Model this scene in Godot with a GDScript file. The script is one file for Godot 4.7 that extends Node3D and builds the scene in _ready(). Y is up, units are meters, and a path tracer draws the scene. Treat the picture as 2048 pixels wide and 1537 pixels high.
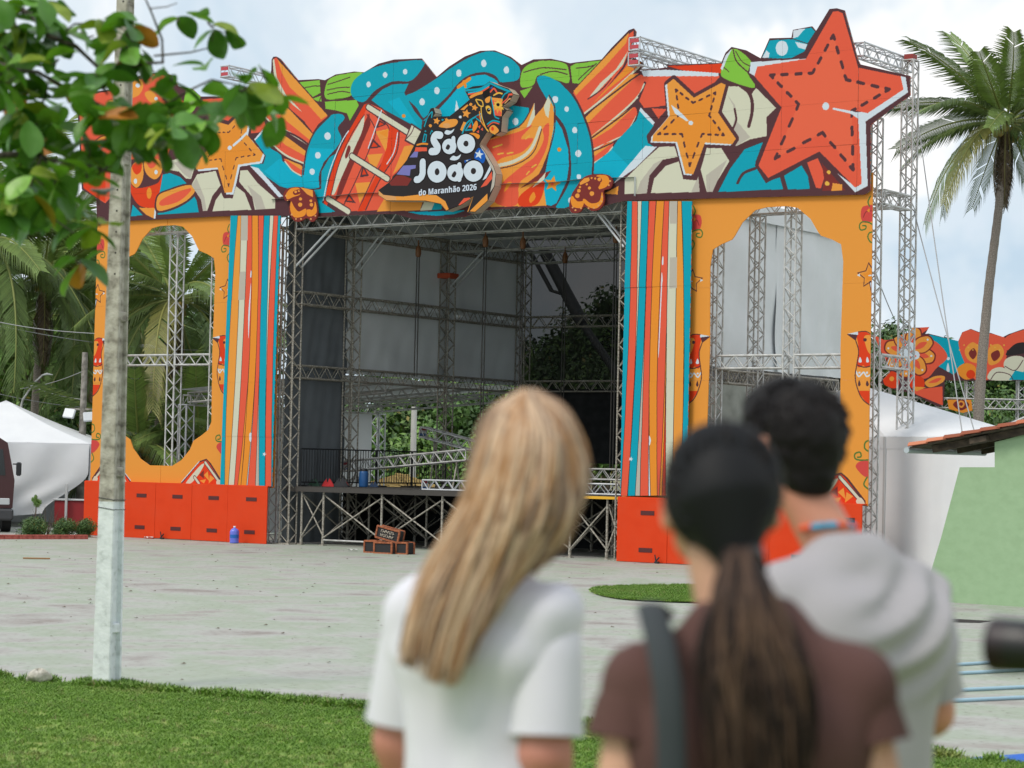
extends Node3D
# A festival stage portal across a plaza, three people watching it from a lawn. Units are metres, y up.
# The portal is turned 35 degrees; spot(u, v, w) is a point u to the right along it, v up and w behind it.

const TURN := -0.610865
const ORIGIN := Vector3(-6.774, 0.0, -65.591)
var paints := {}
var names := {}
var rng := RandomNumberGenerator.new()
var grain := FastNoiseLite.new()


class Shape:
	var v := PackedVector3Array()
	var n := PackedVector3Array()
	var t := PackedVector2Array()
	var c := PackedColorArray()
	var i := PackedInt32Array()
	var tint := Color.WHITE
	var tinted := false

	func vert(p: Vector3, nn: Vector3, uv := Vector2.ZERO) -> int:
		v.append(p); n.append(nn); t.append(uv); c.append(tint)
		return v.size() - 1

	func face(a: int, b: int, d: int) -> void:
		# wound clockwise as seen from the side that the normals point to
		if (v[b] - v[a]).cross(v[d] - v[a]).dot(n[a] + n[b] + n[d]) > 0.0:
			i.append(a); i.append(d); i.append(b)
		else:
			i.append(a); i.append(b); i.append(d)

	func tri(a: Vector3, b: Vector3, d: Vector3, nn := Vector3.ZERO) -> void:
		if nn == Vector3.ZERO:
			nn = (d - a).cross(b - a).normalized()
		face(vert(a, nn), vert(b, nn), vert(d, nn))

	func quad(a: Vector3, b: Vector3, d: Vector3, e: Vector3, nn := Vector3.ZERO) -> void:
		if nn == Vector3.ZERO:
			nn = (d - a).cross(b - a).normalized()
		var p := vert(a, nn, Vector2(0, 1))
		vert(b, nn, Vector2(1, 1)); vert(d, nn, Vector2(1, 0)); vert(e, nn, Vector2(0, 0))
		face(p, p + 1, p + 2)
		face(p, p + 2, p + 3)

	func bar(a: Vector3, b: Vector3, r: float, r2 := -1.0, sides := 5, cap := false) -> void:
		if r2 < 0.0:
			r2 = r
		var d := (b - a).normalized()
		var x := d.cross(Vector3.UP if absf(d.y) < 0.9 else Vector3.RIGHT).normalized()
		var y := d.cross(x)
		var first := v.size()
		for k in sides:
			var q := TAU * k / sides
			var o := x * cos(q) + y * sin(q)
			vert(a + o * r, o, Vector2(float(k) / sides, 0)); vert(b + o * r2, o, Vector2(float(k) / sides, 1))
		for k in sides:
			var p := first + 2 * k
			var q := first + 2 * ((k + 1) % sides)
			face(p, q, q + 1); face(p, q + 1, p + 1)
		if cap:
			for e in 2:
				var nn := d if e else -d
				var m := vert(b if e else a, nn)
				for k in sides:
					vert(v[first + 2 * k + e], nn)
				for k in sides:
					face(m, m + 1 + k, m + 1 + (k + 1) % sides)

	func tube(path: Array, radii: Array, sides := 6, squash := 1.0) -> void:
		var first := v.size()
		var x := Vector3.ZERO
		for k in path.size():
			var d: Vector3 = (path[mini(k + 1, path.size() - 1)] - path[maxi(k - 1, 0)]).normalized()
			if k == 0:
				x = d.cross(Vector3.UP if absf(d.y) < 0.9 else Vector3.RIGHT).normalized()
			else:
				x = (x - d * d.dot(x)).normalized()
			var y := d.cross(x)
			for s in sides:
				var q := TAU * s / sides
				var o := x * cos(q) + y * sin(q) * squash
				vert(path[k] + o * radii[k], (x * cos(q) * squash + y * sin(q)).normalized(), Vector2(float(s) / sides, float(k) / path.size()))
		for k in path.size() - 1:
			for s in sides:
				var p := first + k * sides + s
				var q := first + k * sides + (s + 1) % sides
				face(p, q, q + sides); face(p, q + sides, p + sides)
		for e in 2:
			var at0 := first + (path.size() - 1) * sides * e
			var nn: Vector3 = (path[-1] - path[-2]).normalized() if e else (path[0] - path[1]).normalized()
			var m := vert(path[-1] if e else path[0], nn)
			for s in sides:
				vert(v[at0 + s], nn)
			for s in sides:
				face(m, m + 1 + s, m + 1 + (s + 1) % sides)

	func box(o: Vector3, size: Vector3, turned := Basis(), bevel := 0.0) -> void:
		# o is the middle; with a bevel, the twelve edges are cut off
		var h := size / 2.0
		var q := minf(bevel, minf(h.x, minf(h.y, h.z)) * 0.6)
		for ax in 3:
			for s in [-1.0, 1.0]:
				var e := Vector3.ZERO; e[ax] = s
				var a1 := (ax + 1) % 3
				var a2 := (ax + 2) % 3
				var p := []
				for k in [[-1, -1], [1, -1], [1, 1], [-1, 1]]:
					var w := Vector3.ZERO
					w[ax] = s * h[ax]; w[a1] = k[0] * (h[a1] - q); w[a2] = k[1] * (h[a2] - q)
					p.append(o + turned * w)
				quad(p[0], p[1], p[2], p[3], turned * e)
		if q > 0.0:
			for ax in 3:
				var a1 := (ax + 1) % 3
				var a2 := (ax + 2) % 3
				for s1 in [-1.0, 1.0]:
					for s2 in [-1.0, 1.0]:
						var p := []
						for k in [[-1, 0], [1, 0], [1, 1], [-1, 1]]:
							var w := Vector3.ZERO
							w[ax] = k[0] * (h[ax] - q)
							w[a1] = s1 * (h[a1] - (q if k[1] else 0.0)); w[a2] = s2 * (h[a2] - (0.0 if k[1] else q))
							p.append(o + turned * w)
						var e := Vector3.ZERO; e[a1] = s1; e[a2] = s2
						quad(p[0], p[1], p[2], p[3], turned * e.normalized())

	func board(outline: PackedVector2Array, z: float, thick: float, frame := Rect2(), bow := 0.0) -> void:
		# an outline in x, y pulled from z back to z - thick; frame maps x, y to the print
		var idx := Geometry2D.triangulate_polygon(outline)
		for side in 2:
			var first := v.size()
			var nn := Vector3(0, 0, 1 if side == 0 else -1)
			for p in outline:
				var uv := Vector2((p.x - frame.position.x) / frame.size.x, 1.0 - (p.y - frame.position.y) / frame.size.y) if frame.size.x > 0.0 else p
				vert(Vector3(p.x, p.y, z - thick * side), nn, uv)
			for k in range(0, idx.size(), 3):
				face(first + idx[k], first + idx[k + 1], first + idx[k + 2])
		var clockwise := Geometry2D.is_polygon_clockwise(outline)
		for k in outline.size():
			var a := outline[k]
			var b := outline[(k + 1) % outline.size()]
			var d := (b - a).normalized()
			var nn := Vector3(d.y, -d.x, 0) * (-1.0 if clockwise else 1.0)
			quad(Vector3(a.x, a.y, z), Vector3(b.x, b.y, z), Vector3(b.x, b.y, z - thick), Vector3(a.x, a.y, z - thick), nn)

	func lathe(o: Vector3, profile: Array, sides := 20) -> void:
		# profile: Vector2(radius, height) from bottom to top
		var first := v.size()
		for k in profile.size():
			var d: Vector2 = (profile[mini(k + 1, profile.size() - 1)] - profile[maxi(k - 1, 0)]).normalized()
			for s in sides:
				var q := TAU * s / sides
				var out := Vector3(cos(q), 0, sin(q))
				vert(o + out * profile[k].x + Vector3.UP * profile[k].y, (out * d.y - Vector3.UP * d.x).normalized(), Vector2(float(s) / sides, profile[k].y))
		for k in profile.size() - 1:
			for s in sides:
				var p := first + k * sides + s
				var q := first + k * sides + (s + 1) % sides
				face(p, q, q + sides); face(p, q + sides, p + sides)

	func sheet(across: int, down: int, place: Callable) -> void:
		# a surface of place(s, t), both 0 to 1, with smooth normals
		var first := v.size()
		for b in down + 1:
			for a in across + 1:
				var s := float(a) / across
				var q := float(b) / down
				var p: Vector3 = place.call(s, q)
				var dx: Vector3 = place.call(s + 0.004, q) - place.call(s - 0.004, q)
				var dy: Vector3 = place.call(s, q + 0.004) - place.call(s, q - 0.004)
				vert(p, dy.cross(dx).normalized(), Vector2(s, q))
		for b in down:
			for a in across:
				var p := first + b * (across + 1) + a
				face(p, p + 1, p + across + 2); face(p, p + across + 2, p + across + 1)

	func truss(a: Vector3, b: Vector3, size: float, up: Vector3, r := 0.026, step := 0.0) -> void:
		# a square lattice girder: four chords, zigzag braces on the four sides, a frame at each end
		var d := (b - a).normalized()
		var x := d.cross(up).normalized() * size / 2.0
		var y := x.cross(d).normalized() * size / 2.0
		var corners := [x + y, -x + y, -x - y, x - y]
		var length := a.distance_to(b)
		var count := maxi(2, roundi(length / (step if step > 0.0 else size * 0.85)))
		for k in 4:
			var p: Vector3 = corners[k]
			var q: Vector3 = corners[(k + 1) % 4]
			bar(a + p, b + p, r, r, 5)
			bar(a + p, a + q, r * 0.8, -1.0, 4); bar(b + p, b + q, r * 0.8, -1.0, 4)
			for m in count:
				var s0 := a + d * length * m / count
				var s1 := a + d * length * (m + 1) / count
				if (m + k) % 2 == 0:
					bar(s0 + p, s1 + q, r * 0.62, -1.0, 4)
				else:
					bar(s0 + q, s1 + p, r * 0.62, -1.0, 4)

	func mesh() -> ArrayMesh:
		var arrays := []
		arrays.resize(Mesh.ARRAY_MAX)
		arrays[Mesh.ARRAY_VERTEX] = v
		arrays[Mesh.ARRAY_NORMAL] = n
		arrays[Mesh.ARRAY_TEX_UV] = t
		if tinted:
			arrays[Mesh.ARRAY_COLOR] = c
		arrays[Mesh.ARRAY_INDEX] = i
		var m := ArrayMesh.new()
		m.add_surface_from_arrays(Mesh.PRIMITIVE_TRIANGLES, arrays)
		return m


func spot(u: float, v: float, w: float) -> Vector3:
	return ORIGIN + Vector3(u, v, -w).rotated(Vector3.UP, TURN)


func numbered(called: String) -> String:
	names[called] = names.get(called, -1) + 1
	return called if names[called] == 0 else "%s_%03d" % [called, names[called]]


func tag(o: Node3D, label: String, category: String, group := "") -> Node3D:
	o.set_meta("label", label)
	o.set_meta("category", category)
	if group:
		o.set_meta("group", group)
	return o


func thing(called: String, label: String, category: String, where: Vector3, turn := 0.0, group := "") -> Node3D:
	var o := Node3D.new()
	o.name = numbered(called)
	add_child(o)
	o.position = where
	o.rotation.y = turn
	return tag(o, label, category, group)


# a thing of the stage: its own axes run along the portal, up and towards the audience; (u, w) is where it stands
func stage_thing(called: String, label: String, category: String, u: float, w: float, group := "") -> Node3D:
	return thing(called, label, category, spot(u, 0, w), TURN, group)


func part(called: String, s: Variant, m: Material, parent: Node) -> MeshInstance3D:
	var o := MeshInstance3D.new()
	o.name = numbered(called) if parent == self else called
	o.mesh = s.mesh() if s is Shape else s
	o.material_override = m
	o.cast_shadow = GeometryInstance3D.SHADOW_CASTING_SETTING_ON
	parent.add_child(o, true)
	return o


func setting(called: String, s: Shape, m: Material, kind := "structure") -> MeshInstance3D:
	var o := part(called, s, m, self)
	o.set_meta("kind", kind)
	return o


func paint(called: String, color: Color, rough := 0.8, metal := 0.0) -> StandardMaterial3D:
	if not paints.has(called):
		var m := StandardMaterial3D.new()
		m.resource_name = called
		m.albedo_color = color
		m.roughness = rough
		m.metallic = metal
		paints[called] = m
	return paints[called]


func noise_picture(size: int, freq: float, colors: Array, octaves := 5, warp := 0.0, seed_ := 1) -> ImageTexture:
	# fractal noise that tiles, coloured along a ramp of [place, colour]
	var f := FastNoiseLite.new()
	f.seed = seed_
	f.frequency = freq
	f.fractal_octaves = octaves
	f.noise_type = FastNoiseLite.TYPE_SIMPLEX_SMOOTH
	if warp > 0.0:
		f.domain_warp_enabled = true
		f.domain_warp_amplitude = warp
		f.domain_warp_frequency = freq * 2.0
	var grey := f.get_seamless_image(size, size)
	grey.convert(Image.FORMAT_L8)
	var g := grey.get_data()
	var lut := []
	for k in 256:
		var at0 := k / 255.0
		var col: Color = colors[-1][1]
		for j in colors.size() - 1:
			if at0 <= colors[j + 1][0]:
				col = (colors[j][1] as Color).lerp(colors[j + 1][1], clampf((at0 - colors[j][0]) / maxf(0.001, colors[j + 1][0] - colors[j][0]), 0.0, 1.0))
				break
		lut.append([roundi(col.r * 255), roundi(col.g * 255), roundi(col.b * 255)])
	var out := PackedByteArray()
	out.resize(g.size() * 3)
	for k in g.size():
		var l: Array = lut[g[k]]
		out[k * 3] = l[0]; out[k * 3 + 1] = l[1]; out[k * 3 + 2] = l[2]
	return ImageTexture.create_from_image(Image.create_from_data(size, size, false, Image.FORMAT_RGB8, out))


func worn(called: String, colors: Array, metres: float, rough := 0.85, freq := 0.012, octaves := 6, seed_ := 1, size := 512, world := true) -> StandardMaterial3D:
	# a surface whose colour wanders along a ramp; one tile of the pattern is so many metres
	if not paints.has(called):
		var m := paint(called, Color.WHITE, rough)
		m.albedo_texture = noise_picture(size, freq, colors, octaves, 18.0, seed_)
		m.uv1_triplanar = true
		m.uv1_world_triplanar = world
		m.uv1_scale = Vector3.ONE / metres
	return paints[called]


# ---- flat print: shapes given in centimetres are filled row by row into a picture
const INK := [Color8(79, 49, 54), Color8(212, 86, 62), Color8(206, 60, 26), Color8(216, 143, 60), Color8(216, 134, 44), Color8(4, 149, 171), Color8(4, 162, 190), Color8(121, 180, 62), Color8(195, 196, 176), Color8(195, 207, 218), Color8(173, 168, 157), Color8(42, 38, 40), Color8(113, 113, 175), Color8(116, 45, 42), Color8(14, 83, 170), Color8(213, 168, 69), Color8(204, 149, 93), Color8(22, 18, 20), Color8(76, 111, 53), Color8(194, 69, 65), Color8(216, 96, 68), Color8(214, 134, 46)]


func smooth(pts: PackedVector2Array, closed: bool) -> PackedVector2Array:
	var out := PackedVector2Array()
	var m := pts.size()
	for k in (m if closed else m - 1):
		var p0 := pts[(k - 1 + m) % m] if closed or k > 0 else pts[0]
		var p1 := pts[k]
		var p2 := pts[(k + 1) % m]
		var p3 := pts[(k + 2) % m] if closed or k + 2 < m else pts[m - 1]
		for j in 6:
			out.append(p1.cubic_interpolate(p2, p0, p3, j / 6.0))
	if not closed:
		out.append(pts[m - 1])
	return out


func fill(im: Image, pts: PackedVector2Array, col: Color) -> void:
	var lo := 1e9
	var hi := -1e9
	for p in pts:
		lo = minf(lo, p.y); hi = maxf(hi, p.y)
	for y in range(maxi(0, floori(lo)), mini(im.get_height() - 1, ceili(hi)) + 1):
		var cuts := []
		var yc := y + 0.5
		for k in pts.size():
			var a := pts[k]
			var b := pts[(k + 1) % pts.size()]
			if (a.y <= yc) != (b.y <= yc):
				cuts.append(a.x + (b.x - a.x) * (yc - a.y) / (b.y - a.y))
		cuts.sort()
		for k in range(0, cuts.size() - 1, 2):
			var x0 := roundi(cuts[k])
			var x1 := roundi(cuts[k + 1])
			if x1 > x0:
				im.fill_rect(Rect2i(x0, y, x1 - x0, 1), col)


func stroke(im: Image, pts: PackedVector2Array, width: float, col: Color) -> void:
	var r := width / 2.0
	for k in pts.size():
		var ring := PackedVector2Array()
		for j in 10:
			ring.append(pts[k] + Vector2.from_angle(TAU * j / 10.0) * r)
		fill(im, ring, col)
		if k + 1 < pts.size():
			var o := (pts[k + 1] - pts[k]).orthogonal().normalized() * r
			fill(im, PackedVector2Array([pts[k] + o, pts[k + 1] + o, pts[k + 1] - o, pts[k] - o]), col)


func points(flat: Array) -> PackedVector2Array:
	var out := PackedVector2Array()
	for k in range(0, flat.size(), 2):
		out.append(Vector2(flat[k], flat[k + 1]) / 100.0)
	return out


func printed(called: String, items: Array, frame: Rect2, wide: int, ground: Color, sheen := 0.55) -> StandardMaterial3D:
	var k := wide / frame.size.x
	var im := Image.create_empty(wide, ceili(frame.size.y * k), false, Image.FORMAT_RGB8)
	im.fill(ground)
	for it in items:
		var pts := points(it[3])
		for j in pts.size():
			pts[j] = Vector2(pts[j].x - frame.position.x, frame.end.y - pts[j].y) * k
		if it[0] == 1 or it[0] == 3:
			pts = smooth(pts, it[0] == 1)
		var col: Color = INK[it[1]]
		if it[0] == 4:                                    # a stripe with a thin dark line round it
			fill(im, pts, col)
			stroke(im, pts, it[2] / 100.0 * k, INK[11])
		elif it[0] >= 2:
			stroke(im, pts, maxf(1.6, it[2] / 100.0 * k), col)
		else:
			fill(im, pts, col)
	var m := paint(called, Color.WHITE, sheen)
	m.albedo_texture = ImageTexture.create_from_image(im)
	m.texture_repeat = false
	m.metallic_specular = 0.25
	return m



func _ready() -> void:
	rng.seed = 20260
	grain.seed = 7
	grain.frequency = 0.5
	camera_and_light()
	build_ground()
	build_portal()
	build_stage()
	build_surroundings()
	build_vegetation()
	build_small_things()
	build_near_tree()
	build_people()


func camera_and_light() -> void:
	var cam := Camera3D.new()
	cam.name = "camera"
	add_child(cam)
	cam.position = Vector3(0, 2.4, 0)
	cam.rotation = Vector3(162.0 / 4600.0, 0, 0.0215)
	cam.near = 0.2
	cam.far = 2000.0
	var lens := CameraAttributesPhysical.new()
	lens.frustum_focal_length = 71.83
	lens.frustum_focus_distance = 62.0
	lens.exposure_aperture = 3.5
	lens.frustum_near = 0.2
	lens.frustum_far = 2000.0
	cam.attributes = lens
	cam.fov = 18.969
	cam.current = true

	var sky := PanoramaSkyMaterial.new()
	sky.panorama = sky_picture()
	var e := Environment.new()
	e.background_mode = Environment.BG_SKY
	e.sky = Sky.new()
	e.sky.sky_material = sky
	e.background_energy_multiplier = 1.0
	e.tonemap_mode = Environment.TONE_MAPPER_LINEAR
	e.tonemap_exposure = 1.34
	e.sdfgi_enabled = true
	e.ssao_enabled = true
	e.ssil_enabled = true
	var around := WorldEnvironment.new()
	around.name = "air"
	around.environment = e
	add_child(around)

	var sun := DirectionalLight3D.new()
	sun.name = "sun"
	sun.light_energy = 0.5
	sun.light_angular_distance = 18.0
	sun.light_color = Color(1.0, 0.965, 0.92)
	sun.shadow_enabled = true
	add_child(sun)
	sun.look_at_from_position(Vector3(-0.5, 0.8, 0.4) * 50.0, Vector3.ZERO)


func sky_picture() -> ImageTexture:
	# broken cloud: banks of pale cloud over thin blue; the same all round
	var wide := 3072
	var high := 1536
	var f := FastNoiseLite.new()
	f.seed = 41
	f.noise_type = FastNoiseLite.TYPE_SIMPLEX_SMOOTH
	f.frequency = 0.0042
	f.fractal_octaves = 6
	f.fractal_gain = 0.56
	f.domain_warp_enabled = true
	f.domain_warp_amplitude = 60.0
	f.domain_warp_frequency = 0.004
	var a := f.get_seamless_image(wide, high, false, false, 0.1)
	a.convert(Image.FORMAT_L8)
	f.seed = 42
	f.frequency = 0.0016
	f.fractal_octaves = 3
	var b := f.get_seamless_image(wide, high, false, false, 0.1)
	b.convert(Image.FORMAT_L8)
	var ga := a.get_data()
	var gb := b.get_data()
	var blue := Color8(160, 184, 203)
	var pale := Color8(194, 206, 216)
	var white := Color8(235, 234, 233)
	var lut := PackedByteArray()
	for k in 256:
		var s := (k / 255.0 - 0.5) * 2.6 + 0.6
		var col := blue.lerp(pale, smoothstep(0.1, 0.42, s)).lerp(white, smoothstep(0.42, 0.78, s))
		lut.append(roundi(col.r * 255)); lut.append(roundi(col.g * 255)); lut.append(roundi(col.b * 255))
	var out := PackedByteArray()
	out.resize(wide * high * 3)
	var at0 := 0
	for k in ga.size():
		var m := clampi((ga[k] * 3 + gb[k] * 2) / 5, 0, 255) * 3
		out[at0] = lut[m]; out[at0 + 1] = lut[m + 1]; out[at0 + 2] = lut[m + 2]
		at0 += 3
	return ImageTexture.create_from_image(Image.create_from_data(wide, high, false, Image.FORMAT_RGB8, out))


# how high the lawn lies: flush with the plaza at its edge, a low bank towards the people; d is the distance from the edge
func bank(d: float) -> float:
	return 0.02 + 0.83 * smoothstep(6.5, 16.0, d)


const EDGE_AT := Vector3(-1.15, 0, -22.2)
const EDGE_ALONG := Vector3(0.8737, 0, 0.4864)
const EDGE_OUT := Vector3(-0.4864, 0, 0.8737)


func lawn_at(along: float, d: float) -> Vector3:
	return EDGE_AT + EDGE_ALONG * along + EDGE_OUT * d + Vector3.UP * bank(d)


func lawn_height(x: float, z: float) -> float:
	return bank((Vector3(x, 0, z) - EDGE_AT).dot(EDGE_OUT))


func build_ground() -> void:
	var s := Shape.new()
	s.quad(Vector3(-900, -0.03, 60), Vector3(900, -0.03, 60), Vector3(900, -0.03, -1500), Vector3(-900, -0.03, -1500), Vector3.UP)
	setting("ground", s, worn("earth", [[0.2, Color8(92, 96, 60)], [0.5, Color8(120, 112, 78)], [0.8, Color8(86, 98, 54)]], 20.0))
	# the plaza: painted concrete, the pale green paint worn away in patches
	s = Shape.new()
	s.quad(Vector3(-60, 0, -10), Vector3(60, 0, -10), Vector3(60, 0, -86), Vector3(-60, 0, -86), Vector3.UP)
	var m := worn("worn green concrete", [[0.08, Color8(140, 134, 129)], [0.22, Color8(158, 156, 152)], [0.4, Color8(168, 170, 165)], [0.5, Color8(160, 168, 156)], [0.62, Color8(153, 163, 147)], [0.76, Color8(165, 168, 161)], [0.92, Color8(152, 148, 143)]], 26.0, 0.85, 0.009, 5, 5, 1024)
	m.detail_enabled = true
	m.detail_blend_mode = BaseMaterial3D.BLEND_MODE_MUL
	m.detail_uv_layer = BaseMaterial3D.DETAIL_UV_2
	m.detail_albedo = noise_picture(1024, 0.05, [[0.1, Color8(176, 172, 168)], [0.2, Color8(240, 239, 237)], [0.5, Color8(250, 250, 250)], [0.8, Color8(255, 255, 255)]], 6, 8.0, 11)
	m.uv2_triplanar = true
	m.uv2_world_triplanar = true
	m.uv2_scale = Vector3.ONE / 7.3
	setting("plaza", s, m)
	# lawn
	s = Shape.new()
	s.sheet(40, 48, func(a: float, b: float): return lawn_at((a - 0.5) * 70.0, b * 34.0))
	setting("lawn", s, worn("soil under grass", [[0.25, Color8(100, 124, 48)], [0.5, Color8(114, 146, 54)], [0.75, Color8(140, 150, 76)]], 3.0))
	# kerb between lawn and plaza, sunk flush, its dark edge showing where the grass stands back
	s = Shape.new()
	var b := Basis(EDGE_ALONG, Vector3.UP, -EDGE_OUT)
	for k in 30:
		s.box(EDGE_AT + EDGE_ALONG * (k - 15.0) * 1.0 - EDGE_OUT * 0.05 + Vector3.UP * -0.045, Vector3(0.985, 0.1, 0.1), b, 0.008)
	setting("kerb", s, worn("old concrete", [[0.2, Color8(96, 92, 84)], [0.5, Color8(150, 146, 136)], [0.8, Color8(176, 172, 160)]], 2.0, 0.9))
	grass_over("grass", "short green lawn grass in front of the plaza", 62000, func():
		var d := pow(rng.randf(), 1.25) * 9.0
		return [rng.randf_range(-8.0, 13.0), d])
	grass_over("grass", "short lawn grass on the bank under the people", 16000, func(): return [rng.randf_range(-8.0, 16.0), rng.randf_range(9.0, 24.0)])
	# longer, uneven grass along the edge and round the pole's foot
	var edge := []
	for k in 3400:
		var along := rng.randf_range(-8.0, 6.0)
		if grain.get_noise_1d(along * 3.0) > -0.12:
			edge.append(lawn_at(along, rng.randf_range(-0.14, 0.12) + 0.06 * grain.get_noise_1d(along * 7.0)))
	for k in 260:
		var q := rng.randf() * TAU
		edge.append(Vector3(-4.15, 0.01, -24.02) + Vector3(cos(q), 0, sin(q)) * rng.randf_range(0.14, 0.3))
	grass_at("grass", edge, 2.1)
	# the small lawn further out on the plaza
	var ring := PackedVector2Array([Vector2(1.66, -44.9), Vector2(3.0, -46.6), Vector2(5.2, -47.3), Vector2(8.6, -46.6), Vector2(9.0, -44.0), Vector2(5.0, -41.4), Vector2(2.2, -41.6)])
	s = Shape.new()
	var outline := smooth(ring, true)
	for p in outline:
		s.vert(Vector3(p.x, 0.03, p.y), Vector3.UP)
	var idx := Geometry2D.triangulate_polygon(outline)
	for k in range(0, idx.size(), 3):
		s.face(idx[k], idx[k + 1], idx[k + 2])
	setting("lawn_island", s, paints["soil under grass"])
	var tufts := []
	while tufts.size() < 14000:
		var p := Vector2(rng.randf_range(1.4, 9.2), rng.randf_range(-47.6, -41.2))
		if Geometry2D.is_point_in_polygon(p, outline):
			tufts.append(Vector3(p.x, 0.02, p.y))
	grass_at("grass", tufts, 1.5)
	# dead leaves and grit blown over the plaza
	var fleck := Shape.new()
	fleck.sheet(2, 2, func(a: float, b2: float): return Vector3((a - 0.5) * 0.09, 0.012 + 0.02 * sin(a * 3.1) * b2, (b2 - 0.5) * 0.06))
	var places := []
	for k in 900:
		places.append(Transform3D(Basis(Vector3.UP, rng.randf() * TAU).scaled(Vector3.ONE * (pow(rng.randf(), 2.0) * 0.7 + 0.15)), Vector3(rng.randf_range(-17, 14), 0.003, -rng.randf_range(23.0, 66.0))))
	var o := copies("litter", fleck.mesh(), paint("dead leaf", Color8(86, 74, 58), 0.9), places)
	o.set_meta("kind", "stuff")


func grass_over(called: String, _what: String, count: int, place: Callable) -> void:
	var tufts := []
	for k in count:
		var q: Array = place.call()
		tufts.append(lawn_at(q[0], q[1]))
	grass_at(called, tufts, 1.0)


func grass_at(called: String, tufts: Array, size: float) -> void:
	if not paints.has("tuft"):
		var s := Shape.new()
		s.tinted = true
		for k in 9:
			var q := rng.randf() * TAU
			var o := Vector3(rng.randf_range(-0.03, 0.03), 0, rng.randf_range(-0.03, 0.03))
			var lean := Vector3(cos(q), 0, sin(q)) * rng.randf_range(0.01, 0.035)
			var side := Vector3(-sin(q), 0, cos(q)) * 0.0035
			var h := rng.randf_range(0.016, 0.038)
			s.tint = Color(1, 1, 1).lerp(Color(0.7, 0.75, 0.6), rng.randf())
			var nn := (Vector3.UP * 0.6 + Vector3(cos(q), 0, sin(q)) * 0.5).normalized()
			var tip := o + lean * 1.6 + Vector3.UP * h
			var mid := o + lean * 0.6 + Vector3.UP * h * 0.6
			s.quad(o - side, o + side, mid + side * 0.8, mid - side * 0.8, nn)
			s.tri(mid - side * 0.8, mid + side * 0.8, tip, nn)
		paints["tuft"] = s.mesh()
		var m := paint("grass blade", Color.WHITE, 0.7)
		m.vertex_color_use_as_albedo = true
		m.backlight_enabled = true
		m.backlight = Color(0.35, 0.4, 0.2)
	var places := []
	var tints := PackedColorArray()
	for p in tufts:
		var patch := grain.get_noise_2d(p.x * 1.3, p.z * 1.3) + 0.5 * grain.get_noise_2d(p.x * 5.0 + 90.0, p.z * 5.0)
		var col := Color(0.24, 0.45, 0.06).lerp(Color(0.33, 0.54, 0.1), clampf(0.5 + patch, 0.0, 1.0)).lerp(Color(0.52, 0.48, 0.2), clampf((patch - 0.42) * 2.0, 0.0, 0.6)) * rng.randf_range(0.8, 1.2)
		if rng.randf() < 0.03:
			col = Color(0.46, 0.42, 0.2)
		tints.append(col)
		places.append(Transform3D(Basis(Vector3.UP, rng.randf() * TAU).scaled(Vector3(1.1, rng.randf_range(0.7, 1.35), 1.1) * size), p))
	var o := copies(called, paints["tuft"], paints["grass blade"], places, tints)
	o.set_meta("kind", "stuff")


func copies(called: String, mesh: Mesh, m: Material, places: Array, tints := PackedColorArray(), parent: Node = self) -> MultiMeshInstance3D:
	var mm := MultiMesh.new()
	mm.transform_format = MultiMesh.TRANSFORM_3D
	mm.use_colors = tints.size() > 0
	mm.mesh = mesh
	mm.instance_count = places.size()
	for k in places.size():
		mm.set_instance_transform(k, places[k])
		if tints.size():
			mm.set_instance_color(k, tints[k])
	var o := MultiMeshInstance3D.new()
	o.name = numbered(called) if parent == self else called
	o.multimesh = mm
	o.material_override = m
	parent.add_child(o, true)
	return o



# ---- the portal: a cut-out header over two painted towers
func moved(pts: PackedVector2Array, by: Vector2) -> PackedVector2Array:
	var out := PackedVector2Array()
	for p in pts:
		out.append(p + by)
	return out


func rect(x0: float, y0: float, x1: float, y1: float) -> PackedVector2Array:
	return PackedVector2Array([Vector2(x0, y0), Vector2(x1, y0), Vector2(x1, y1), Vector2(x0, y1)])


func arch_hole() -> PackedVector2Array:
	# the right half as seen, mirrored about its middle
	var q := points(ARCH_OUTLINE)
	var right := PackedVector2Array()
	for p in q:
		if p.x > -4.43:
			right.append(p)
	var out := right.duplicate()
	for k in range(right.size() - 1, -1, -1):
		out.append(Vector2(-8.86 - right[k].x, right[k].y))
	return out


func panels(parent: Node3D, called: String, shapes: Array, xs: Array, ys: Array, z: float, thick: float, frame: Rect2, m: Material, by: Vector2, gap := 0.0015, tilt := 0.005) -> void:
	# cuts a board into the sheets it is made of, each hung a little out of true
	for a in xs.size() - 1:
		for b in ys.size() - 1:
			var cell := rect(xs[a] + gap, ys[b] + gap, xs[a + 1] - gap, ys[b + 1] - gap)
			for outline in shapes:
				for piece in Geometry2D.intersect_polygons(outline, cell):
					if piece.size() < 3 or Geometry2D.is_polygon_clockwise(piece):
						continue
					var mid := Vector2(xs[a] + xs[a + 1], ys[b] + ys[b + 1]) / 2.0
					var s := Shape.new()
					s.board(moved(piece, -mid), 0.0, thick, Rect2(frame.position - mid, frame.size))
					if s.i.size() == 0:
						continue
					var o := part(called, s, m, parent)
					o.position = Vector3(mid.x - by.x, mid.y, z + rng.randf_range(-0.004, 0.004))
					o.rotation = Vector3(rng.randf_range(-1, 1), rng.randf_range(-1, 1), 0) * tilt


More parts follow.
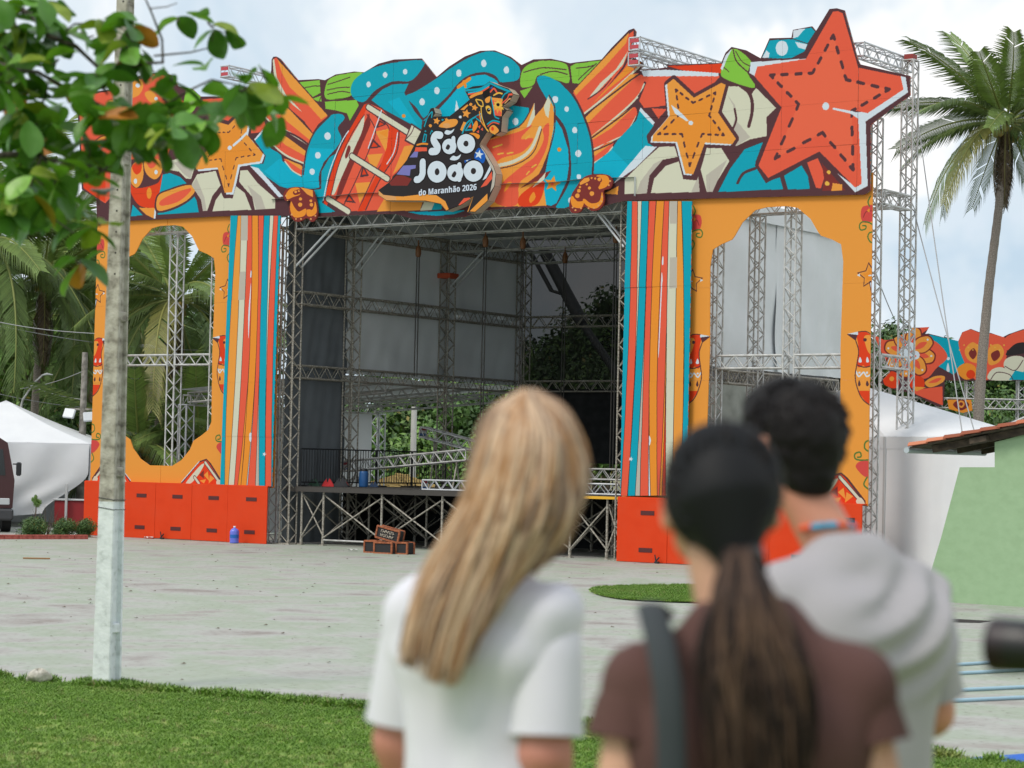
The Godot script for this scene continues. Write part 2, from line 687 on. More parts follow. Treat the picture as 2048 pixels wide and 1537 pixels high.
func build_portal() -> void:
	# header
	var outline := points(HEADER_OUTLINE)
	if Geometry2D.is_polygon_clockwise(outline):
		outline.reverse()
	var frame := Rect2(-8.2, 8.95, 28.2, 5.3)
	var m := printed("header print", HEADER_PRINT, frame, 2048, INK[0])
	var t := stage_thing("portal_header", "wide cut-out header board printed with stars, wings and blue ribbon above the stage", "sign", 5.6, 0.0)
	panels(t, "panel", [outline], [-8.2, -6.1, -4.1, -2.1, 0.0, 2.0, 4.05, 6.1, 8.15, 10.2, 12.2, 14.2, 16.2, 18.28, 20.0], [8.9, 10.3, 11.35, 12.6, 14.3], 0.02, 0.05, frame, m, Vector2(5.6, 0))
	var s := Shape.new()                                     # battens that carry the sheets
	for y in [9.75, 10.3, 11.2]:
		s.box(Vector3(0.0, y, -0.075), Vector3(24.6, 0.08, 0.06))
	part("batten", s, paint("raw timber", Color8(170, 140, 100)), t)
	# the raised emblem
	outline = points(LOGO_OUTLINE)
	if Geometry2D.is_polygon_clockwise(outline):
		outline.reverse()
	frame = Rect2(3.2, 9.0, 5.0, 5.0)
	t = stage_thing("festival_emblem", "raised dark emblem with patterned bull and white festival lettering on the header", "sign", 5.6, -0.14)
	s = Shape.new()
	s.board(moved(outline, Vector2(-5.6, 0)), 0.18, 0.3, Rect2(frame.position - Vector2(5.6, 0), frame.size))
	var edge := printed("emblem print", LOGO_PRINT, frame, 1024, INK[11])
	part("board", s, edge, t)
	s = Shape.new()
	for k in outline.size():                                # pale foam edge
		var a := outline[k] - Vector2(5.6, 0)
		var b := outline[(k + 1) % outline.size()] - Vector2(5.6, 0)
		var d := (b - a).normalized()
		var nn := Vector3(d.y, -d.x, 0)
		s.quad(Vector3(a.x, a.y, 0.177) + nn * 0.012, Vector3(b.x, b.y, 0.177) + nn * 0.012, Vector3(b.x, b.y, -0.12) + nn * 0.012, Vector3(a.x, a.y, -0.12) + nn * 0.012, nn)
	part("edge", s, paint("foam edge", Color8(186, 170, 152), 0.8), t)
	var words := TextMesh.new()
	var font := SystemFont.new()
	font.font_names = PackedStringArray(["Droid Sans"])
	font.font_weight = 700
	words.font = font
	words.text = "do Maranhão 2026"
	words.font_size = 64
	words.pixel_size = 0.00345
	words.depth = 0.012
	var o := part("lettering", words, paint("letter white", Color8(196, 208, 224), 0.5), t)
	o.position = Vector3(TEXT_U - 5.6, TEXT_V, 0.192)
	o.rotation.z = 0.03
	# butterfly wings hung under the header
	for side in 2:
		outline = smooth(points(WING_RIGHT_OUTLINE if side else WING_LEFT_OUTLINE), true)
		if Geometry2D.is_polygon_clockwise(outline):
			outline.reverse()
		var u := 10.6 if side else 0.75
		frame = Rect2(u - 1.2, 8.6, 2.4, 2.4)
		t = stage_thing("butterfly_cutout", "orange spotted butterfly wing cut-out at the header's edge beside the " + ("red star side curtain" if side else "drum"), "cutout", u, -0.13, "butterfly wings under the header")
		s = Shape.new()
		s.board(moved(outline, Vector2(-u, 0)), 0.02, 0.05, Rect2(frame.position - Vector2(u, 0), frame.size))
		part("board", s, printed("butterfly print %d" % side, WING_RIGHT_PRINT if side else WING_LEFT_PRINT, frame, 384, INK[13]), t)
	# towers
	var hole := arch_hole()
	for side in 2:
		var x0 := 11.74 if side else -7.34
		var x1 := 18.66 if side else 0.0
		var base := 15.2 if side else -3.7
		t = stage_thing("portal_tower", "orange arched portal tower with striped curtain and red base, " + ("in front of the white tent" if side else "behind the concrete pole"), "portal tower", base, 0.06, "towers of the portal")
		var h := PackedVector2Array()
		for p in hole:
			h.append(Vector2(16.05 + (p.x + 4.43) * 0.94, p.y * (0.957 if p.y > 6.0 else 1.0)) if side else p)
		if Geometry2D.is_polygon_clockwise(h):
			h.reverse()
		# board with the opening: two halves, so that each is a plain outline
		var mid := 16.05 if side else -4.43
		var halves := []
		for half in 2:
			var r := rect(x0 if half == 0 else mid, 1.6, mid if half == 0 else x1, 9.6)
			for piece in Geometry2D.clip_polygons(r, h):
				halves.append(piece)
		frame = Rect2(x0, 1.5, x1 - x0, 8.2)
		m = printed("tower print %d" % side, TOWER_RIGHT_PRINT if side else TOWER_LEFT_PRINT, frame, 900, INK[3])
		panels(t, "panel", halves, [x0, mid, x1], [1.6, 4.62, 6.95, 9.6], -0.02, 0.03, frame, m, Vector2(base, 0), 0.0015, 0.004)
		# striped curtain board
		var e := points(CURTAIN_RIGHT_EDGE if side else CURTAIN_LEFT_EDGE)
		outline = PackedVector2Array()
		for k in 13:
			outline.append(curved(e[0], e[1], e[2], k / 12.0))
		for k in range(12, -1, -1):
			outline.append(curved(e[3], e[4], e[5], k / 12.0))
		if Geometry2D.is_polygon_clockwise(outline):
			outline.reverse()
		var cx := 12.7 if side else -0.9
		frame = Rect2(cx - 1.3, 1.5, 2.6, 8.2)
		m = printed("curtain print %d" % side, CURTAIN_RIGHT_PRINT if side else CURTAIN_LEFT_PRINT, frame, 640, INK[5])
		panels(t, "curtain", [outline], [cx - 1.4, cx + 1.4], [1.5, 3.05, 4.6, 7.0, 9.7], 0.16, 0.03, frame, m, Vector2(base, 0), 0.001, 0.005)
		# red base of five sheets with dark slots
		var red := worn("red sheet", [[0.2, Color8(206, 62, 26)], [0.5, Color8(210, 65, 28)], [0.8, Color8(208, 68, 34)]], 4.0, 0.5)
		red.metallic_specular = 0.25
		var cuts := [x0, x0 + 1.5, x0 + 2.95, x0 + 4.4, x0 + 5.8, x1 - 0.03]
		for k in 5:
			s = Shape.new()
			var low := rng.randf_range(0.0, 0.02)
			s.box(Vector3((cuts[k] + cuts[k + 1]) / 2.0 - base, 0.82 + low / 2.0, 0.2), Vector3(cuts[k + 1] - cuts[k] - 0.008, 1.64 - low, 0.04), Basis(), 0.006)
			o = part("base_sheet", s, red, t)
			o.rotation = Vector3(rng.randf_range(-0.006, 0.006), rng.randf_range(-0.002, 0.002), 0)
			for row in 2:
				s = Shape.new()
				var w: float = (cuts[k] + cuts[k + 1]) / 2.0 - base + (0.12 if row else 0.16)
				s.box(Vector3(w, 0.32 if row else 1.26, 0.224), Vector3(0.4, 0.11, 0.012))
				part("slot", s, paint("slot maroon", Color8(78, 26, 26), 0.6), o)
		s = Shape.new()
		s.box(Vector3((x0 + x1) / 2.0 - base, 1.64, 0.08), Vector3(x1 - x0 - 0.04, 0.03, 0.26))
		part("ledge", s, red, t)


func curved(a: Vector2, b: Vector2, c: Vector2, s: float) -> Vector2:
	var tm := (b.y - a.y) / (c.y - a.y)
	var y := lerpf(a.y, c.y, s)
	var l0 := (s - tm) * (s - 1.0) / tm
	var l1 := s * (s - 1.0) / (tm * (tm - 1.0))
	var l2 := s * (s - tm) / (1.0 - tm)
	return Vector2(a.x * l0 + b.x * l1 + c.x * l2, y)



# ---- trusses, canvas, deck: everything that stands behind the portal
func girder(parent: Node3D, called: String, a: Vector3, b: Vector3, size := 0.36, m: Material = null, r := 0.026) -> MeshInstance3D:
	# a and b as (u, v, w); the parent stands at (its own u, w)
	var o := parent.transform.affine_inverse()
	var p := o * spot(a.x, a.y, a.z)
	var q := o * spot(b.x, b.y, b.z)
	var s := Shape.new()
	s.truss(p, q, size, Vector3.UP if absf((q - p).normalized().y) < 0.8 else Vector3.BACK, r)
	return part(called, s, m if m else paints["galvanised steel"], parent)


func pipe(parent: Node3D, called: String, a: Vector3, b: Vector3, r: float, m: Material) -> MeshInstance3D:
	var o := parent.transform.affine_inverse()
	var s := Shape.new()
	s.bar(o * spot(a.x, a.y, a.z), o * spot(b.x, b.y, b.z), r, -1.0, 7, true)
	return part(called, s, m, parent)


# a canvas between two columns, hung with a little slack; (u, w) run from a to b
func canvas(parent: Node3D, called: String, a: Vector2, b: Vector2, low: float, high: float, m: Material, folds: float, seed_: float) -> MeshInstance3D:
	var o := parent.transform.affine_inverse()
	var away := Vector2(b.y - a.y, a.x - b.x).normalized()
	var s := Shape.new()
	s.sheet(44, 30, func(x: float, y: float):
		var q := a.lerp(b, x)
		var drape := sin(x * 19.0 + seed_ + 2.4 * sin(y * 2.2 + seed_ * 3.0)) * 0.45 + sin(x * 41.0 + y * 7.0 + seed_ * 5.0) * 0.22 + sin((x * 0.7 + (1.0 - y)) * 11.0 + seed_) * 0.5
		var slack := sin(x * PI) * sin(clampf(y, 0.0, 1.0) * PI)
		var d := folds * (drape * (0.25 + 0.75 * y) + slack * 1.2)
		q += away * d
		return o * spot(q.x, lerpf(high, low, y), q.y))
	return part(called, s, m, parent)


func build_stage() -> void:
	var steel := worn("galvanised steel", [[0.2, Color8(160, 160, 156)], [0.5, Color8(190, 191, 190)], [0.8, Color8(206, 208, 208)]], 1.3, 0.5)
	steel.metallic = 0.1
	var worn_steel := worn("worn steel", [[0.2, Color8(108, 100, 90)], [0.5, Color8(152, 148, 138)], [0.8, Color8(182, 178, 168)]], 1.1, 0.6, 0.03)
	var bright := paint("bright aluminium", Color8(196, 200, 204), 0.4, 0.3)
	var black_cloth := worn("black cloth", [[0.2, Color8(20, 22, 24)], [0.5, Color8(30, 32, 34)], [0.8, Color8(40, 42, 44)]], 3.0, 0.95)
	# canvas: pale coated cloth that lets a little daylight through
	var pale := worn("pale canvas", [[0.2, Color8(213, 218, 220)], [0.5, Color8(216, 221, 223)], [0.8, Color8(219, 223, 226)]], 5.0, 0.7)
	pale.backlight_enabled = true
	pale.backlight = Color(0.24, 0.25, 0.26)
	var charcoal := worn("charcoal canvas", [[0.2, Color8(94, 100, 105)], [0.5, Color8(98, 104, 109)], [0.8, Color8(102, 107, 112)]], 4.0, 0.8)
	# stage frame
	var t := stage_thing("stage_scaffold", "tall lattice truss frame of the covered stage with beams on three levels", "stage frame", 5.9, 6.3)
	var bays := [0.5, 3.2, 7.9, 12.1]
	for w in bays:
		girder(t, "column", Vector3(0.2, 0.02, w), Vector3(0.2, 9.35, w), 0.34, worn_steel)
		girder(t, "column", Vector3(11.55, 0.02, w), Vector3(11.55, 9.35, w), 0.34, worn_steel)
		girder(t, "roof_beam", Vector3(0.4, 9.2, w), Vector3(11.4, 9.2, w), 0.36)
	for k in 3:
		for v in [9.2, 7.08, 4.95]:
			girder(t, "side_beam", Vector3(0.2, v, bays[k] + 0.18), Vector3(0.2, v, bays[k + 1] - 0.18), 0.36, worn_steel)
			if v < 9.0:
				girder(t, "side_beam", Vector3(11.55, v, bays[k] + 0.18), Vector3(11.55, v, bays[k + 1] - 0.18), 0.36, worn_steel)
		for u in [5.9, 11.55]:
			girder(t, "roof_beam", Vector3(u, 9.62, bays[k]), Vector3(u, 9.62, bays[k + 1]), 0.34)
	for v in [7.08, 4.98]:
		girder(t, "rear_beam", Vector3(0.4, v, 12.1), Vector3(11.4, v, 12.1), 0.34, worn_steel)
	for q in [[0.35, 7.94, 0.5, 1.75, 9.1], [0.35, 8.1, 3.2, 1.3, 9.1], [0.4, 7.93, 7.9, 1.75, 9.1], [11.45, 8.1, 0.5, 10.55, 9.1]]:
		for off in [-0.13, 0.13]:
			pipe(t, "brace", Vector3(q[0], q[1], q[2] + off), Vector3(q[3], q[4], q[2] + off), 0.034, bright)
	for k in 4:
		for u in [0.2, 11.55]:
			var plate := Shape.new()
			plate.box(t.transform.affine_inverse() * spot(u, 0.012, bays[k]), Vector3(0.6, 0.024, 0.6))
			part("foot_plate", plate, worn_steel, t)
	# roof
	t = stage_thing("stage_roof", "pale tarpaulin roof stretched over the stage frame", "roof", 5.9, 6.3)
	var s := Shape.new()
	var o := t.transform.affine_inverse()
	s.sheet(40, 24, func(x: float, y: float): return o * spot(lerpf(-0.25, 12.0, x), 9.86 + 0.02 * sin(x * 30.0) + 0.03 * sin(y * 22.0) - 0.12 * absf(sin(y * 9.0)), lerpf(-0.1, 12.6, y)))
	part("tarpaulin", s, worn("roof tarpaulin", [[0.2, Color8(150, 154, 154)], [0.5, Color8(164, 168, 168)], [0.8, Color8(172, 176, 176)]], 4.0, 0.8), t)
	s = Shape.new()
	s.sheet(20, 2, func(x: float, y: float): return o * spot(12.02 + 0.01 * sin(x * 40.0), 9.85 - y * 0.5, lerpf(-0.1, 12.6, x)))
	part("valance", s, pale, t)
	# side walls, one sheet to a bay and level
	t = stage_thing("side_canvas", "grey canvas hung in sheets along the stage's far inner side", "canvas wall", 0.0, 6.3)
	canvas(t, "sheet", Vector2(0.0, 0.45), Vector2(0.0, 3.2), 7.1, 9.95, charcoal, -0.05, 0.4)
	canvas(t, "sheet", Vector2(0.0, 0.45), Vector2(0.0, 3.2), 5.0, 7.12, charcoal, -0.05, 2.1)
	canvas(t, "sheet", Vector2(0.0, 0.45), Vector2(0.0, 3.2), 0.03, 5.02, charcoal, -0.06, 3.3)
	for k in [1, 2]:
		canvas(t, "sheet", Vector2(0.0, bays[k] - 0.06), Vector2(0.0, bays[k + 1] + 0.24), 7.1, 9.95, pale, -0.045, 1.0 + k)
		canvas(t, "sheet", Vector2(0.0, bays[k] - 0.06), Vector2(0.0, bays[k + 1] + 0.24), 5.0, 7.12, pale, -0.05, 4.0 + k)
	t = stage_thing("side_canvas", "white canvas wall with hanging folds behind the arch next to the tents", "canvas wall", 11.8, 6.3)
	canvas(t, "sheet", Vector2(11.86, 0.5), Vector2(11.86, 8.2), 5.2, 9.75, pale, 0.1, 0.9)
	canvas(t, "sheet", Vector2(11.9, 7.8), Vector2(11.88, 12.3), 5.2, 9.75, pale, 0.1, 2.6)
	var olive := worn("olive canvas", [[0.2, Color8(120, 124, 116)], [0.5, Color8(140, 144, 136)], [0.8, Color8(150, 154, 146)]], 4.0, 0.8)
	canvas(t, "sheet", Vector2(11.86, 0.5), Vector2(11.86, 12.3), 0.03, 4.8, olive, 0.06, 1.6)
	# rear: black mesh that the hill shows through, and a black drop below it
	t = stage_thing("mesh_backdrop", "black see-through mesh hung across the back of the stage", "backdrop", 5.9, 12.35)
	var net := paint("black mesh", Color(0.05, 0.06, 0.065, 0.93), 0.9)
	net.transparency = BaseMaterial3D.TRANSPARENCY_ALPHA
	canvas(t, "mesh_sheet", Vector2(-0.1, 12.35), Vector2(5.9, 12.35), 4.9, 9.95, net, 0.03, 1.2)
	canvas(t, "mesh_sheet", Vector2(5.92, 12.35), Vector2(11.7, 12.35), 4.9, 9.95, net, 0.03, 2.2)
	t = stage_thing("black_backdrop", "solid black cloth across the lower back of the stage", "backdrop", 5.9, 12.2)
	canvas(t, "cloth", Vector2(0.6, 12.2), Vector2(11.6, 12.2), 2.5, 4.9, black_cloth, 0.04, 0.7)
	t = stage_thing("shade_sheet", "added black sheets standing in for the shade under the stage floor", "cloth", 3.2, 5.9)  # added black sheets: the shade below the deck put in as dark cloth
	canvas(t, "cloth", Vector2(0.2, 5.9), Vector2(8.4, 5.9), 0.03, 1.5, black_cloth, 0.04, 0.2)
	canvas(t, "cloth", Vector2(-0.05, 3.25), Vector2(-0.05, 9.0), 0.03, 1.5, black_cloth, -0.03, 0.9)
	# deck
	t = stage_thing("stage_deck", "dark raised stage floor on scaffold legs with cross braces", "stage floor", 5.8, 5.0)
	o = t.transform.affine_inverse()
	var floor_top := worn("stage floor", [[0.2, Color8(36, 34, 32)], [0.5, Color8(54, 51, 48)], [0.8, Color8(70, 66, 62)]], 2.5, 0.8)
	for a in 11:
		for b in 5:
			s = Shape.new()
			s.box(Vector3(-5.8 + 0.35 + 0.52 + a * 1.035, 1.62, -(0.6 + 1.1 + b * 2.26 - 5.0)), Vector3(1.028, 0.08, 2.25), Basis(), 0.008)
			part("deck_panel", s, floor_top, t)
	s = Shape.new()
	s.box(Vector3(-1.2, 1.58, 4.47), Vector3(9.0, 0.13, 0.05))
	part("edge_beam", s, paint("dark edge", Color8(62, 59, 56), 0.7), t)
	s = Shape.new()
	s.box(Vector3(4.6, 1.6, 4.47), Vector3(2.5, 0.07, 0.06))
	part("edge_beam", s, paint("yellow edge", Color8(222, 170, 40), 0.6), t)
	var us := [0.6, 1.4, 3.5, 5.6, 7.7, 9.8, 10.95, 11.4]
	var ws := [0.62, 2.7, 4.9, 7.1, 9.2]
	for a in us.size():
		for b in ws.size():
			s = Shape.new()
			s.bar(o * spot(us[a], 0.05, ws[b]), o * spot(us[a], 1.58, ws[b]), 0.035, -1.0, 7)
			s.box(o * spot(us[a], 0.012, ws[b]), Vector3(0.16, 0.024, 0.16))
			s.bar(o * spot(us[a], 0.02, ws[b]), o * spot(us[a], 0.2, ws[b]), 0.045, -1.0, 7)
			part("leg", s, worn_steel, t)
			if a + 1 < us.size():
				pipe(t, "brace", Vector3(us[a], 0.22, ws[b]), Vector3(us[a + 1], 1.42, ws[b] + 0.04), 0.022, worn_steel)
				pipe(t, "brace", Vector3(us[a], 1.42, ws[b] + 0.05), Vector3(us[a + 1], 0.22, ws[b] + 0.05), 0.022, worn_steel)
			if b + 1 < ws.size():
				pipe(t, "brace", Vector3(us[a] + 0.04, 0.22, ws[b]), Vector3(us[a] + 0.04, 1.42, ws[b + 1]), 0.022, worn_steel)
				pipe(t, "brace", Vector3(us[a] + 0.06, 1.42, ws[b]), Vector3(us[a] + 0.06, 0.22, ws[b + 1]), 0.022, worn_steel)
	pipe(t, "brace", Vector3(1.4, 0.16, 0.62), Vector3(3.5, 0.16, 0.66), 0.026, steel)
	# barriers on the deck along the side wall
	var iron := paint("black iron", Color8(30, 32, 36), 0.5)
	for k in 4:
		var w0 := 0.75 + k * 1.75
		t = stage_thing("crowd_barrier", ["black steel barrier on the stage nearest the striped curtain", "black steel barrier on the stage, second along the canvas", "black steel barrier behind the blue barrel on the stage", "black steel barrier at the open bay of the stage"][k], "barrier", 0.42, w0 + 0.85, "barriers along the stage side")
		barrier(t, 1.68, iron, 1.7, 1.66)
	# annex on the far side: a low tarpaulin roof on trusses, one canvas end
	t = stage_thing("annex_roof", "low tarpaulin lean-to on trusses behind the open bays of the stage", "lean-to", -3.0, 8.0)
	o = t.transform.affine_inverse()
	s = Shape.new()
	s.sheet(24, 12, func(x: float, y: float): return o * spot(lerpf(-6.2, -0.1, x), 4.52 + 0.45 * x + 0.03 * sin(y * 40.0), lerpf(2.6, 13.0, y)))
	part("tarpaulin", s, pale, t)
	for w in [3.0, 5.4, 7.9, 10.2, 12.4]:
		girder(t, "rafter", Vector3(-6.0, 4.28, w), Vector3(-0.1, 4.68, w), 0.3)
	girder(t, "side_beam", Vector3(-6.0, 4.2, 2.8), Vector3(-6.0, 4.2, 12.4), 0.3)
	for w in [2.8, 12.4]:
		girder(t, "column", Vector3(-6.0, 0.02, w), Vector3(-6.0, 4.05, w), 0.34, bright)
	canvas(t, "sheet", Vector2(-6.05, 5.0), Vector2(-6.05, 12.1), 0.03, 4.1, pale, 0.06, 0.5)
	# tower frames
	for side in 2:
		t = stage_thing("tower_scaffold", "box truss frame bracing the " + ("portal tower beside the white tents" if side else "portal tower behind the concrete pole"), "truss frame", 15.9 if side else -3.7, 1.5, "frames behind the portal towers")
		if side == 0:
			for u in [-7.1, -4.5, -2.8, -0.35]:
				girder(t, "column", Vector3(u, 0.02, 0.62), Vector3(u, 9.1 if u > -7 else 11.0, 0.62), 0.3, steel)
			for q in [[-6.93, -4.67], [-4.33, -2.97], [-2.63, -0.52]]:
				girder(t, "beam", Vector3(q[0], 5.32, 0.62), Vector3(q[1], 5.32, 0.62), 0.3, steel)
			girder(t, "beam", Vector3(-7.1, 9.3, 0.62), Vector3(-0.35, 9.3, 0.62), 0.32, steel)
		else:
			for q in [[12.0, 0.62, 11.0], [14.05, 0.62, 9.0], [16.25, 0.62, 9.0], [18.42, 0.62, 11.0], [14.2, 2.5, 9.0], [18.45, 2.5, 12.7], [12.0, 2.5, 12.6]]:
				girder(t, "column", Vector3(q[0], 0.02, q[1]), Vector3(q[0], q[2], q[1]), 0.3, steel)
			for q in [[12.17, 13.88], [14.22, 16.08], [16.42, 18.25]]:
				girder(t, "beam", Vector3(q[0], 5.1, 0.62), Vector3(q[1], 5.1, 0.62), 0.32, steel)
			girder(t, "beam", Vector3(18.45, 5.12, 0.8), Vector3(18.45, 5.12, 2.33), 0.3, steel)
			girder(t, "beam", Vector3(18.45, 9.1, 0.8), Vector3(18.45, 9.1, 2.33), 0.34, steel)
			girder(t, "beam", Vector3(12.2, 9.2, 2.5), Vector3(18.3, 9.2, 2.5), 0.34, steel)
			girder(t, "beam", Vector3(14.15, 4.75, 0.9), Vector3(14.15, 4.75, 7.0), 0.32, worn_steel)
			s = Shape.new()
			s.box(t.transform.affine_inverse() * spot(18.45, 12.78, 2.5), Vector3(0.24, 0.14, 0.24))
			part("motor", s, paint("hoist red", Color8(140, 48, 44), 0.6), t)
	# girders that reach out over the header
	for q in [[12.1, 13.22, -0.34, 6.2, "upper lattice girder sticking out over the header's tall feather"], [12.06, 12.84, -0.3, 6.2, "lower lattice girder sticking out under the other at the tall feather"], [-2.45, 13.78, 0.25, 4.6, "lattice girder above the header seen between the tree leaves"], [18.1, 12.66, 0.3, 3.0, "short lattice girder running back behind the big red star"]]:
		t = stage_thing("roof_girder", q[4], "truss", q[0], (q[2] + q[3]) / 2.0, "girders over the header")
		girder(t, "lattice", Vector3(q[0], q[1], q[2]), Vector3(q[0], q[1], q[3]), 0.32, bright)
		for k in (2 if q[0] < 18.0 else 0):
			s = Shape.new()
			s.box(t.transform.affine_inverse() * spot(q[0], q[1] + 0.08 - 0.16 * k, q[2] - 0.012), Vector3(0.26, 0.1, 0.012))
			part("sticker", s, paint("red sticker", Color8(178, 62, 72), 0.5), t)
	# chain hoists
	var hoists := [[2.6, 3.2, 8.6, 4.9, "chain hoist hanging nearest the grey canvas inside the stage"], [5.0, 3.2, 8.8, 1.7, "chain hoist hanging under the emblem inside the stage"], [4.6, 7.9, 8.75, 1.7, "chain hoist hanging beside the red clamp inside the stage"], [7.2, 7.9, 8.7, 1.7, "chain hoist hanging in front of the crane boom behind"], [9.4, 3.2, 8.75, 1.7, "chain hoist hanging nearest the striped curtain and the butterfly"], [6.3, 3.2, 8.7, 1.7, "chain hoist hanging in the middle of the stage front"]]
	for q in hoists:
		t = stage_thing("chain_hoist", q[4], "hoist", q[0], q[1], "chain hoists under the stage roof")
		s = Shape.new()
		s.lathe(Vector3(0, q[2] - 0.22, 0), [Vector2(0.001, 0.0), Vector2(0.07, 0.02), Vector2(0.085, 0.1), Vector2(0.085, 0.22), Vector2(0.06, 0.3), Vector2(0.02, 0.36), Vector2(0.02, 0.5)], 12)
		part("motor", s, paint("hoist orange", Color8(112, 72, 40), 0.5), t)
		s = Shape.new()
		for k in 2:
			s.bar(Vector3(-0.05 + 0.1 * k, q[3], 0), Vector3(-0.04 + 0.08 * k, q[2] - 0.2, 0), 0.018, -1.0, 5)
		part("chain", s, paint("chain", Color8(46, 44, 42), 0.5), t)
	t = stage_thing("sleeve_clamp", "orange strap clamped round the third stage column", "clamp", 0.2, 7.9)
	s = Shape.new()
	s.box(Vector3(0, 8.28, 0.0), Vector3(0.5, 0.16, 0.5), Basis(), 0.02)
	part("strap", s, paint("strap orange", Color8(196, 84, 48), 0.6), t)
	# loose girders lying on and over the deck, with maker's stickers on their ends
	var loose := [[Vector3(-0.6, 2.25, 4.0), Vector3(4.6, 2.66, 3.2), 0.3, "long loose girder propped above the stage floor behind the blue barrel"], [Vector3(0.8, 3.35, 6.0), Vector3(4.2, 2.7, 5.6), 0.3, "loose girder sloping down in front of the trees at the open bay"], [Vector3(4.55, 1.8, 1.2), Vector3(7.4, 1.8, 1.25), 0.26, "short bright girder lying on the stage floor near its front edge"], [Vector3(9.7, 1.81, 1.6), Vector3(11.3, 1.81, 1.9), 0.27, "girder lying on the stage floor beside the yellow edge"], [Vector3(8.4, 2.2, 3.0), Vector3(11.3, 2.2, 3.0), 0.28, "girder lying further back on the stage above the yellow edge"]]
	for q in loose:
		var a: Vector3 = q[0]
		var b: Vector3 = q[1]
		t = stage_thing("loose_girder", q[3], "truss", (a.x + b.x) / 2.0, (a.z + b.z) / 2.0, "loose girders on the stage")
		girder(t, "lattice", a, b, q[2], bright if a.y < 2.0 else steel)
		o = t.transform.affine_inverse()
		var d := (o * spot(b.x, b.y, b.z) - o * spot(a.x, a.y, a.z)).normalized()
		var turned := Basis(d, Vector3.UP, d.cross(Vector3.UP)).orthonormalized()
		for k in 3:
			s = Shape.new()
			s.box(o * spot(a.x, a.y, a.z) - d * 0.02 + Vector3.UP * (0.085 - 0.085 * k), Vector3(0.02, 0.08, q[2]), turned)
			part("sticker", s, [paints["red sticker"], paint("white sticker", Color8(206, 206, 206), 0.5), paint("blue sticker", Color8(80, 110, 160), 0.5)][k], t)
		if a.y > 2.0:
			for e in 2:
				var p := o * spot((b if e else a).x, 0, (b if e else a).z) + d * (-0.5 if e else 0.5)
				s = Shape.new()
				s.bar(p + Vector3(0, 1.66, -0.2), p + Vector3(0, (b if e else a).y - 0.17, 0.02), 0.03)
				s.bar(p + Vector3(0, 1.66, 0.2), p + Vector3(0, (b if e else a).y - 0.17, -0.02), 0.03)
				part("trestle", s, worn_steel, t)


func barrier(t: Node3D, along: float, m: Material, length: float, floor_y: float) -> void:
	# runs back from the stage front: length along the thing's own z
	var h := length / 2.0
	var s := Shape.new()
	for y in [0.12, 1.08]:
		s.bar(Vector3(0, floor_y + y, -h), Vector3(0, floor_y + y, h), 0.022, -1.0, 6)
	for z in [-h, h]:
		s.bar(Vector3(0, floor_y, z), Vector3(0, floor_y + 1.08, z), 0.022, -1.0, 6)
	part("frame", s, m, t)
	for k in 13:
		s = Shape.new()
		var z := -h + length * (k + 1) / 14.0
		s.bar(Vector3(0, floor_y + 0.12, z), Vector3(0, floor_y + 1.08, z), 0.011, -1.0, 5)
		part("bar", s, m, t)
	s = Shape.new()
	for z in [-h * 0.8, h * 0.8]:
		s.box(Vector3(0, floor_y + 0.02, z), Vector3(0.5, 0.035, 0.05))
		s.bar(Vector3(0, floor_y + 0.03, z), Vector3(0, floor_y + 0.14, z), 0.018, -1.0, 5)
	part("foot", s, m, t)



# ---- tents, house, poles and the far sign
func marquee(t: Node3D, corners: Array, eave: float, ridge: float, m: Material, walls: Array, hip := 0.45, ridge2 := 0.0) -> void:
	# corners: four points on the ground, in the thing's own axes, going round; a hipped roof over them
	var mid := Vector3.ZERO
	for p in corners:
		mid += p / 4.0
	var up := Vector3.UP
	var r0: Vector3 = ((corners[0] + corners[3]) / 2.0).lerp(mid, hip) + up * ridge
	var r1: Vector3 = ((corners[1] + corners[2]) / 2.0).lerp(mid, hip) + up * (ridge2 if ridge2 > 0.0 else ridge)
	for k in 4:
		var a: Vector3 = corners[k] + up * eave
		var b: Vector3 = corners[(k + 1) % 4] + up * eave
		var ra := r0 if k in [0, 3] else r1
		var rb := r0 if (k + 1) % 4 in [0, 3] else r1
		var s := Shape.new()
		s.sheet(24, 10, func(x: float, y: float):
			var low := a.lerp(b, x)
			var high := ra.lerp(rb, x)
			return low.lerp(high, y) - up * (0.1 * sin(y * PI) + 0.004 * sin(x * 50.0) * (1.0 - y)))
		part("roof_panel", s, m, t)
		s = Shape.new()
		s.sheet(30, 1, func(x: float, y: float): return a.lerp(b, x) - up * y * 0.3 + (a - mid).normalized() * 0.006 * sin(x * 60.0))
		part("valance", s, m, t)
		s = Shape.new()
		s.bar(corners[k], a, 0.045, -1.0, 8)
		part("pole", s, paint("tent pole", Color8(190, 192, 194), 0.4, 0.3), t)
		if k in walls:
			var c0: Vector3 = corners[k]
			var c1: Vector3 = corners[(k + 1) % 4]
			s = Shape.new()
			s.sheet(60, 16, func(x: float, y: float):
				var p := c0.lerp(c1, x) + up * eave * (1.0 - y)
				return p.lerp(mid + up * p.y, 0.004 + 0.002 * sin(x * 61.0 + 2.0 * sin(y * 3.0)) + 0.0016 * sin(x * 23.0 + y * 5.0 + k)))
			part("wall", s, m, t)


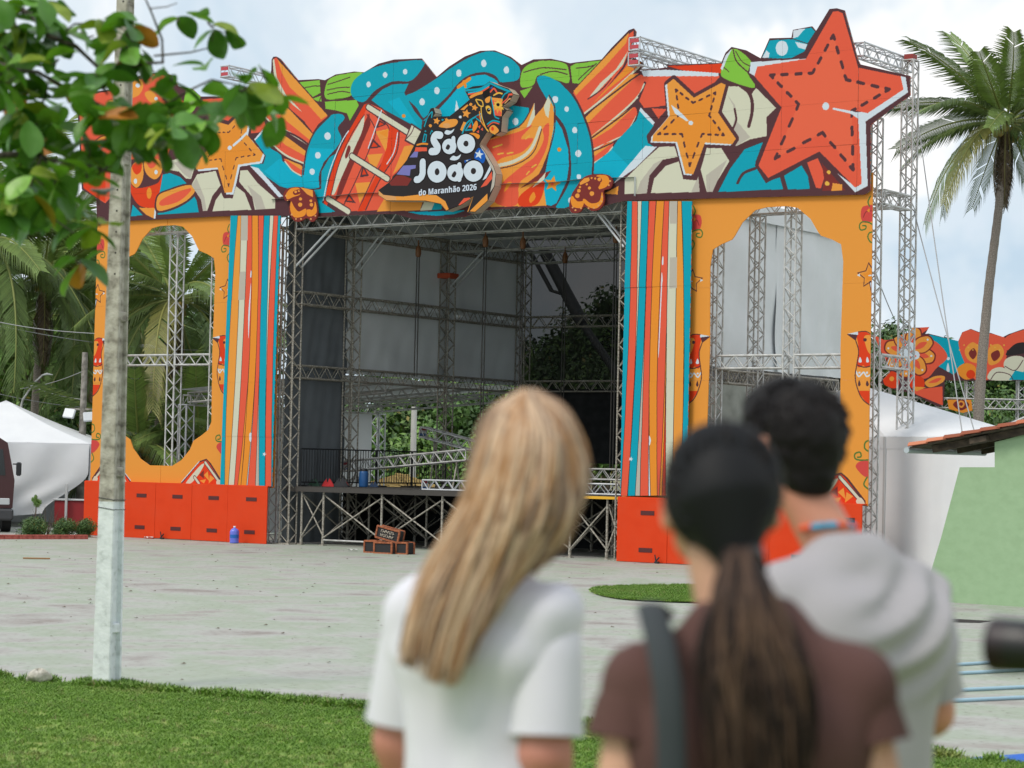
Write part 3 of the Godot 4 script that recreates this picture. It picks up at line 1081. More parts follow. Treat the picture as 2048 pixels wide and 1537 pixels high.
func build_surroundings() -> void:
	var sheet := worn("tent canvas", [[0.2, Color8(219, 222, 226)], [0.5, Color8(222, 225, 229)], [0.8, Color8(225, 228, 231)]], 6.0, 0.65)
	sheet.backlight_enabled = true
	sheet.backlight = Color(0.3, 0.3, 0.31)
	var s: Shape
	# the white tent by the truck: one wall pulled aside
	var at0: Vector3 = Vector3(-13.875, -0.197, -76.000)
	at0.y = 0.0
	var t := thing("white_tent", "white pyramid tent with one wall cloth drawn aside beside the dark truck", "tent", at0 + Vector3(-3.5, 0, -3.0))
	marquee(t, [Vector3(-3.5, 0, 3.0), Vector3(3.5, 0, 3.0), Vector3(3.5, 0, -3.0), Vector3(-3.5, 0, -3.0)], 2.8, 4.25, sheet, [2, 3], 1.0)
	s = Shape.new()
	s.sheet(50, 26, func(x: float, y: float):
		var right := 3.46 - 1.5 * smoothstep(0.35, 1.0, y)
		var fold := 0.03 * sin(x * 26.0 + y * 5.0) + 0.07 * sin(x * 9.0 - y * 5.0) * x * y
		return Vector3(lerpf(-3.46, right, x), 2.76 - 2.6 * y * (1.0 - 0.12 * x * x * y), 3.04 + fold))
	part("drawn_wall", s, sheet, t)
	# big marquee right of the portal
	var c0: Vector3 = Vector3(9.281, 0.998, -57.000)
	var c1: Vector3 = Vector3(11.644, 1.161, -53.000)
	c0.y = 0.0
	c1.y = 0.0
	var c3 := c0 + Vector3(-2.4, 0, -7.0)
	var c2 := c1 + Vector3(3.0, 0, -7.5)
	var mid := (c0 + c1 + c2 + c3) / 4.0
	t = thing("marquee_tent", "large white marquee with closed walls between the portal and the green house", "tent", mid)
	marquee(t, [c0 - mid, c1 - mid, c2 - mid, c3 - mid], 3.3, 4.75, sheet, [0, 3], 0.3, 3.55)
	# green house: a rendered wall with a slanted end, tiled roof jutting over it
	t = thing("green_house", "pale green rendered house with slanted wall end and clay tile roof", "house", Vector3(8.358, 0.000, -43.204), -0.7272)
	s = Shape.new()
	var outline := PackedVector2Array([Vector2(Vector2(-0.671, -0.009).x, 0.0), Vector2(-0.279, 1.215), Vector2(0.097, 2.539), Vector2(0.836, 2.552), Vector2(0.829, 3.015), Vector2(1.427, 3.158), Vector2(4.6, Vector2(1.427, 3.158).y + 0.9), Vector2(4.6, 0.0)])
	if Geometry2D.is_polygon_clockwise(outline):
		outline.reverse()
	s.board(outline, 0.0, 0.22)
	var render := worn("green render", [[0.2, Color8(142, 170, 134)], [0.5, Color8(147, 176, 139)], [0.8, Color8(151, 179, 143)]], 3.5, 0.9, 0.03)
	part("wall", s, render, t)
	s = Shape.new()
	s.box(Vector3(2.9, 1.6, -2.4), Vector3(3.3, 3.2, 4.0))
	part("rear_wall", s, render, t)
	var e0: Vector2 = Vector2(-0.822, 2.961)
	var e1: Vector2 = Vector2(1.424, 3.379)
	var d := (e1 - e0).normalized()
	var nn := Vector2(-d.y, d.x)
	s = Shape.new()
	var turned := Basis(Vector3(d.x, d.y, 0), Vector3(nn.x, nn.y, 0), Vector3.BACK)
	s.box(Vector3(e0.x, e0.y, 0) + turned * Vector3(2.6, -0.07, -1.2), Vector3(5.2, 0.03, 3.0), turned)
	part("roof_deck", s, worn("dark timber", [[0.2, Color8(50, 42, 36)], [0.5, Color8(70, 60, 50)], [0.8, Color8(88, 76, 64)]], 1.0), t)
	for k in 3:
		s = Shape.new()
		s.box(Vector3(e0.x, e0.y, 0) + turned * Vector3(2.75, -0.16, 0.05 - 0.9 * k), Vector3(4.8, 0.13, 0.08), turned)
		part("rafter", s, paints["dark timber"], t)
	s = Shape.new()
	s.box(Vector3(e0.x, e0.y, 0) + turned * Vector3(1.42, -0.17, 0.16), Vector3(0.36, 0.1, 0.14), turned)
	part("beam_end", s, paints["dark timber"], t)
	var clay := [paint("clay tile", Color8(176, 100, 70), 0.9), paint("dark clay tile", Color8(140, 78, 56), 0.95), paint("pale clay tile", Color8(190, 120, 90), 0.9)]
	var tile := Shape.new()
	tile.sheet(8, 1, func(x: float, y: float): return Vector3((y - 0.5) * 0.44, 0.075 * sin(x * PI) * (1.0 - 0.15 * y) + 0.02 * (0.5 - y), (x - 0.5) * 0.2))
	tile.sheet(8, 1, func(x: float, y: float): return Vector3((y - 0.5) * 0.44, 0.06 * sin(x * PI) * (1.0 - 0.15 * y) + 0.02 * (0.5 - y) - 0.012, (x - 0.5) * 0.175))
	tile.sheet(8, 1, func(x: float, y: float): return Vector3(-0.22, lerpf(0.06, 0.075, y) * sin(x * PI) + 0.01, (x - 0.5) * lerpf(0.175, 0.2, y)))
	var tile_mesh := tile.mesh()
	for b in 12:
		for a in 13:
			var o := part("tile", tile_mesh, clay[rng.randi() % 3], t)
			var p := Vector3(0.2 + a * 0.385 + rng.randf_range(-0.012, 0.012), -0.045 + 0.004 * (a % 2), 0.24 - b * 0.23 + rng.randf_range(-0.008, 0.008))
			o.transform = Transform3D(turned * Basis(Vector3.UP, rng.randf_range(-0.03, 0.03)), Vector3(e0.x, e0.y, 0) + turned * p)
	s = Shape.new()
	s.tube([Vector3(e0.x - 0.06, e0.y - 0.12, 0.3), Vector3(e0.x - 0.06, e0.y - 0.12, -2.6)], [0.06, 0.06], 10)
	part("gutter", s, paint("gutter zinc", Color8(176, 186, 192), 0.5, 0.2), t)
	# concrete pole
	concrete_pole(Vector3(-4.140, 0.000, -23.973))
	# far sign
	var z := -95.0
	var out2 := points(FAR_OUTLINE)
	if Geometry2D.is_polygon_clockwise(out2):
		out2.reverse()
	t = thing("far_sign", "distant cut-out sign printed with orange flowers and blue banner beyond the tents", "sign", Vector3(18.5, 0, z))
	var frame := Rect2(14.5, 4.5, 9.0, 4.5)
	s = Shape.new()
	s.board(moved(out2, Vector2(-18.5, 0)), 0.0, 0.08, Rect2(frame.position - Vector2(18.5, 0), frame.size))
	part("board", s, printed("far print", FAR_PRINT, frame, 900, INK[0]), t)
	out2 = points(FAR_PIECE_OUTLINE)
	if Geometry2D.is_polygon_clockwise(out2):
		out2.reverse()
	s = Shape.new()
	s.board(moved(out2, Vector2(-18.5, 0)), 0.1, 0.06, Rect2(frame.position - Vector2(18.5, 0), frame.size))
	part("hanging_piece", s, printed("far piece print", FAR_PIECE_PRINT, frame, 600, INK[4]), t)
	var steel: Material = paints["galvanised steel"]
	for q in [[Vector3(-2.6, 5.35, -0.3), Vector3(6.0, 5.35, -0.3)], [Vector3(0.55, 0.02, -0.4), Vector3(0.55, 7.6, -0.4)], [Vector3(2.7, 0.02, -0.4), Vector3(2.7, 7.6, -0.4)], [Vector3(-3.0, 0.02, -0.4), Vector3(-3.0, 7.0, -0.4)]]:
		s = Shape.new()
		s.truss(q[0], q[1], 0.4, Vector3.UP if q[0].x != q[1].x else Vector3.BACK, 0.035)
		part("truss", s, steel, t)
	# an arched dark stage cover beyond it
	t = thing("dark_canopy", "dark curved stage canopy beyond the tall palm under the far sign", "canopy", Vector3(22.5, 0, -92.0))
	s = Shape.new()
	s.sheet(20, 8, func(x: float, y: float): return Vector3(lerpf(-3.4, 3.0, x), 3.2 + 2.6 * sin(0.25 + x * 1.3) , -y * 4.0))
	s.sheet(20, 2, func(x: float, y: float): return Vector3(lerpf(-3.4, 3.0, x), y * (3.2 + 2.6 * sin(0.25 + x * 1.3)), -4.0))
	part("cover", s, worn("dark cover", [[0.2, Color8(44, 48, 52)], [0.5, Color8(56, 60, 64)], [0.8, Color8(70, 74, 78)]], 3.0), t)
	s = Shape.new()
	var last := Vector3.ZERO
	for k in 15:
		var x := k / 14.0
		var p := Vector3(lerpf(-3.4, 3.0, x), 3.25 + 2.6 * sin(0.25 + x * 1.3), 0.05)
		if k:
			s.truss(last, p, 0.3, Vector3.BACK, 0.03, 0.3)
		last = p
	for x in [-3.4, 3.0]:
		s.truss(Vector3(x, 0.02, 0.05), Vector3(x, 3.2 + 2.6 * sin(0.25 + (0.0 if x < 0.0 else 1.3)), 0.05), 0.3, Vector3.BACK, 0.03, 0.3)
	part("arch_truss", s, steel, t)
	# crane behind the mesh
	t = thing("mobile_crane", "dark crane boom slanting behind the black stage mesh", "crane", spot(3.6, 0, 18.0), TURN)
	var o2 := t.transform.affine_inverse()
	var paint_dark := paint("crane grey", Color8(74, 78, 80), 0.6)
	var tip := o2 * spot(-3.1, 10.15, 18.0)
	var elbow := o2 * spot(-1.35, 7.45, 18.0)
	var foot := o2 * spot(3.4, 1.7, 18.0)
	s = Shape.new()
	s.bar(tip, elbow, 0.2, 0.23, 6, true)
	part("upper_boom", s, paint_dark, t)
	s = Shape.new()
	s.bar(elbow + (foot - elbow) * -0.06, foot, 0.13, 0.18, 6, true)
	part("lower_boom", s, paint_dark, t)
	s = Shape.new()
	s.bar(tip + Vector3(-0.8, 0.3, 0), elbow + Vector3(-1.35, 1.2, 0), 0.08, 0.08, 6, true)
	s.bar(elbow + Vector3(-1.35, 1.2, 0), elbow + Vector3(-0.5, 0.95, 0), 0.06, 0.06, 6, true)
	part("jib", s, paint_dark, t)
	s = Shape.new()
	s.bar(elbow.lerp(foot, 0.45) + Vector3(-0.3, -0.2, 0), foot + Vector3(-0.5, -0.2, 0), 0.09, 0.12, 7, true)
	part("ram", s, paint_dark, t)
	s = Shape.new()
	s.box(Vector3(0.3, 1.0, 0), Vector3(4.6, 0.5, 2.0), Basis(), 0.06)
	s.box(Vector3(2.2, 1.85, 0.3), Vector3(1.3, 1.2, 1.3), Basis(), 0.12)
	part("chassis", s, paint_dark, t)
	for x in [-1.4, 1.6]:
		for w in [-0.9, 0.9]:
			s = Shape.new()
			s.bar(Vector3(x, 0.5, w - 0.15), Vector3(x, 0.5, w + 0.15), 0.5, 0.5, 18, true)
			part("wheel", s, paint("tyre", Color8(26, 26, 27), 0.8), t)
	# utility poles, lamps and wires over on the far left
	var old := worn("grey pole", [[0.2, Color8(108, 104, 98)], [0.5, Color8(140, 136, 128)], [0.8, Color8(158, 154, 146)]], 1.5)
	var p0: Vector3 = Vector3(-14.923, 2.957, -80.000)
	t = thing("utility_pole", "distant grey utility pole with two white floodlights behind the tent", "utility pole", Vector3(p0.x, 0, p0.z))
	s = Shape.new()
	s.tube([Vector3(0, 0, 0), Vector3(0.03, 6.0, 0)], [0.15, 0.1], 10)
	part("pole", s, old, t)
	s = Shape.new()
	s.box(Vector3(0.0, 4.02, 0.05), Vector3(0.9, 0.07, 0.07))
	part("crossarm", s, old, t)
	for k in 2:
		s = Shape.new()
		s.box(Vector3(-0.42 + 0.7 * k, 3.86 - 0.1 * k, 0.2), Vector3(0.42, 0.34, 0.1), Basis.from_euler(Vector3(-0.4, -0.3 + 0.5 * k, 0.2 * (k - 0.5))), 0.02)
		part("floodlight", s, paint("lamp face", Color8(206, 212, 216), 0.35), t)
	p0 = Vector3(-17.987, 2.935, -84.000)
	t = thing("street_lamp", "slim grey street lamp with curved arm in front of the trees", "street lamp", Vector3(p0.x, 0, p0.z))
	s = Shape.new()
	s.tube([Vector3(0, 0, 0), Vector3(0, 3.8, 0), Vector3(0.12, 4.4, 0), Vector3(0.55, 5.05, 0.05), Vector3(0.85, 5.32, 0.1)], [0.07, 0.055, 0.04, 0.035, 0.03], 8)
	part("post", s, steel, t)
	s = Shape.new()
	s.tube([Vector3(0.8, 5.3, 0.1), Vector3(1.0, 5.36, 0.12), Vector3(1.22, 5.33, 0.14)], [0.04, 0.09, 0.03], 8, 0.5)
	part("head", s, paint("lamp shell", Color8(214, 218, 220), 0.4), t)
	p0 = Vector3(-13.763, 3.048, -86.000)
	t = thing("street_lamp", "white oval street lamp among the palm leaves inside the orange arch", "street lamp", Vector3(p0.x + 0.25, 0, p0.z))
	s = Shape.new()
	s.tube([Vector3(0, 0, 0), Vector3(0, 6.3, 0), Vector3(-0.15, 6.52, 0.1)], [0.06, 0.045, 0.035], 8)
	part("post", s, old, t)
	s = Shape.new()
	s.tube([Vector3(0.2, 6.5, 0.1), Vector3(-0.1, 6.56, 0.12), Vector3(-0.45, 6.54, 0.12), Vector3(-0.62, 6.5, 0.12)], [0.03, 0.12, 0.12, 0.03], 9, 0.6)
	part("head", s, paints["lamp shell"], t)
	var wire := paint("cable", Color8(150, 152, 154), 0.6)
	var runs := [[Vector3(-19.396, 7.168, -82.000), Vector3(-9.237, 6.377, -84.000), 0.35, "upper pale cable strung in front of the trees behind the tower"], [Vector3(-18.927, 7.191, -80.000), Vector3(-14.023, 6.554, -78.000), 0.12, "cable crossing the trees just above the white tent"], [Vector3(-17.968, 4.799, -84.000), Vector3(-14.904, 5.359, -80.000), 0.1, "thin cable running from the street lamp to the utility pole"], [Vector3(-17.976, 5.092, -84.000), Vector3(-14.875, 4.350, -80.000), 0.12, "thin cable sagging to the floodlights"], [Vector3(-19.795, 4.815, -84.000), Vector3(-11.094, 4.639, -86.000), 0.55, "low slack cable seen inside the orange arch"], [Vector3(-14.668, 5.348, -86.000), Vector3(-11.116, 5.500, -86.000), 0.1, "straight cable seen inside the orange arch below the truss"], [Vector3(10.000, 12.316, -58.000), Vector3(9.874, 2.944, -50.000), 0.1, "guy wire slanting down beside the tall palm"], [Vector3(9.901, 8.958, -57.000), Vector3(10.200, 2.951, -50.000), 0.1, "lower guy wire slanting down beside the tall palm"], [Vector3(8.955, 7.442, -57.000), Vector3(10.635, 6.676, -64.000), 0.05, "short guy wire between portal and truss column"]]
	for q in runs:
		var a: Vector3 = q[0]
		var b: Vector3 = q[1]
		var o := thing("cable", q[3], "cable", Vector3(a.x, 0, a.z))
		var path := []
		var radii := []
		for k in 13:
			var x := k / 12.0
			path.append(a.lerp(b, x) - Vector3(a.x, 0, a.z) - Vector3.UP * float(q[2]) * sin(x * PI))
			radii.append(0.014)
		s = Shape.new()
		s.tube(path, radii, 5)
		part("wire", s, wire, o)
	# red tiled house far behind the left arch
	p0 = Vector3(-13.811, 2.613, -92.000)
	t = thing("tiled_house", "low house with red tile roof glimpsed through the orange arch beside the pole", "house", Vector3(p0.x, 0, p0.z))
	s = Shape.new()
	s.box(Vector3(0, 1.0, -2), Vector3(5.6, 2.0, 4.0))
	part("wall", s, paint("ochre render", Color8(190, 176, 150)), t)
	for k in 2:
		s = Shape.new()
		var low := Vector3(0, 2.0, 0.4 if k == 0 else -4.4)
		var high := Vector3(0, 3.1, -2.0)
		s.sheet(60, 8, func(x: float, y: float): return low.lerp(high, y) + Vector3((x - 0.5) * 6.2, 0.03 * absf(sin(x * 90.0)) + 0.012 * sin(y * 50.0), 0))
		part("roof", s, worn("red roof", [[0.2, Color8(150, 76, 56)], [0.5, Color8(182, 100, 76)], [0.8, Color8(200, 124, 98)]], 1.5), t)


func concrete_pole(where: Vector3) -> void:
	# a tapering H-section pole: wide face to the left, a channel with bridges on the side turned right; painted white below
	var t := thing("concrete_pole", "weathered concrete utility pole painted white at its foot, standing on the lawn edge", "utility pole", where, -0.46)
	var raw := worn("weathered concrete", [[0.12, Color8(104, 99, 90)], [0.32, Color8(146, 142, 131)], [0.55, Color8(168, 164, 153)], [0.8, Color8(186, 183, 173)]], 1.1, 0.92, 0.014, 7, 9)
	raw.heightmap_enabled = true
	raw.heightmap_texture = noise_picture(512, 0.06, [[0.0, Color.BLACK], [1.0, Color.WHITE]], 5, 0.0, 4)
	raw.heightmap_scale = 0.4
	var white := worn("limewash", [[0.15, Color8(176, 184, 184)], [0.3, Color8(204, 211, 213)], [0.6, Color8(216, 223, 226)], [0.85, Color8(222, 228, 230)]], 1.6, 0.8, 0.02, 6, 3)
	white.heightmap_enabled = true
	white.heightmap_texture = raw.heightmap_texture
	white.heightmap_scale = 0.3
	var high := 9.5
	var split := 1.93
	for half in 2:
		var y0 := 0.0 if half == 0 else split
		var y1 := split if half == 0 else high
		var s := Shape.new()
		var rows := 3 if half == 0 else 12
		# section: a rectangle, wide in x, deep in z, with a channel in the +x side
		var section := func(y: float) -> Array:
			var k := 1.0 - 0.052 * y
			var a := 0.106 * k
			var b := 0.11 * k
			var lip := 0.038 * k
			var depth := 0.045 * k
			return [Vector3(-a, y, b), Vector3(a - 0.008, y, b), Vector3(a, y, b - 0.008), Vector3(a, y, b - lip), Vector3(a - depth, y, b - lip - 0.012), Vector3(a - depth, y, -b + lip + 0.012), Vector3(a, y, -b + lip), Vector3(a, y, -b + 0.008), Vector3(a - 0.008, y, -b), Vector3(-a, y, -b)]
		for r in rows:
			var p0: Array = section.call(lerpf(y0, y1, float(r) / rows))
			var p1: Array = section.call(lerpf(y0, y1, float(r + 1) / rows))
			for k in 10:
				var a: Vector3 = p0[k]
				var b: Vector3 = p0[(k + 1) % 10]
				var d := b - a
				s.quad(a, b, p1[(k + 1) % 10], p1[k], Vector3(-d.z, 0, d.x).normalized())
		if half:
			var p2: Array = section.call(high)
			for k in range(1, 9):
				s.tri(p2[0], p2[k], p2[k + 1], Vector3.UP)
		part("foot" if half == 0 else "shaft", s, white if half == 0 else raw, t)
	for y in [0.62, 2.24, 3.86, 5.5, 7.1, 8.7]:
		var k: float = 1.0 - 0.052 * y
		var s := Shape.new()
		s.box(Vector3(0.08 * k, y, 0), Vector3(0.046 * k, 0.1, 0.15 * k), Basis(), 0.01)
		part("rung", s, white if y < split else raw, t)
	for j in 22:
		var y := 4.3 + j * 0.22
		var s := Shape.new()
		var b := 0.11 * (1.0 - 0.052 * y)
		s.bar(Vector3(0.02, y, b - 0.02), Vector3(0.02, y, b + 0.002), 0.011, -1.0, 8, true)
		part("bolt_hole", s, paint("dark hole", Color8(34, 32, 30), 0.95), t)
	for y in [1.86, 1.96]:
		var k: float = 1.0 - 0.052 * y
		var ring := []
		for c in [Vector3(-0.111, 0, 0.115), Vector3(0.111, 0, 0.115), Vector3(0.111, 0, -0.115), Vector3(-0.111, 0, -0.115), Vector3(-0.111, 0, 0.115)]:
			ring.append(c * k + Vector3.UP * (y + 0.012 * sin(c.x * 40.0)))
		var s := Shape.new()
		for j in 4:
			s.bar(ring[j], ring[j + 1], 0.004, -1.0, 5)
		part("tie_wire", s, paint("dark wire", Color8(50, 50, 50), 0.6), t)



# ---- trees, palms and shrubs
func leaf_paint(called: String, through: float) -> StandardMaterial3D:
	var m := paint(called, Color.WHITE, 0.55)
	m.vertex_color_use_as_albedo = true
	m.backlight_enabled = true
	m.backlight = Color(through, through * 1.05, through * 0.5)
	return m


# a crown of radius 1: leaves spread through lumps of unequal size, each lump of its own green
func crown_mesh(lumps: int, leaves: int, size: float, greens: Array, flat := 1.0) -> ArrayMesh:
	var s := Shape.new()
	s.tinted = true
	for k in lumps:
		var way := Vector3(rng.randfn(), rng.randfn() * 0.8, rng.randfn()).normalized()
		var o := way * rng.randf_range(0.25, 0.78)
		o.y *= flat
		var r := rng.randf_range(0.24, 0.46)
		var green: Color = greens[rng.randi() % greens.size()]
		green *= rng.randf_range(0.8, 1.2)
		for j in leaves / lumps:
			var q := Vector3(rng.randfn(), rng.randfn(), rng.randfn()).normalized()
			var p := o + q * r * pow(rng.randf(), 0.4)
			var nn := (q + Vector3(rng.randf_range(-0.8, 0.8), rng.randf_range(-0.3, 0.9), rng.randf_range(-0.8, 0.8))).normalized()
			var x := nn.cross(Vector3(rng.randf_range(-1, 1), rng.randf_range(-1, 1), rng.randf_range(-1, 1))).normalized()
			var y := nn.cross(x)
			var z := size * rng.randf_range(0.6, 1.25)
			s.tint = green * rng.randf_range(0.75, 1.3)
			s.tint.a = 1.0
			if rng.randf() < 0.02:
				s.tint = Color(0.2, 0.17, 0.03)
			s.quad(p - x * z, p - y * z * 0.5, p + x * z, p + y * z * 0.5, nn)
	return s.mesh()


func tree(where: Vector3, top: float, radius: float, kind: int, label: String, group: String) -> void:
	var t := thing("broadleaf_tree", label, "tree", where, rng.randf() * TAU, group)
	var middle := maxf(radius * 0.7, top - radius * 0.92)
	var s := Shape.new()
	s.tube([Vector3(0, -0.1, 0), Vector3(0.05, middle * 0.4, 0.04), Vector3(-0.05, middle, 0)], [0.26, 0.2, 0.1], 8)
	for k in 5:
		var q := TAU * k / 5.0
		s.tube([Vector3(0, middle * (0.45 + 0.08 * k), 0), Vector3(cos(q) * radius * 0.3, middle * 0.85, sin(q) * radius * 0.3), Vector3(cos(q) * radius * 0.62, middle + radius * 0.2, sin(q) * radius * 0.62)], [0.1, 0.07, 0.03], 6)
	part("trunk", s, paints["bark"], t)
	var o := part("crown", paints["crown %d" % kind], paints["far leaf"], t)
	o.position.y = middle
	o.scale = Vector3(radius, radius * rng.randf_range(0.9, 1.1), radius)


func shrub(where: Vector3, size: Vector3, kind: int, label: String, group: String) -> void:
	var t := thing("shrub", label, "shrub", where, rng.randf() * TAU, group)
	var o := part("foliage", paints["crown %d" % kind], paints["far leaf"], t)
	o.position.y = size.y * 0.55
	o.scale = size
	var s := Shape.new()
	s.tube([Vector3(0, -0.05, 0), Vector3(0.02, size.y * 0.7, 0)], [0.06, 0.03], 6)
	part("stem", s, paints["bark"], t)


# one palm frond along +x: a curved rib with two rows of drooping leaflets; droop is how far it bends down
func frond_mesh(droop: float, hang: float, tint: Color, ragged: float) -> ArrayMesh:
	var s := Shape.new()
	s.tinted = true
	var rib := []
	var radii := []
	for k in 15:
		var x := k / 14.0
		rib.append(Vector3(x * (1.0 - 0.25 * droop * x), -droop * x * x * 0.9, 0))
		radii.append(0.011 * (1.0 - 0.85 * x) + 0.001)
	s.tint = tint.lerp(Color(0.3, 0.3, 0.08), 0.5)
	s.tube(rib, radii, 5)
	for k in 58:
		var x := 0.13 + 0.86 * k / 57.0
		var at0 := Vector3(x * (1.0 - 0.25 * droop * x), -droop * x * x * 0.9, 0)
		var ahead := Vector3(1.0 - 0.5 * droop * x, -1.8 * droop * x, 0).normalized()
		for side: float in [-1.0, 1.0]:
			if rng.randf() < ragged:
				continue
			var length := 0.27 * (0.35 + 0.65 * sin(clampf(x * 1.05, 0.0, 1.0) * PI * 0.92)) * rng.randf_range(0.85, 1.12)
			var out := (ahead * (0.45 + 0.5 * x) + Vector3(0, 0.12 - hang * 0.4, 0) + Vector3(0, 0, side) * (1.0 - hang * 0.55)).normalized()
			var mid := at0 + out * length * 0.5
			var tip := mid + (out + Vector3.DOWN * (0.5 + hang + rng.randf_range(0.0, 0.5))).normalized() * length * 0.55
			var wide := ahead * 0.0085
			s.tint = tint * rng.randf_range(0.75, 1.25)
			s.tint.a = 1.0
			var nn := out.cross(ahead) * -side
			s.quad(at0 - wide * 0.6, at0 + wide * 0.6, mid + wide, mid - wide, nn.normalized())
			s.tri(mid - wide, mid + wide, tip, (nn + out * 0.5).normalized())
	return s.mesh()


func palm(called: String, label: String, path: Array, length: float, count: int, dead: int, thick := 0.17) -> void:
	var base: Vector3 = path[0]
	var t := thing(called, label, "palm tree", base, 0.0, "coconut palms")
	var local := []
	var radii := []
	var curve := Curve3D.new()
	for p in path:
		curve.add_point(p - base)
	for k in path.size():
		var d: Vector3 = (path[mini(k + 1, path.size() - 1)] - path[maxi(k - 1, 0)]) / 6.0
		curve.set_point_in(k, -d)
		curve.set_point_out(k, d)
	var long := curve.get_baked_length()
	var rings := 60
	for k in rings + 1:
		var x := float(k) / rings
		local.append(curve.sample_baked(long * x))
		radii.append(thick * (1.25 - 0.5 * x + 0.5 * exp(-x * 14.0)) * (0.97 + 0.06 * float(k % 2)))
	var s := Shape.new()
	s.tube(local, radii, 10)
	part("trunk", s, paints["palm bark"], t)
	var top: Vector3 = local[-1]
	s = Shape.new()
	for k in 9:
		var q := k * 2.4
		var o := top + Vector3(cos(q) * 0.3, -0.2 - 0.14 * (k % 3), sin(q) * 0.3)
		s.lathe(o, [Vector2(0.001, -0.14), Vector2(0.09, -0.09), Vector2(0.115, 0.0), Vector2(0.08, 0.09), Vector2(0.001, 0.13)], 9)
	var nuts := part("coconuts", s, paint("coconut", Color8(128, 112, 50), 0.6), t)
	nuts.set_meta("kind", "stuff")
	for k in count + dead:
		var old := float(k) / count
		var o: MeshInstance3D
		var yaw := k * 2.39996 + rng.randf_range(-0.2, 0.2)
		if k >= count:
			o = part("dead_frond", paints["frond 4"], paints["frond"], t)
			o.basis = Basis(Vector3.UP, yaw) * Basis(Vector3.BACK, -1.28 + rng.randf_range(-0.12, 0.12))
			o.scale = Vector3.ONE * length * rng.randf_range(0.55, 0.75)
		else:
			o = part("frond", paints["frond %d" % (0 if old < 0.3 else (1 if old < 0.65 else (2 if rng.randf() < 0.8 else 3)))], paints["frond"], t)
			o.basis = Basis(Vector3.UP, yaw) * Basis(Vector3.BACK, lerpf(1.25, -0.35, pow(old, 0.8)) + rng.randf_range(-0.1, 0.1)) * Basis(Vector3.RIGHT, rng.randf_range(-0.5, 0.5))
			o.scale = Vector3.ONE * length * rng.randf_range(0.85, 1.1)
		o.position = top + Vector3(cos(-yaw), 0, sin(-yaw)) * 0.06


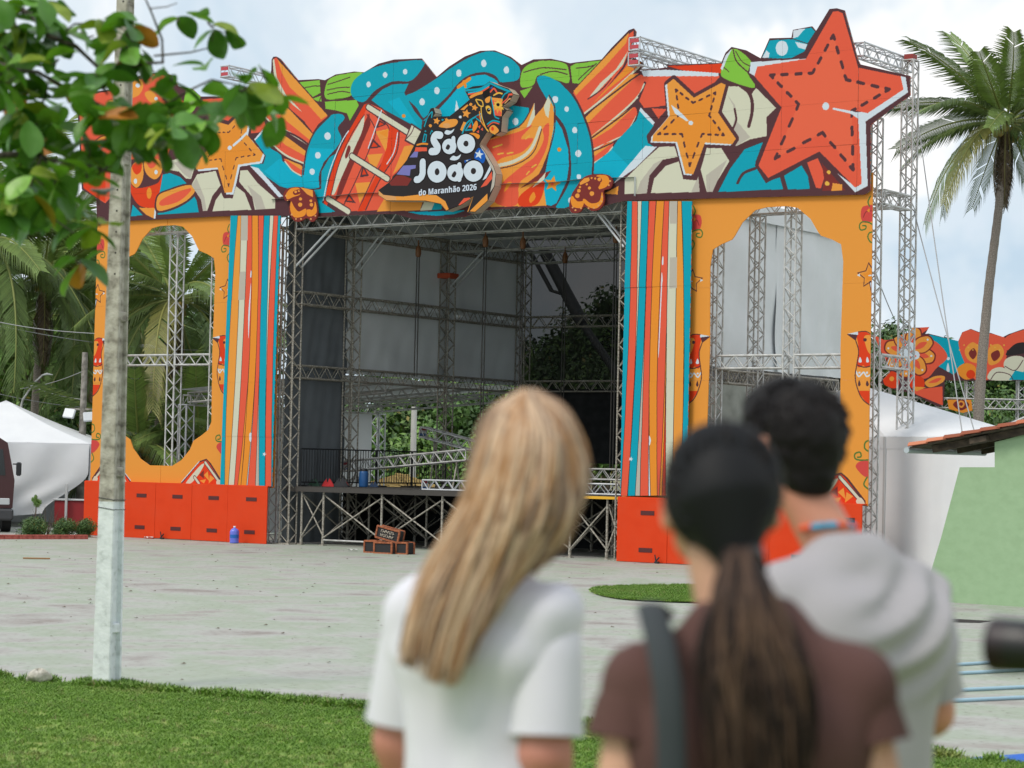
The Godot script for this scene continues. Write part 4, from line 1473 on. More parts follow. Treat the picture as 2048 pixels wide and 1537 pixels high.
func build_vegetation() -> void:
	worn("bark", [[0.2, Color8(64, 54, 44)], [0.5, Color8(92, 80, 68)], [0.8, Color8(116, 104, 90)]], 0.8, 0.95)
	worn("palm bark", [[0.2, Color8(104, 96, 88)], [0.5, Color8(136, 128, 120)], [0.8, Color8(158, 150, 142)]], 0.7, 0.95, 0.03)
	leaf_paint("far leaf", 0.3)
	leaf_paint("frond", 0.35)
	var greens := [Color(0.055, 0.12, 0.028), Color(0.075, 0.155, 0.034), Color(0.11, 0.2, 0.04), Color(0.045, 0.1, 0.025)]
	for k in 3:
		paints["crown %d" % k] = crown_mesh(30, 9500, 0.047, greens)
	paints["crown 3"] = crown_mesh(24, 6500, 0.056, [Color(0.13, 0.25, 0.04), Color(0.17, 0.29, 0.05), Color(0.1, 0.21, 0.04)])
	paints["crown 4"] = crown_mesh(30, 5000, 0.06, [Color(0.05, 0.11, 0.03), Color(0.07, 0.14, 0.035)])
	paints["frond 0"] = frond_mesh(0.25, 0.15, Color(0.15, 0.23, 0.05), 0.02)
	paints["frond 1"] = frond_mesh(0.55, 0.35, Color(0.13, 0.2, 0.05), 0.05)
	paints["frond 2"] = frond_mesh(0.85, 0.6, Color(0.115, 0.18, 0.05), 0.1)
	paints["frond 3"] = frond_mesh(0.9, 0.6, Color(0.19, 0.19, 0.05), 0.12)
	paints["frond 4"] = frond_mesh(0.3, 0.95, Color(0.14, 0.1, 0.06), 0.3)
	var order := ["first", "second", "third", "fourth", "fifth", "sixth", "seventh", "eighth", "ninth", "tenth", "eleventh", "twelfth"]
	for row in GREENERY:
		for k in row[3].size():
			var q: Array = row[3][k]
			var label: String = row[1] % order[k]
			if row[0] == "tree":
				tree(Vector3(q[0], 0, q[1]), q[2], q[3], q[4], label, row[2])
			else:
				shrub(Vector3(q[0], 0, q[1]), Vector3(q[3], q[2], q[3]), q[4], label, row[2])
	palm("coconut_palm", "tall leaning coconut palm beside the portal with hanging brown fronds", [Vector3(14.603, 0.379, -72.000) * Vector3(1, 0, 1), Vector3(14.641, 4.288, -72.000), Vector3(14.871, 7.902, -72.000), Vector3(15.204, 11.057, -72.000), Vector3(15.374, 13.492, -72.000)], 3.8, 27, 6, 0.155)
	palm("coconut_palm", "coconut palm with broad crown framed inside the orange arch", [Vector3(-12.911, 1.585, -84.000) * Vector3(1, 0, 1), Vector3(-12.887, 3.410, -84.000), Vector3(-12.700, 5.973, -84.000), Vector3(-12.357, 8.179, -84.000)], 5.4, 22, 5, 0.15)
	palm("coconut_palm", "coconut palm whose fronds hang over the white tent roof", [Vector3(-18.757, 1.421, -90.000) * Vector3(1, 0, 1), Vector3(-18.652, 4.553, -90.000), Vector3(-18.435, 9.265, -90.000)], 5.6, 22, 3, 0.15)
	palm("coconut_palm", "coconut palm at the picture's edge behind the near tree leaves", [Vector3(-19.695, 1.439, -84.000) * Vector3(1, 0, 1), Vector3(-19.471, 6.194, -84.000), Vector3(-19.219, 10.049, -84.000)], 5.6, 20, 3, 0.15)
	palm("coconut_palm", "coconut palm between the tent and the orange tower", [Vector3(-16.986, 1.421, -96.000) * Vector3(1, 0, 1), Vector3(-17.183, 4.754, -96.000), Vector3(-17.484, 8.094, -96.000)], 5.4, 20, 2, 0.14)
	palm("young_palm", "young palm with low arching fronds at the foot of the arch", [Vector3(-13.250, 1.146, -82.000) * Vector3(1, 0, 1), Vector3(-13.259, 2.124, -82.000), Vector3(-13.243, 2.837, -82.000)], 4.2, 16, 0, 0.13)
	palm("young_palm", "young palm with low fronds next to the red tiled house", [Vector3(-11.250, 1.177, -83.000) * Vector3(1, 0, 1), Vector3(-11.258, 2.168, -83.000), Vector3(-11.250, 3.250, -83.000)], 3.8, 14, 0, 0.12)



# ---- small things on the plaza and the stage
func case_box(called: String, label: String, where: Vector3, turn: float, size: Vector3, tilt: float, marks: bool) -> void:
	var t := thing(called, label, "equipment case", where, turn, "wood-edged cases on the plaza")
	var turned := Basis(Vector3.BACK, tilt)
	var s := Shape.new()
	s.box(turned * Vector3(0, size.y / 2.0, 0), size - Vector3(0.02, 0.02, 0.02), turned, 0.01)
	part("body", s, paint("black speaker cloth", Color8(42, 42, 44), 0.9), t)
	var h := size / 2.0
	var wood := worn("case wood", [[0.2, Color8(120, 66, 42)], [0.5, Color8(150, 86, 56)], [0.8, Color8(170, 104, 70)]], 0.6)
	for z in [-1.0, 1.0]:
		for q in [[Vector3(0, h.y, 0), Vector3(size.x, 0.05, 0.05)], [Vector3(0, -h.y, 0), Vector3(size.x, 0.05, 0.05)], [Vector3(h.x, 0, 0), Vector3(0.05, size.y, 0.052)], [Vector3(-h.x, 0, 0), Vector3(0.05, size.y, 0.052)]]:
			s = Shape.new()
			s.box(turned * (q[0] * Vector3(0.96, 0.94, 1) + Vector3(0, h.y, z * (h.z - 0.01))), q[1], turned, 0.006)
			part("edge_strip", s, wood, t)
	if marks:
		s = Shape.new()
		for row in 2:
			for k in 8:
				var x := -0.2 + k * 0.052
				var y := h.y + 0.055 - row * 0.11
				var z := h.z + 0.012
				var a := Vector3(x, y - 0.035, z)
				s.bar(turned * a, turned * (a + Vector3(0.008 * (k % 3), 0.075, 0)), 0.007, -1.0, 4)
				s.bar(turned * (a + Vector3(0, 0.07 - 0.035 * (k % 3), 0)), turned * (a + Vector3(0.04, 0.07 - 0.05 * ((k + row) % 2), 0)), 0.006, -1.0, 4)
		var o := part("lettering", s, paint("chalk white", Color8(206, 196, 180), 0.8), t)
		o.set_meta("kind", "stuff")


func build_small_things() -> void:
	var s: Shape
	var t: Node3D
	# water jug
	t = thing("water_jug", "blue plastic water jug standing in front of the red portal base", "jug", Vector3(-7.847, 0.000, -65.750) + Vector3(0.03, 0, 0.12))
	s = Shape.new()
	s.lathe(Vector3.ZERO, [Vector2(0.001, 0.004), Vector2(0.115, 0.004), Vector2(0.132, 0.02), Vector2(0.13, 0.08), Vector2(0.124, 0.09), Vector2(0.132, 0.1), Vector2(0.132, 0.2), Vector2(0.124, 0.21), Vector2(0.132, 0.22), Vector2(0.132, 0.33), Vector2(0.12, 0.37), Vector2(0.08, 0.415), Vector2(0.034, 0.435), Vector2(0.03, 0.46)], 24)
	part("body", s, paint("blue plastic", Color8(104, 116, 214), 0.25), t)
	s = Shape.new()
	s.lathe(Vector3.ZERO, [Vector2(0.1335, 0.15), Vector2(0.1335, 0.25)], 24)
	part("label_band", s, paint("label blue", Color8(20, 96, 178), 0.4), t)
	s = Shape.new()
	s.lathe(Vector3.ZERO, [Vector2(0.036, 0.455), Vector2(0.036, 0.49), Vector2(0.001, 0.493)], 16)
	part("cap", s, paint("cap white", Color8(214, 216, 226), 0.4), t)
	# cases
	var c: Vector3 = Vector3(-3.214, 0.000, -60.563)
	case_box("equipment_case", "low wood-edged black case in front of the stage, nearest of the heap", c, -0.5, Vector3(0.56, 0.3, 0.34), 0.0, false)
	case_box("equipment_case", "wood-edged black case at the heap's far end by the scaffold", c + Vector3(-0.36, 0, -0.42), -0.5, Vector3(0.4, 0.32, 0.3), 0.0, false)
	case_box("equipment_case", "wood-edged black case with round handle hole beside the tall woman's hair", c + Vector3(0.5, 0, 0.1), -0.55, Vector3(0.36, 0.31, 0.34), 0.0, false)
	case_box("equipment_case", "wood-edged case with pale scrawled lettering tilted on top of the heap", c + Vector3(0.06, 0.35, -0.1), -0.5, Vector3(0.72, 0.32, 0.26), -0.2, true)
	# litter and odds and ends
	var a: Vector3 = Vector3(-11.130, 0.000, -53.158)
	var b: Vector3 = Vector3(-10.579, 0.000, -52.886)
	t = thing("wooden_plank", "thin brown plank lying alone on the plaza", "plank", (a + b) / 2.0, 0.1)
	s = Shape.new()
	s.box(Vector3(0, 0.02, 0), Vector3(a.distance_to(b), 0.03, 0.09), Basis(), 0.005)
	part("board", s, paint("plank wood", Color8(150, 112, 76), 0.85), t)
	t = thing("field_stone", "pale rounded stone lying in the lawn near the concrete pole", "stone", Vector3(-4.878, 0.000, -24.078) + Vector3.UP * 0.04)
	s = Shape.new()
	s.sheet(20, 12, func(x: float, y: float):
		var q := x * TAU
		var p := Vector3(cos(q) * sin(y * PI) * 0.13, cos(y * PI) * 0.075, sin(q) * sin(y * PI) * 0.1)
		return p * (1.0 + 0.14 * sin(q * 3.0 + y * 5.0) + 0.08 * cos(q * 2.0 - y * 9.0)) + Vector3.UP * 0.05)
	part("rock", s, worn("pale stone", [[0.2, Color8(150, 146, 136)], [0.5, Color8(182, 178, 166)], [0.8, Color8(200, 196, 186)]], 0.3), t)
	for q in [[Vector3(-4.177, 0.000, -61.763), "crumpled white paper scrap on the plaza before the stage"], [Vector3(-6.802, 0.000, -66.411), "white paper scrap at the corner of the red base"], [Vector3(-10.611, 0.000, -67.903), "flattened white wrapper below the red base"]]:
		t = thing("paper_scrap", q[1], "litter", q[0])
		s = Shape.new()
		s.sheet(5, 5, func(x: float, y: float): return Vector3((x - 0.5) * 0.26, 0.015 + 0.05 * absf(sin(x * 6.0 + y * 4.0)), (y - 0.5) * 0.2))
		part("paper", s, paint("paper", Color8(214, 216, 214), 0.9), t)
	for q in [[-4.0, "small black stake at the foot of the red base behind the pole"], [13.0, "small black clamp at the foot of the red base by the brown shirt"]]:
		t = stage_thing("ground_stake", q[1], "stake", q[0], -0.26, "stakes at the red bases")
		s = Shape.new()
		s.bar(Vector3(0, 0, 0), Vector3(-0.05, 0.22, 0.0), 0.02, 0.015, 6, true)
		s.bar(Vector3(-0.04, 0.02, 0.02), Vector3(0.08, 0.16, 0.0), 0.022, 0.018, 6, true)
		s.box(Vector3(0.02, 0.03, 0.0), Vector3(0.12, 0.05, 0.08), Basis(), 0.01)
		part("spike", s, paint("black iron", Color8(30, 32, 36), 0.5), t)
	# on the stage floor
	t = stage_thing("blue_barrel", "blue plastic barrel with black lid on the stage floor", "barrel", 1.25, 2.6)
	s = Shape.new()
	s.lathe(Vector3(0, 1.66, 0), [Vector2(0.001, 0.0), Vector2(0.12, 0.0), Vector2(0.135, 0.03), Vector2(0.138, 0.2), Vector2(0.142, 0.22), Vector2(0.138, 0.24), Vector2(0.138, 0.4), Vector2(0.12, 0.46), Vector2(0.1, 0.47)], 20)
	part("body", s, paint("barrel blue", Color8(38, 92, 150), 0.45), t)
	s = Shape.new()
	s.lathe(Vector3(0, 1.66, 0), [Vector2(0.11, 0.465), Vector2(0.112, 0.52), Vector2(0.09, 0.54), Vector2(0.001, 0.545)], 20)
	part("lid", s, paints["black iron"], t)
	for q in [[0.75, 1.6, Color8(176, 40, 44), "crumpled red cloth on the stage floor", 0.42], [0.3, 1.5, Color8(46, 74, 58), "dark green cloth heap beside the red cloth on stage", 0.4], [1.15, 1.7, Color8(40, 42, 46), "black cloth hanging off the stage floor's front", 0.5], [1.0, 3.4, Color8(60, 80, 110), "small blue rag on the stage floor by the girder", 0.3], [0.5, 2.7, Color8(170, 60, 56), "small red rag on the stage floor by the girder", 0.25]]:
		t = stage_thing("cloth_heap", q[3], "cloth", q[0], q[1], "cloths on the stage floor")
		s = Shape.new()
		var size: float = q[4]
		s.sheet(16, 12, func(x: float, y: float):
			var r := (0.25 + 0.75 * y) * size * 0.55
			var h := size * 0.42 * pow(maxf(0.0, 1.0 - y), 0.7) * (1.0 + 0.4 * sin(x * TAU * 3.0))
			return Vector3(cos(x * TAU) * r * (1.0 + 0.2 * sin(x * TAU * 4.0)), 1.665 + h, sin(x * TAU) * r * 0.7))
		part("cloth", s, paint("cloth %s" % (q[2] as Color).to_html(), q[2], 0.9), t)
	# straw bank behind the stage
	var p0: Vector3 = Vector3(-4.200, 1.651, -88.000)
	t = thing("straw_bank", "yellow straw heap behind the open side of the stage", "straw heap", Vector3(p0.x, 0, p0.z))
	s = Shape.new()
	s.tinted = true
	for k in 2600:
		var x := rng.randf_range(-3.2, 3.2)
		var y := rng.randf_range(0.0, 2.0) * (1.0 - absf(x) * 0.16)
		var z := (2.2 - y) * 0.6 + rng.randf_range(-0.1, 0.1)
		var d := Vector3(rng.randf_range(-0.25, 0.25), rng.randf_range(-0.3, 0.05), rng.randf_range(0.0, 0.2))
		var w := Vector3(0.02, 0.03, 0)
		s.tint = Color(0.42, 0.31, 0.12) * rng.randf_range(0.7, 1.2)
		var o := Vector3(x, y, z)
		s.quad(o, o + w, o + d + w, o + d, Vector3(0, 0.6, 0.8))
	var straw := paint("straw", Color.WHITE, 0.9)
	straw.vertex_color_use_as_albedo = true
	part("stalks", s, straw, t).set_meta("kind", "stuff")
	s = Shape.new()
	s.sheet(20, 6, func(x: float, y: float): return Vector3((x - 0.5) * 6.4, 2.0 * (1.0 - absf(x - 0.5) * 1.0) * (1.0 - y), y * 1.3 + 0.05 * sin(x * 30.0)))
	part("core", s, paint("straw core", Color8(150, 126, 78), 0.95), t)
	p0 = Vector3(-3.809, 2.622, -90.000)
	t = thing("white_post", "round white post standing before the trees behind the stage", "post", Vector3(p0.x, 0, p0.z))
	s = Shape.new()
	s.tube([Vector3.ZERO, Vector3(0, 4.6, 0)], [0.13, 0.11], 12)
	part("shaft", s, paint("post white", Color8(200, 200, 196), 0.7), t)
	# truck at the left edge
	p0 = Vector3(-15.132, -0.073, -70.000)
	t = thing("dark_truck", "dark maroon truck cab with black mirror at the picture's left edge", "truck", Vector3(p0.x - 1.9, 0, p0.z - 2.6), 0.3)
	s = Shape.new()
	var cab := PackedVector2Array([Vector2(-1.15, 0.75), Vector2(1.12, 0.75), Vector2(1.16, 1.6), Vector2(1.06, 2.1), Vector2(0.92, 2.75), Vector2(0.6, 2.95), Vector2(-0.7, 2.95), Vector2(-1.0, 2.8), Vector2(-1.15, 1.6)])
	s.board(cab, 2.5, 1.9)
	part("cab", s, paint("maroon paint", Color8(64, 30, 34), 0.3), t)
	s = Shape.new()
	s.board(PackedVector2Array([Vector2(-0.85, 1.75), Vector2(0.88, 1.75), Vector2(0.78, 2.55), Vector2(-0.78, 2.55)]), 2.52, 0.02)
	part("windscreen", s, paint("dark glass", Color8(30, 36, 42), 0.1), t)
	s = Shape.new()
	s.box(Vector3(0, 0.55, 2.35), Vector3(2.3, 0.36, 0.5), Basis(), 0.06)
	part("bumper", s, paint("bumper grey", Color8(60, 62, 66), 0.5), t)
	s = Shape.new()
	s.box(Vector3(-0.35, 1.9, -0.9), Vector3(1.5, 2.0, 4.6), Basis(), 0.04)
	part("cargo_box", s, paint("box white", Color8(196, 198, 200), 0.6), t)
	for side: float in [-1.0, 1.0]:
		s = Shape.new()
		s.box(Vector3(1.28 * side, 1.95, 2.45), Vector3(0.16, 0.42, 0.1), Basis(), 0.03)
		s.bar(Vector3(1.1 * side, 2.1, 2.4), Vector3(1.26 * side, 2.1, 2.45), 0.02)
		part("mirror", s, paints["black iron"], t)
		s = Shape.new()
		s.box(Vector3(0.85 * side, 0.95, 2.51), Vector3(0.36, 0.2, 0.06), Basis(), 0.03)
		part("headlight", s, paint("lamp glass", Color8(190, 196, 200), 0.15), t)
		for z in [-2.0, 1.6]:
			s = Shape.new()
			s.bar(Vector3(0.86 * side, 0.46, z), Vector3(1.14 * side, 0.46, z), 0.46, -1.0, 20, true)
			var w := part("wheel", s, paints["tyre"], t)
			s = Shape.new()
			s.bar(Vector3(1.12 * side, 0.46, z), Vector3(1.15 * side, 0.46, z), 0.26, -1.0, 16, true)
			part("rim", s, paint("rim", Color8(120, 122, 126), 0.5, 0.4), w)
	# planter with clipped shrubs
	a = Vector3(-14.703, 0.000, -64.718)
	b = Vector3(-12.177, 0.000, -66.402)
	t = thing("planter_kerb", "low brick-red kerb in front of the clipped shrubs", "kerb", (a + b) / 2.0, -atan2(b.z - a.z, b.x - a.x))
	for k in 8:
		s = Shape.new()
		s.box(Vector3(-1.6 + k * 0.42, 0.06, 0), Vector3(0.41, 0.13, 0.16), Basis(), 0.012)
		part("block", s, worn("brick red", [[0.2, Color8(140, 66, 58)], [0.5, Color8(166, 84, 74)], [0.8, Color8(180, 100, 90)]], 0.8), t)
	for q in [[Vector3(-13.725, 0.000, -65.813), 0.46, 0.42, "clipped round shrub nearest the truck in the planter"], [Vector3(-13.126, 0.000, -67.124), 0.42, 0.38, "clipped round shrub in the middle of the planter"], [Vector3(-12.557, 0.000, -67.511), 0.36, 0.38, "clipped round shrub against the orange tower"]]:
		shrub((q[0] as Vector3) + Vector3(0, 0, -0.5), Vector3(q[1] * 1.1, q[2] * 1.25, q[1]), 4, q[3], "clipped shrubs in the planter")
	t = thing("topiary_sapling", "small bright green sapling with a ball crown above the shrubs", "shrub", Vector3(-13.865, -0.000, -66.621) + Vector3(0, 0, -0.7))
	s = Shape.new()
	s.tube([Vector3.ZERO, Vector3(0.03, 1.0, 0)], [0.025, 0.015], 6)
	part("stem", s, paints["bark"], t)
	var o2 := part("crown", paints["crown 3"], paints["far leaf"], t)
	o2.position = Vector3(0.02, 1.02, 0)
	o2.scale = Vector3(0.17, 0.24, 0.17)
	t = thing("bare_twigs", "dry leafless twigs sticking up between the clipped shrubs", "shrub", Vector3(-13.453, 0.000, -66.445) + Vector3(0, 0, -0.35))
	s = Shape.new()
	for k in 16:
		var q := rng.randf_range(-0.5, 0.5)
		var e := Vector3(q * 0.9, rng.randf_range(0.55, 0.95), rng.randf_range(-0.2, 0.2))
		s.tube([Vector3(q * 0.15, 0, 0), e * 0.55 + Vector3(0.02, 0, 0), e], [0.01, 0.007, 0.003], 4)
	part("twigs", s, paints["bark"], t)
	t = thing("red_stall", "red counter stall half hidden under the white tent", "stall", Vector3(-13.621, 0.215, -73.000) * Vector3(1, 0, 1))
	s = Shape.new()
	s.box(Vector3(0, 0.5, 0), Vector3(1.5, 0.95, 0.6), Basis(), 0.03)
	part("counter", s, paint("stall red", Color8(150, 30, 36), 0.5), t)
	s = Shape.new()
	s.box(Vector3(0, 1.0, 0), Vector3(1.6, 0.05, 0.7), Basis(), 0.01)
	part("counter_top", s, paint("stall top", Color8(190, 192, 194), 0.4), t)
	for x in [-0.35, 0.3]:
		s = Shape.new()
		s.box(Vector3(x, 0.75, 0.42), Vector3(0.08, 1.5, 0.08), Basis(), 0.01)
		part("upright", s, paints["stall top"], t)
	# pale blue pipes lying on the plaza, the drain and the blue paint
	var pipes := [[Vector3(5.388, 0.000, -28.655), Vector3(6.681, 0.000, -29.776), "farthest pale blue steel pipe lying behind the man"], [Vector3(5.151, 0.000, -27.449), Vector3(6.343, 0.000, -28.262), "second farthest pale blue steel pipe lying behind the man"], [Vector3(4.755, 0.000, -25.325), Vector3(5.841, 0.000, -26.015), "third pale blue steel pipe lying behind the man"], [Vector3(4.540, 0.000, -24.171), Vector3(5.570, 0.000, -24.798), "nearest pale blue steel pipe lying behind the man"]]
	for q in pipes:
		a = q[0]
		b = q[1]
		var d := (b - a)
		t = thing("steel_pipe", q[2], "pipe", a, 0.0, "blue pipes on the plaza")
		s = Shape.new()
		s.bar(d * -1.2 + Vector3.UP * 0.024, d * 1.6 + Vector3.UP * 0.024, 0.021, -1.0, 12, true)
		part("tube", s, paint("pale blue paint", Color8(150, 182, 198), 0.4), t)
	s = Shape.new()
	s.quad(Vector3(7.069, 0.000, -38.552) + Vector3.UP * 0.004, Vector3(7.995, 0.000, -37.983) + Vector3.UP * 0.004, Vector3(7.670, 0.000, -37.403) + Vector3.UP * 0.004, Vector3(6.856, 0.000, -37.384) + Vector3.UP * 0.004, Vector3.UP)
	setting("road_drain", s, paint("drain", Color8(40, 34, 34), 0.95))
	s = Shape.new()
	s.quad(Vector3(3.697, 0.000, -19.420) + Vector3.UP * 0.004, Vector3(4.552, 0.000, -19.271) + Vector3.UP * 0.004, Vector3(4.756, 0.000, -20.141) + Vector3.UP * 0.004, Vector3(4.489, 0.000, -19.956) + Vector3.UP * 0.004, Vector3.UP)
	setting("road_marking", s, paint("blue road paint", Color8(14, 92, 190), 0.7))


# ---- the near tree: broad leaves in rosettes at the ends of crooked boughs
const ROSETTES := [[40, 40, 60, 12], [15, 95, 60, 11], [85, 105, 40, 6], [112, 30, 42, 7], [152, 48, 40, 6], [60, 180, 50, 9], [18, 165, 55, 10], [35, 235, 60, 12], [75, 268, 58, 12], [15, 325, 60, 12], [62, 372, 58, 10], [130, 385, 42, 7], [30, 432, 60, 10], [108, 430, 58, 8], [160, 462, 46, 5], [128, 505, 30, 4], [215, 450, 26, 2], [216, 42, 34, 5], [258, 70, 38, 6], [268, 102, 38, 6], [232, 130, 22, 3], [222, 190, 42, 7], [202, 240, 52, 10], [260, 232, 50, 9], [302, 240, 50, 10], [350, 250, 46, 9], [392, 268, 40, 7], [412, 232, 40, 6], [322, 190, 44, 7], [356, 168, 30, 4], [330, 290, 42, 6], [250, 292, 42, 7], [184, 300, 42, 6], [150, 270, 30, 4], [402, 133, 14, 1], [456, 176, 30, 4], [482, 184, 36, 6], [522, 192, 32, 5], [548, 205, 28, 4], [536, 158, 18, 2], [336, 8, 20, 2], [416, 40, 26, 4], [462, 62, 14, 1], [160, 172, 30, 3], [138, 132, 32, 3], [180, 352, 32, 3], [188, 398, 26, 3]]


func near_point(x: float, y: float, z: float) -> Vector3:
	# the tree's own layout: x, y on a sheet 10.5 m from the lawn's highest point, z metres behind it
	return NEAR_CORNER + NEAR_X * x + NEAR_Y * y + Vector3(0, 0, -z)


func build_near_tree() -> void:
	var base := Vector3(-4.1, lawn_height(-4.1, -10.9), -10.9)
	var t := thing("almond_tree", "near tree with broad green and rusty leaves hanging in from the top corner", "tree", base)
	var bark := worn("near bark", [[0.2, Color8(58, 52, 48)], [0.5, Color8(88, 80, 74)], [0.8, Color8(112, 104, 96)]], 0.4, 0.95, 0.02)
	var s := Shape.new()
	s.tube([Vector3(0, -0.1, 0), Vector3(0.05, 1.2, 0.02), Vector3(-0.04, 2.6, 0), Vector3(0.05, 3.9, -0.02), Vector3(0.0, 5.4, 0.0), Vector3(0.1, 7.0, 0)], [0.22, 0.17, 0.15, 0.12, 0.09, 0.04], 12)
	part("trunk", s, bark, t)
	var boughs := [[[-760, 260], [-400, 60], [-60, -20], [45, 15], [75, 45], [110, 85], [150, 92], [190, 130], [240, 146], [300, 138], [320, 120], [316, 70], [308, 30], [290, -10], 7.0, 1.6], [[318, 124], [380, 105], [412, 84], [430, 68], 2.2, 1.2], [[-760, 420], [-300, 160], [-60, 100], [40, 150], [80, 150], [112, 162], [150, 172], [200, 165], [236, 150], 6.5, 2.0], [[-760, 560], [-300, 320], [-80, 292], [0, 316], [60, 300], [95, 325], [130, 330], [180, 335], [226, 340], [242, 318], [246, 296], 9.0, 3.0], [[226, 344], [190, 352], [130, 350], [90, 356], 2.4, 1.5], [[246, 300], [270, 250], [300, 215], [380, 186], [430, 170], [475, 166], [545, 185], 3.6, 1.2], [[95, 325], [60, 372], [90, 430], [150, 470], 4.0, 1.4], [[150, 172], [200, 215], [260, 240], [340, 255], [400, 262], 3.5, 1.3], [[110, 85], [160, 60], [215, 40], [260, 62], 2.4, 1.2], [[300, 138], [330, 165], [356, 168], 1.6, 1.1], [[-80, 292], [-10, 240], [40, 210], [70, 240], 4.0, 1.5], [[308, 30], [330, 10], [345, -6], 1.4, 1.0], [[430, 68], [455, 62], 1.2, 0.9]]
	for q in boughs:
		var path := []
		var radii := []
		var count: int = q.size() - 2
		for k in count:
			var far := 0.15 * sin(k * 1.7 + q[0][1])
			if q[k][0] < -200:
				far = 0.4
			path.append(near_point(q[k][0], q[k][1], far) - base)
			radii.append(lerpf(q[count], q[count + 1], float(k) / (count - 1)) * NEAR_X.length())
		s = Shape.new()
		s.tube(path, radii, 8)
		part("bough", s, bark, t)
	var shapes := []
	for k in 6:
		s = Shape.new()
		var curl := rng.randf_range(0.05, 0.35)
		var fold := rng.randf_range(0.1, 0.5)
		var wave := rng.randf_range(0.0, 0.03)
		s.sheet(6, 10, func(x: float, y: float):
			var wide := 0.33 * pow(maxf(0.0, sin(pow(clampf(y, 0.0, 1.0), 1.3) * PI * 0.985 + 0.02)), 0.62) + 0.012
			var side := (x - 0.5) * 2.0
			return Vector3(side * wide, fold * absf(side) * wide - curl * y * y + wave * sin(y * 12.0 + x * 5.0), -y))
		shapes.append(s.mesh())
	var tones := []
	for c in [Color8(106, 160, 58), Color8(86, 138, 50), Color8(122, 172, 62), Color8(72, 120, 48), Color8(138, 160, 52), Color8(168, 142, 50), Color8(190, 120, 46)]:
		var m := worn("leaf %s" % (c as Color).to_html(), [[0.2, (c as Color).darkened(0.18)], [0.5, c], [0.8, (c as Color).lightened(0.08)]], 0.5, 0.42, 0.02, 4, 1, 128)
		m.backlight_enabled = true
		m.backlight = Color(0.62, 0.66, 0.26)
		tones.append(m)
	var spare := Shape.new()
	for q in ROSETTES:
		var depth := rng.randf_range(-0.35, 0.35)
		var heart := Vector3.ZERO
		for k: int in q[3]:
			var yaw := k * 2.4 + rng.randf_range(-0.4, 0.4)
			var pick := rng.randf()
			var o := part("leaf", shapes[rng.randi() % 6], tones[(rng.randi() % 4) if pick < 0.84 else (4 if pick < 0.94 else (5 if pick < 0.98 else 6))], t)
			if k % 5 == 0:                                   # a new rosette: its leaves spring from one twig end
				var spread: float = q[2] * 0.6
				heart = near_point(q[0] + rng.randf_range(-spread, spread), q[1] + rng.randf_range(-spread, spread) * 0.8, depth + rng.randf_range(-0.2, 0.2)) - base
				if q[3] > 1:
					var twig := Shape.new()
					var knot := near_point(q[0], q[1] + 6.0, depth) - base
					twig.tube([knot, knot.lerp(heart, 0.5) + Vector3(0, -0.015, 0), heart], [0.006, 0.005, 0.004], 5)
					part("twig", twig, bark, t)
			o.position = heart + Vector3(rng.randf_range(-0.02, 0.02), rng.randf_range(-0.025, 0.015), rng.randf_range(-0.02, 0.02))
			var size := rng.randf_range(0.13, 0.185)
			o.basis = (Basis(Vector3.UP, yaw) * Basis(Vector3.RIGHT, rng.randf_range(-0.95, 0.55)) * Basis(Vector3.BACK, rng.randf_range(-0.8, 0.8))).scaled(Vector3.ONE * size)
		for k in floori(float(q[3]) * (0.7 if q[0] < 120 else 0.3)):
			var spread: float = q[2] * 0.6
			var at0 := near_point(q[0] + rng.randf_range(-spread, spread), q[1] + rng.randf_range(-spread, spread) * 0.8, depth + rng.randf_range(-0.3, 0.45)) - base
			var turned := (Basis(Vector3.UP, rng.randf() * TAU) * Basis(Vector3.RIGHT, rng.randf_range(-1.1, 0.4)) * Basis(Vector3.BACK, rng.randf_range(-0.7, 0.7))).scaled(Vector3.ONE * rng.randf_range(0.12, 0.18))
			spare.sheet(4, 6, func(x: float, y: float):
				var wide := 0.33 * pow(maxf(0.0, sin(pow(clampf(y, 0.0, 1.0), 1.3) * PI * 0.985 + 0.02)), 0.62) + 0.012
				var side := (x - 0.5) * 2.0
				return at0 + turned * Vector3(side * wide, 0.25 * absf(side) * wide - 0.2 * y * y, -y))
	part("leaves", spare, tones[1], t).set_meta("kind", "stuff")



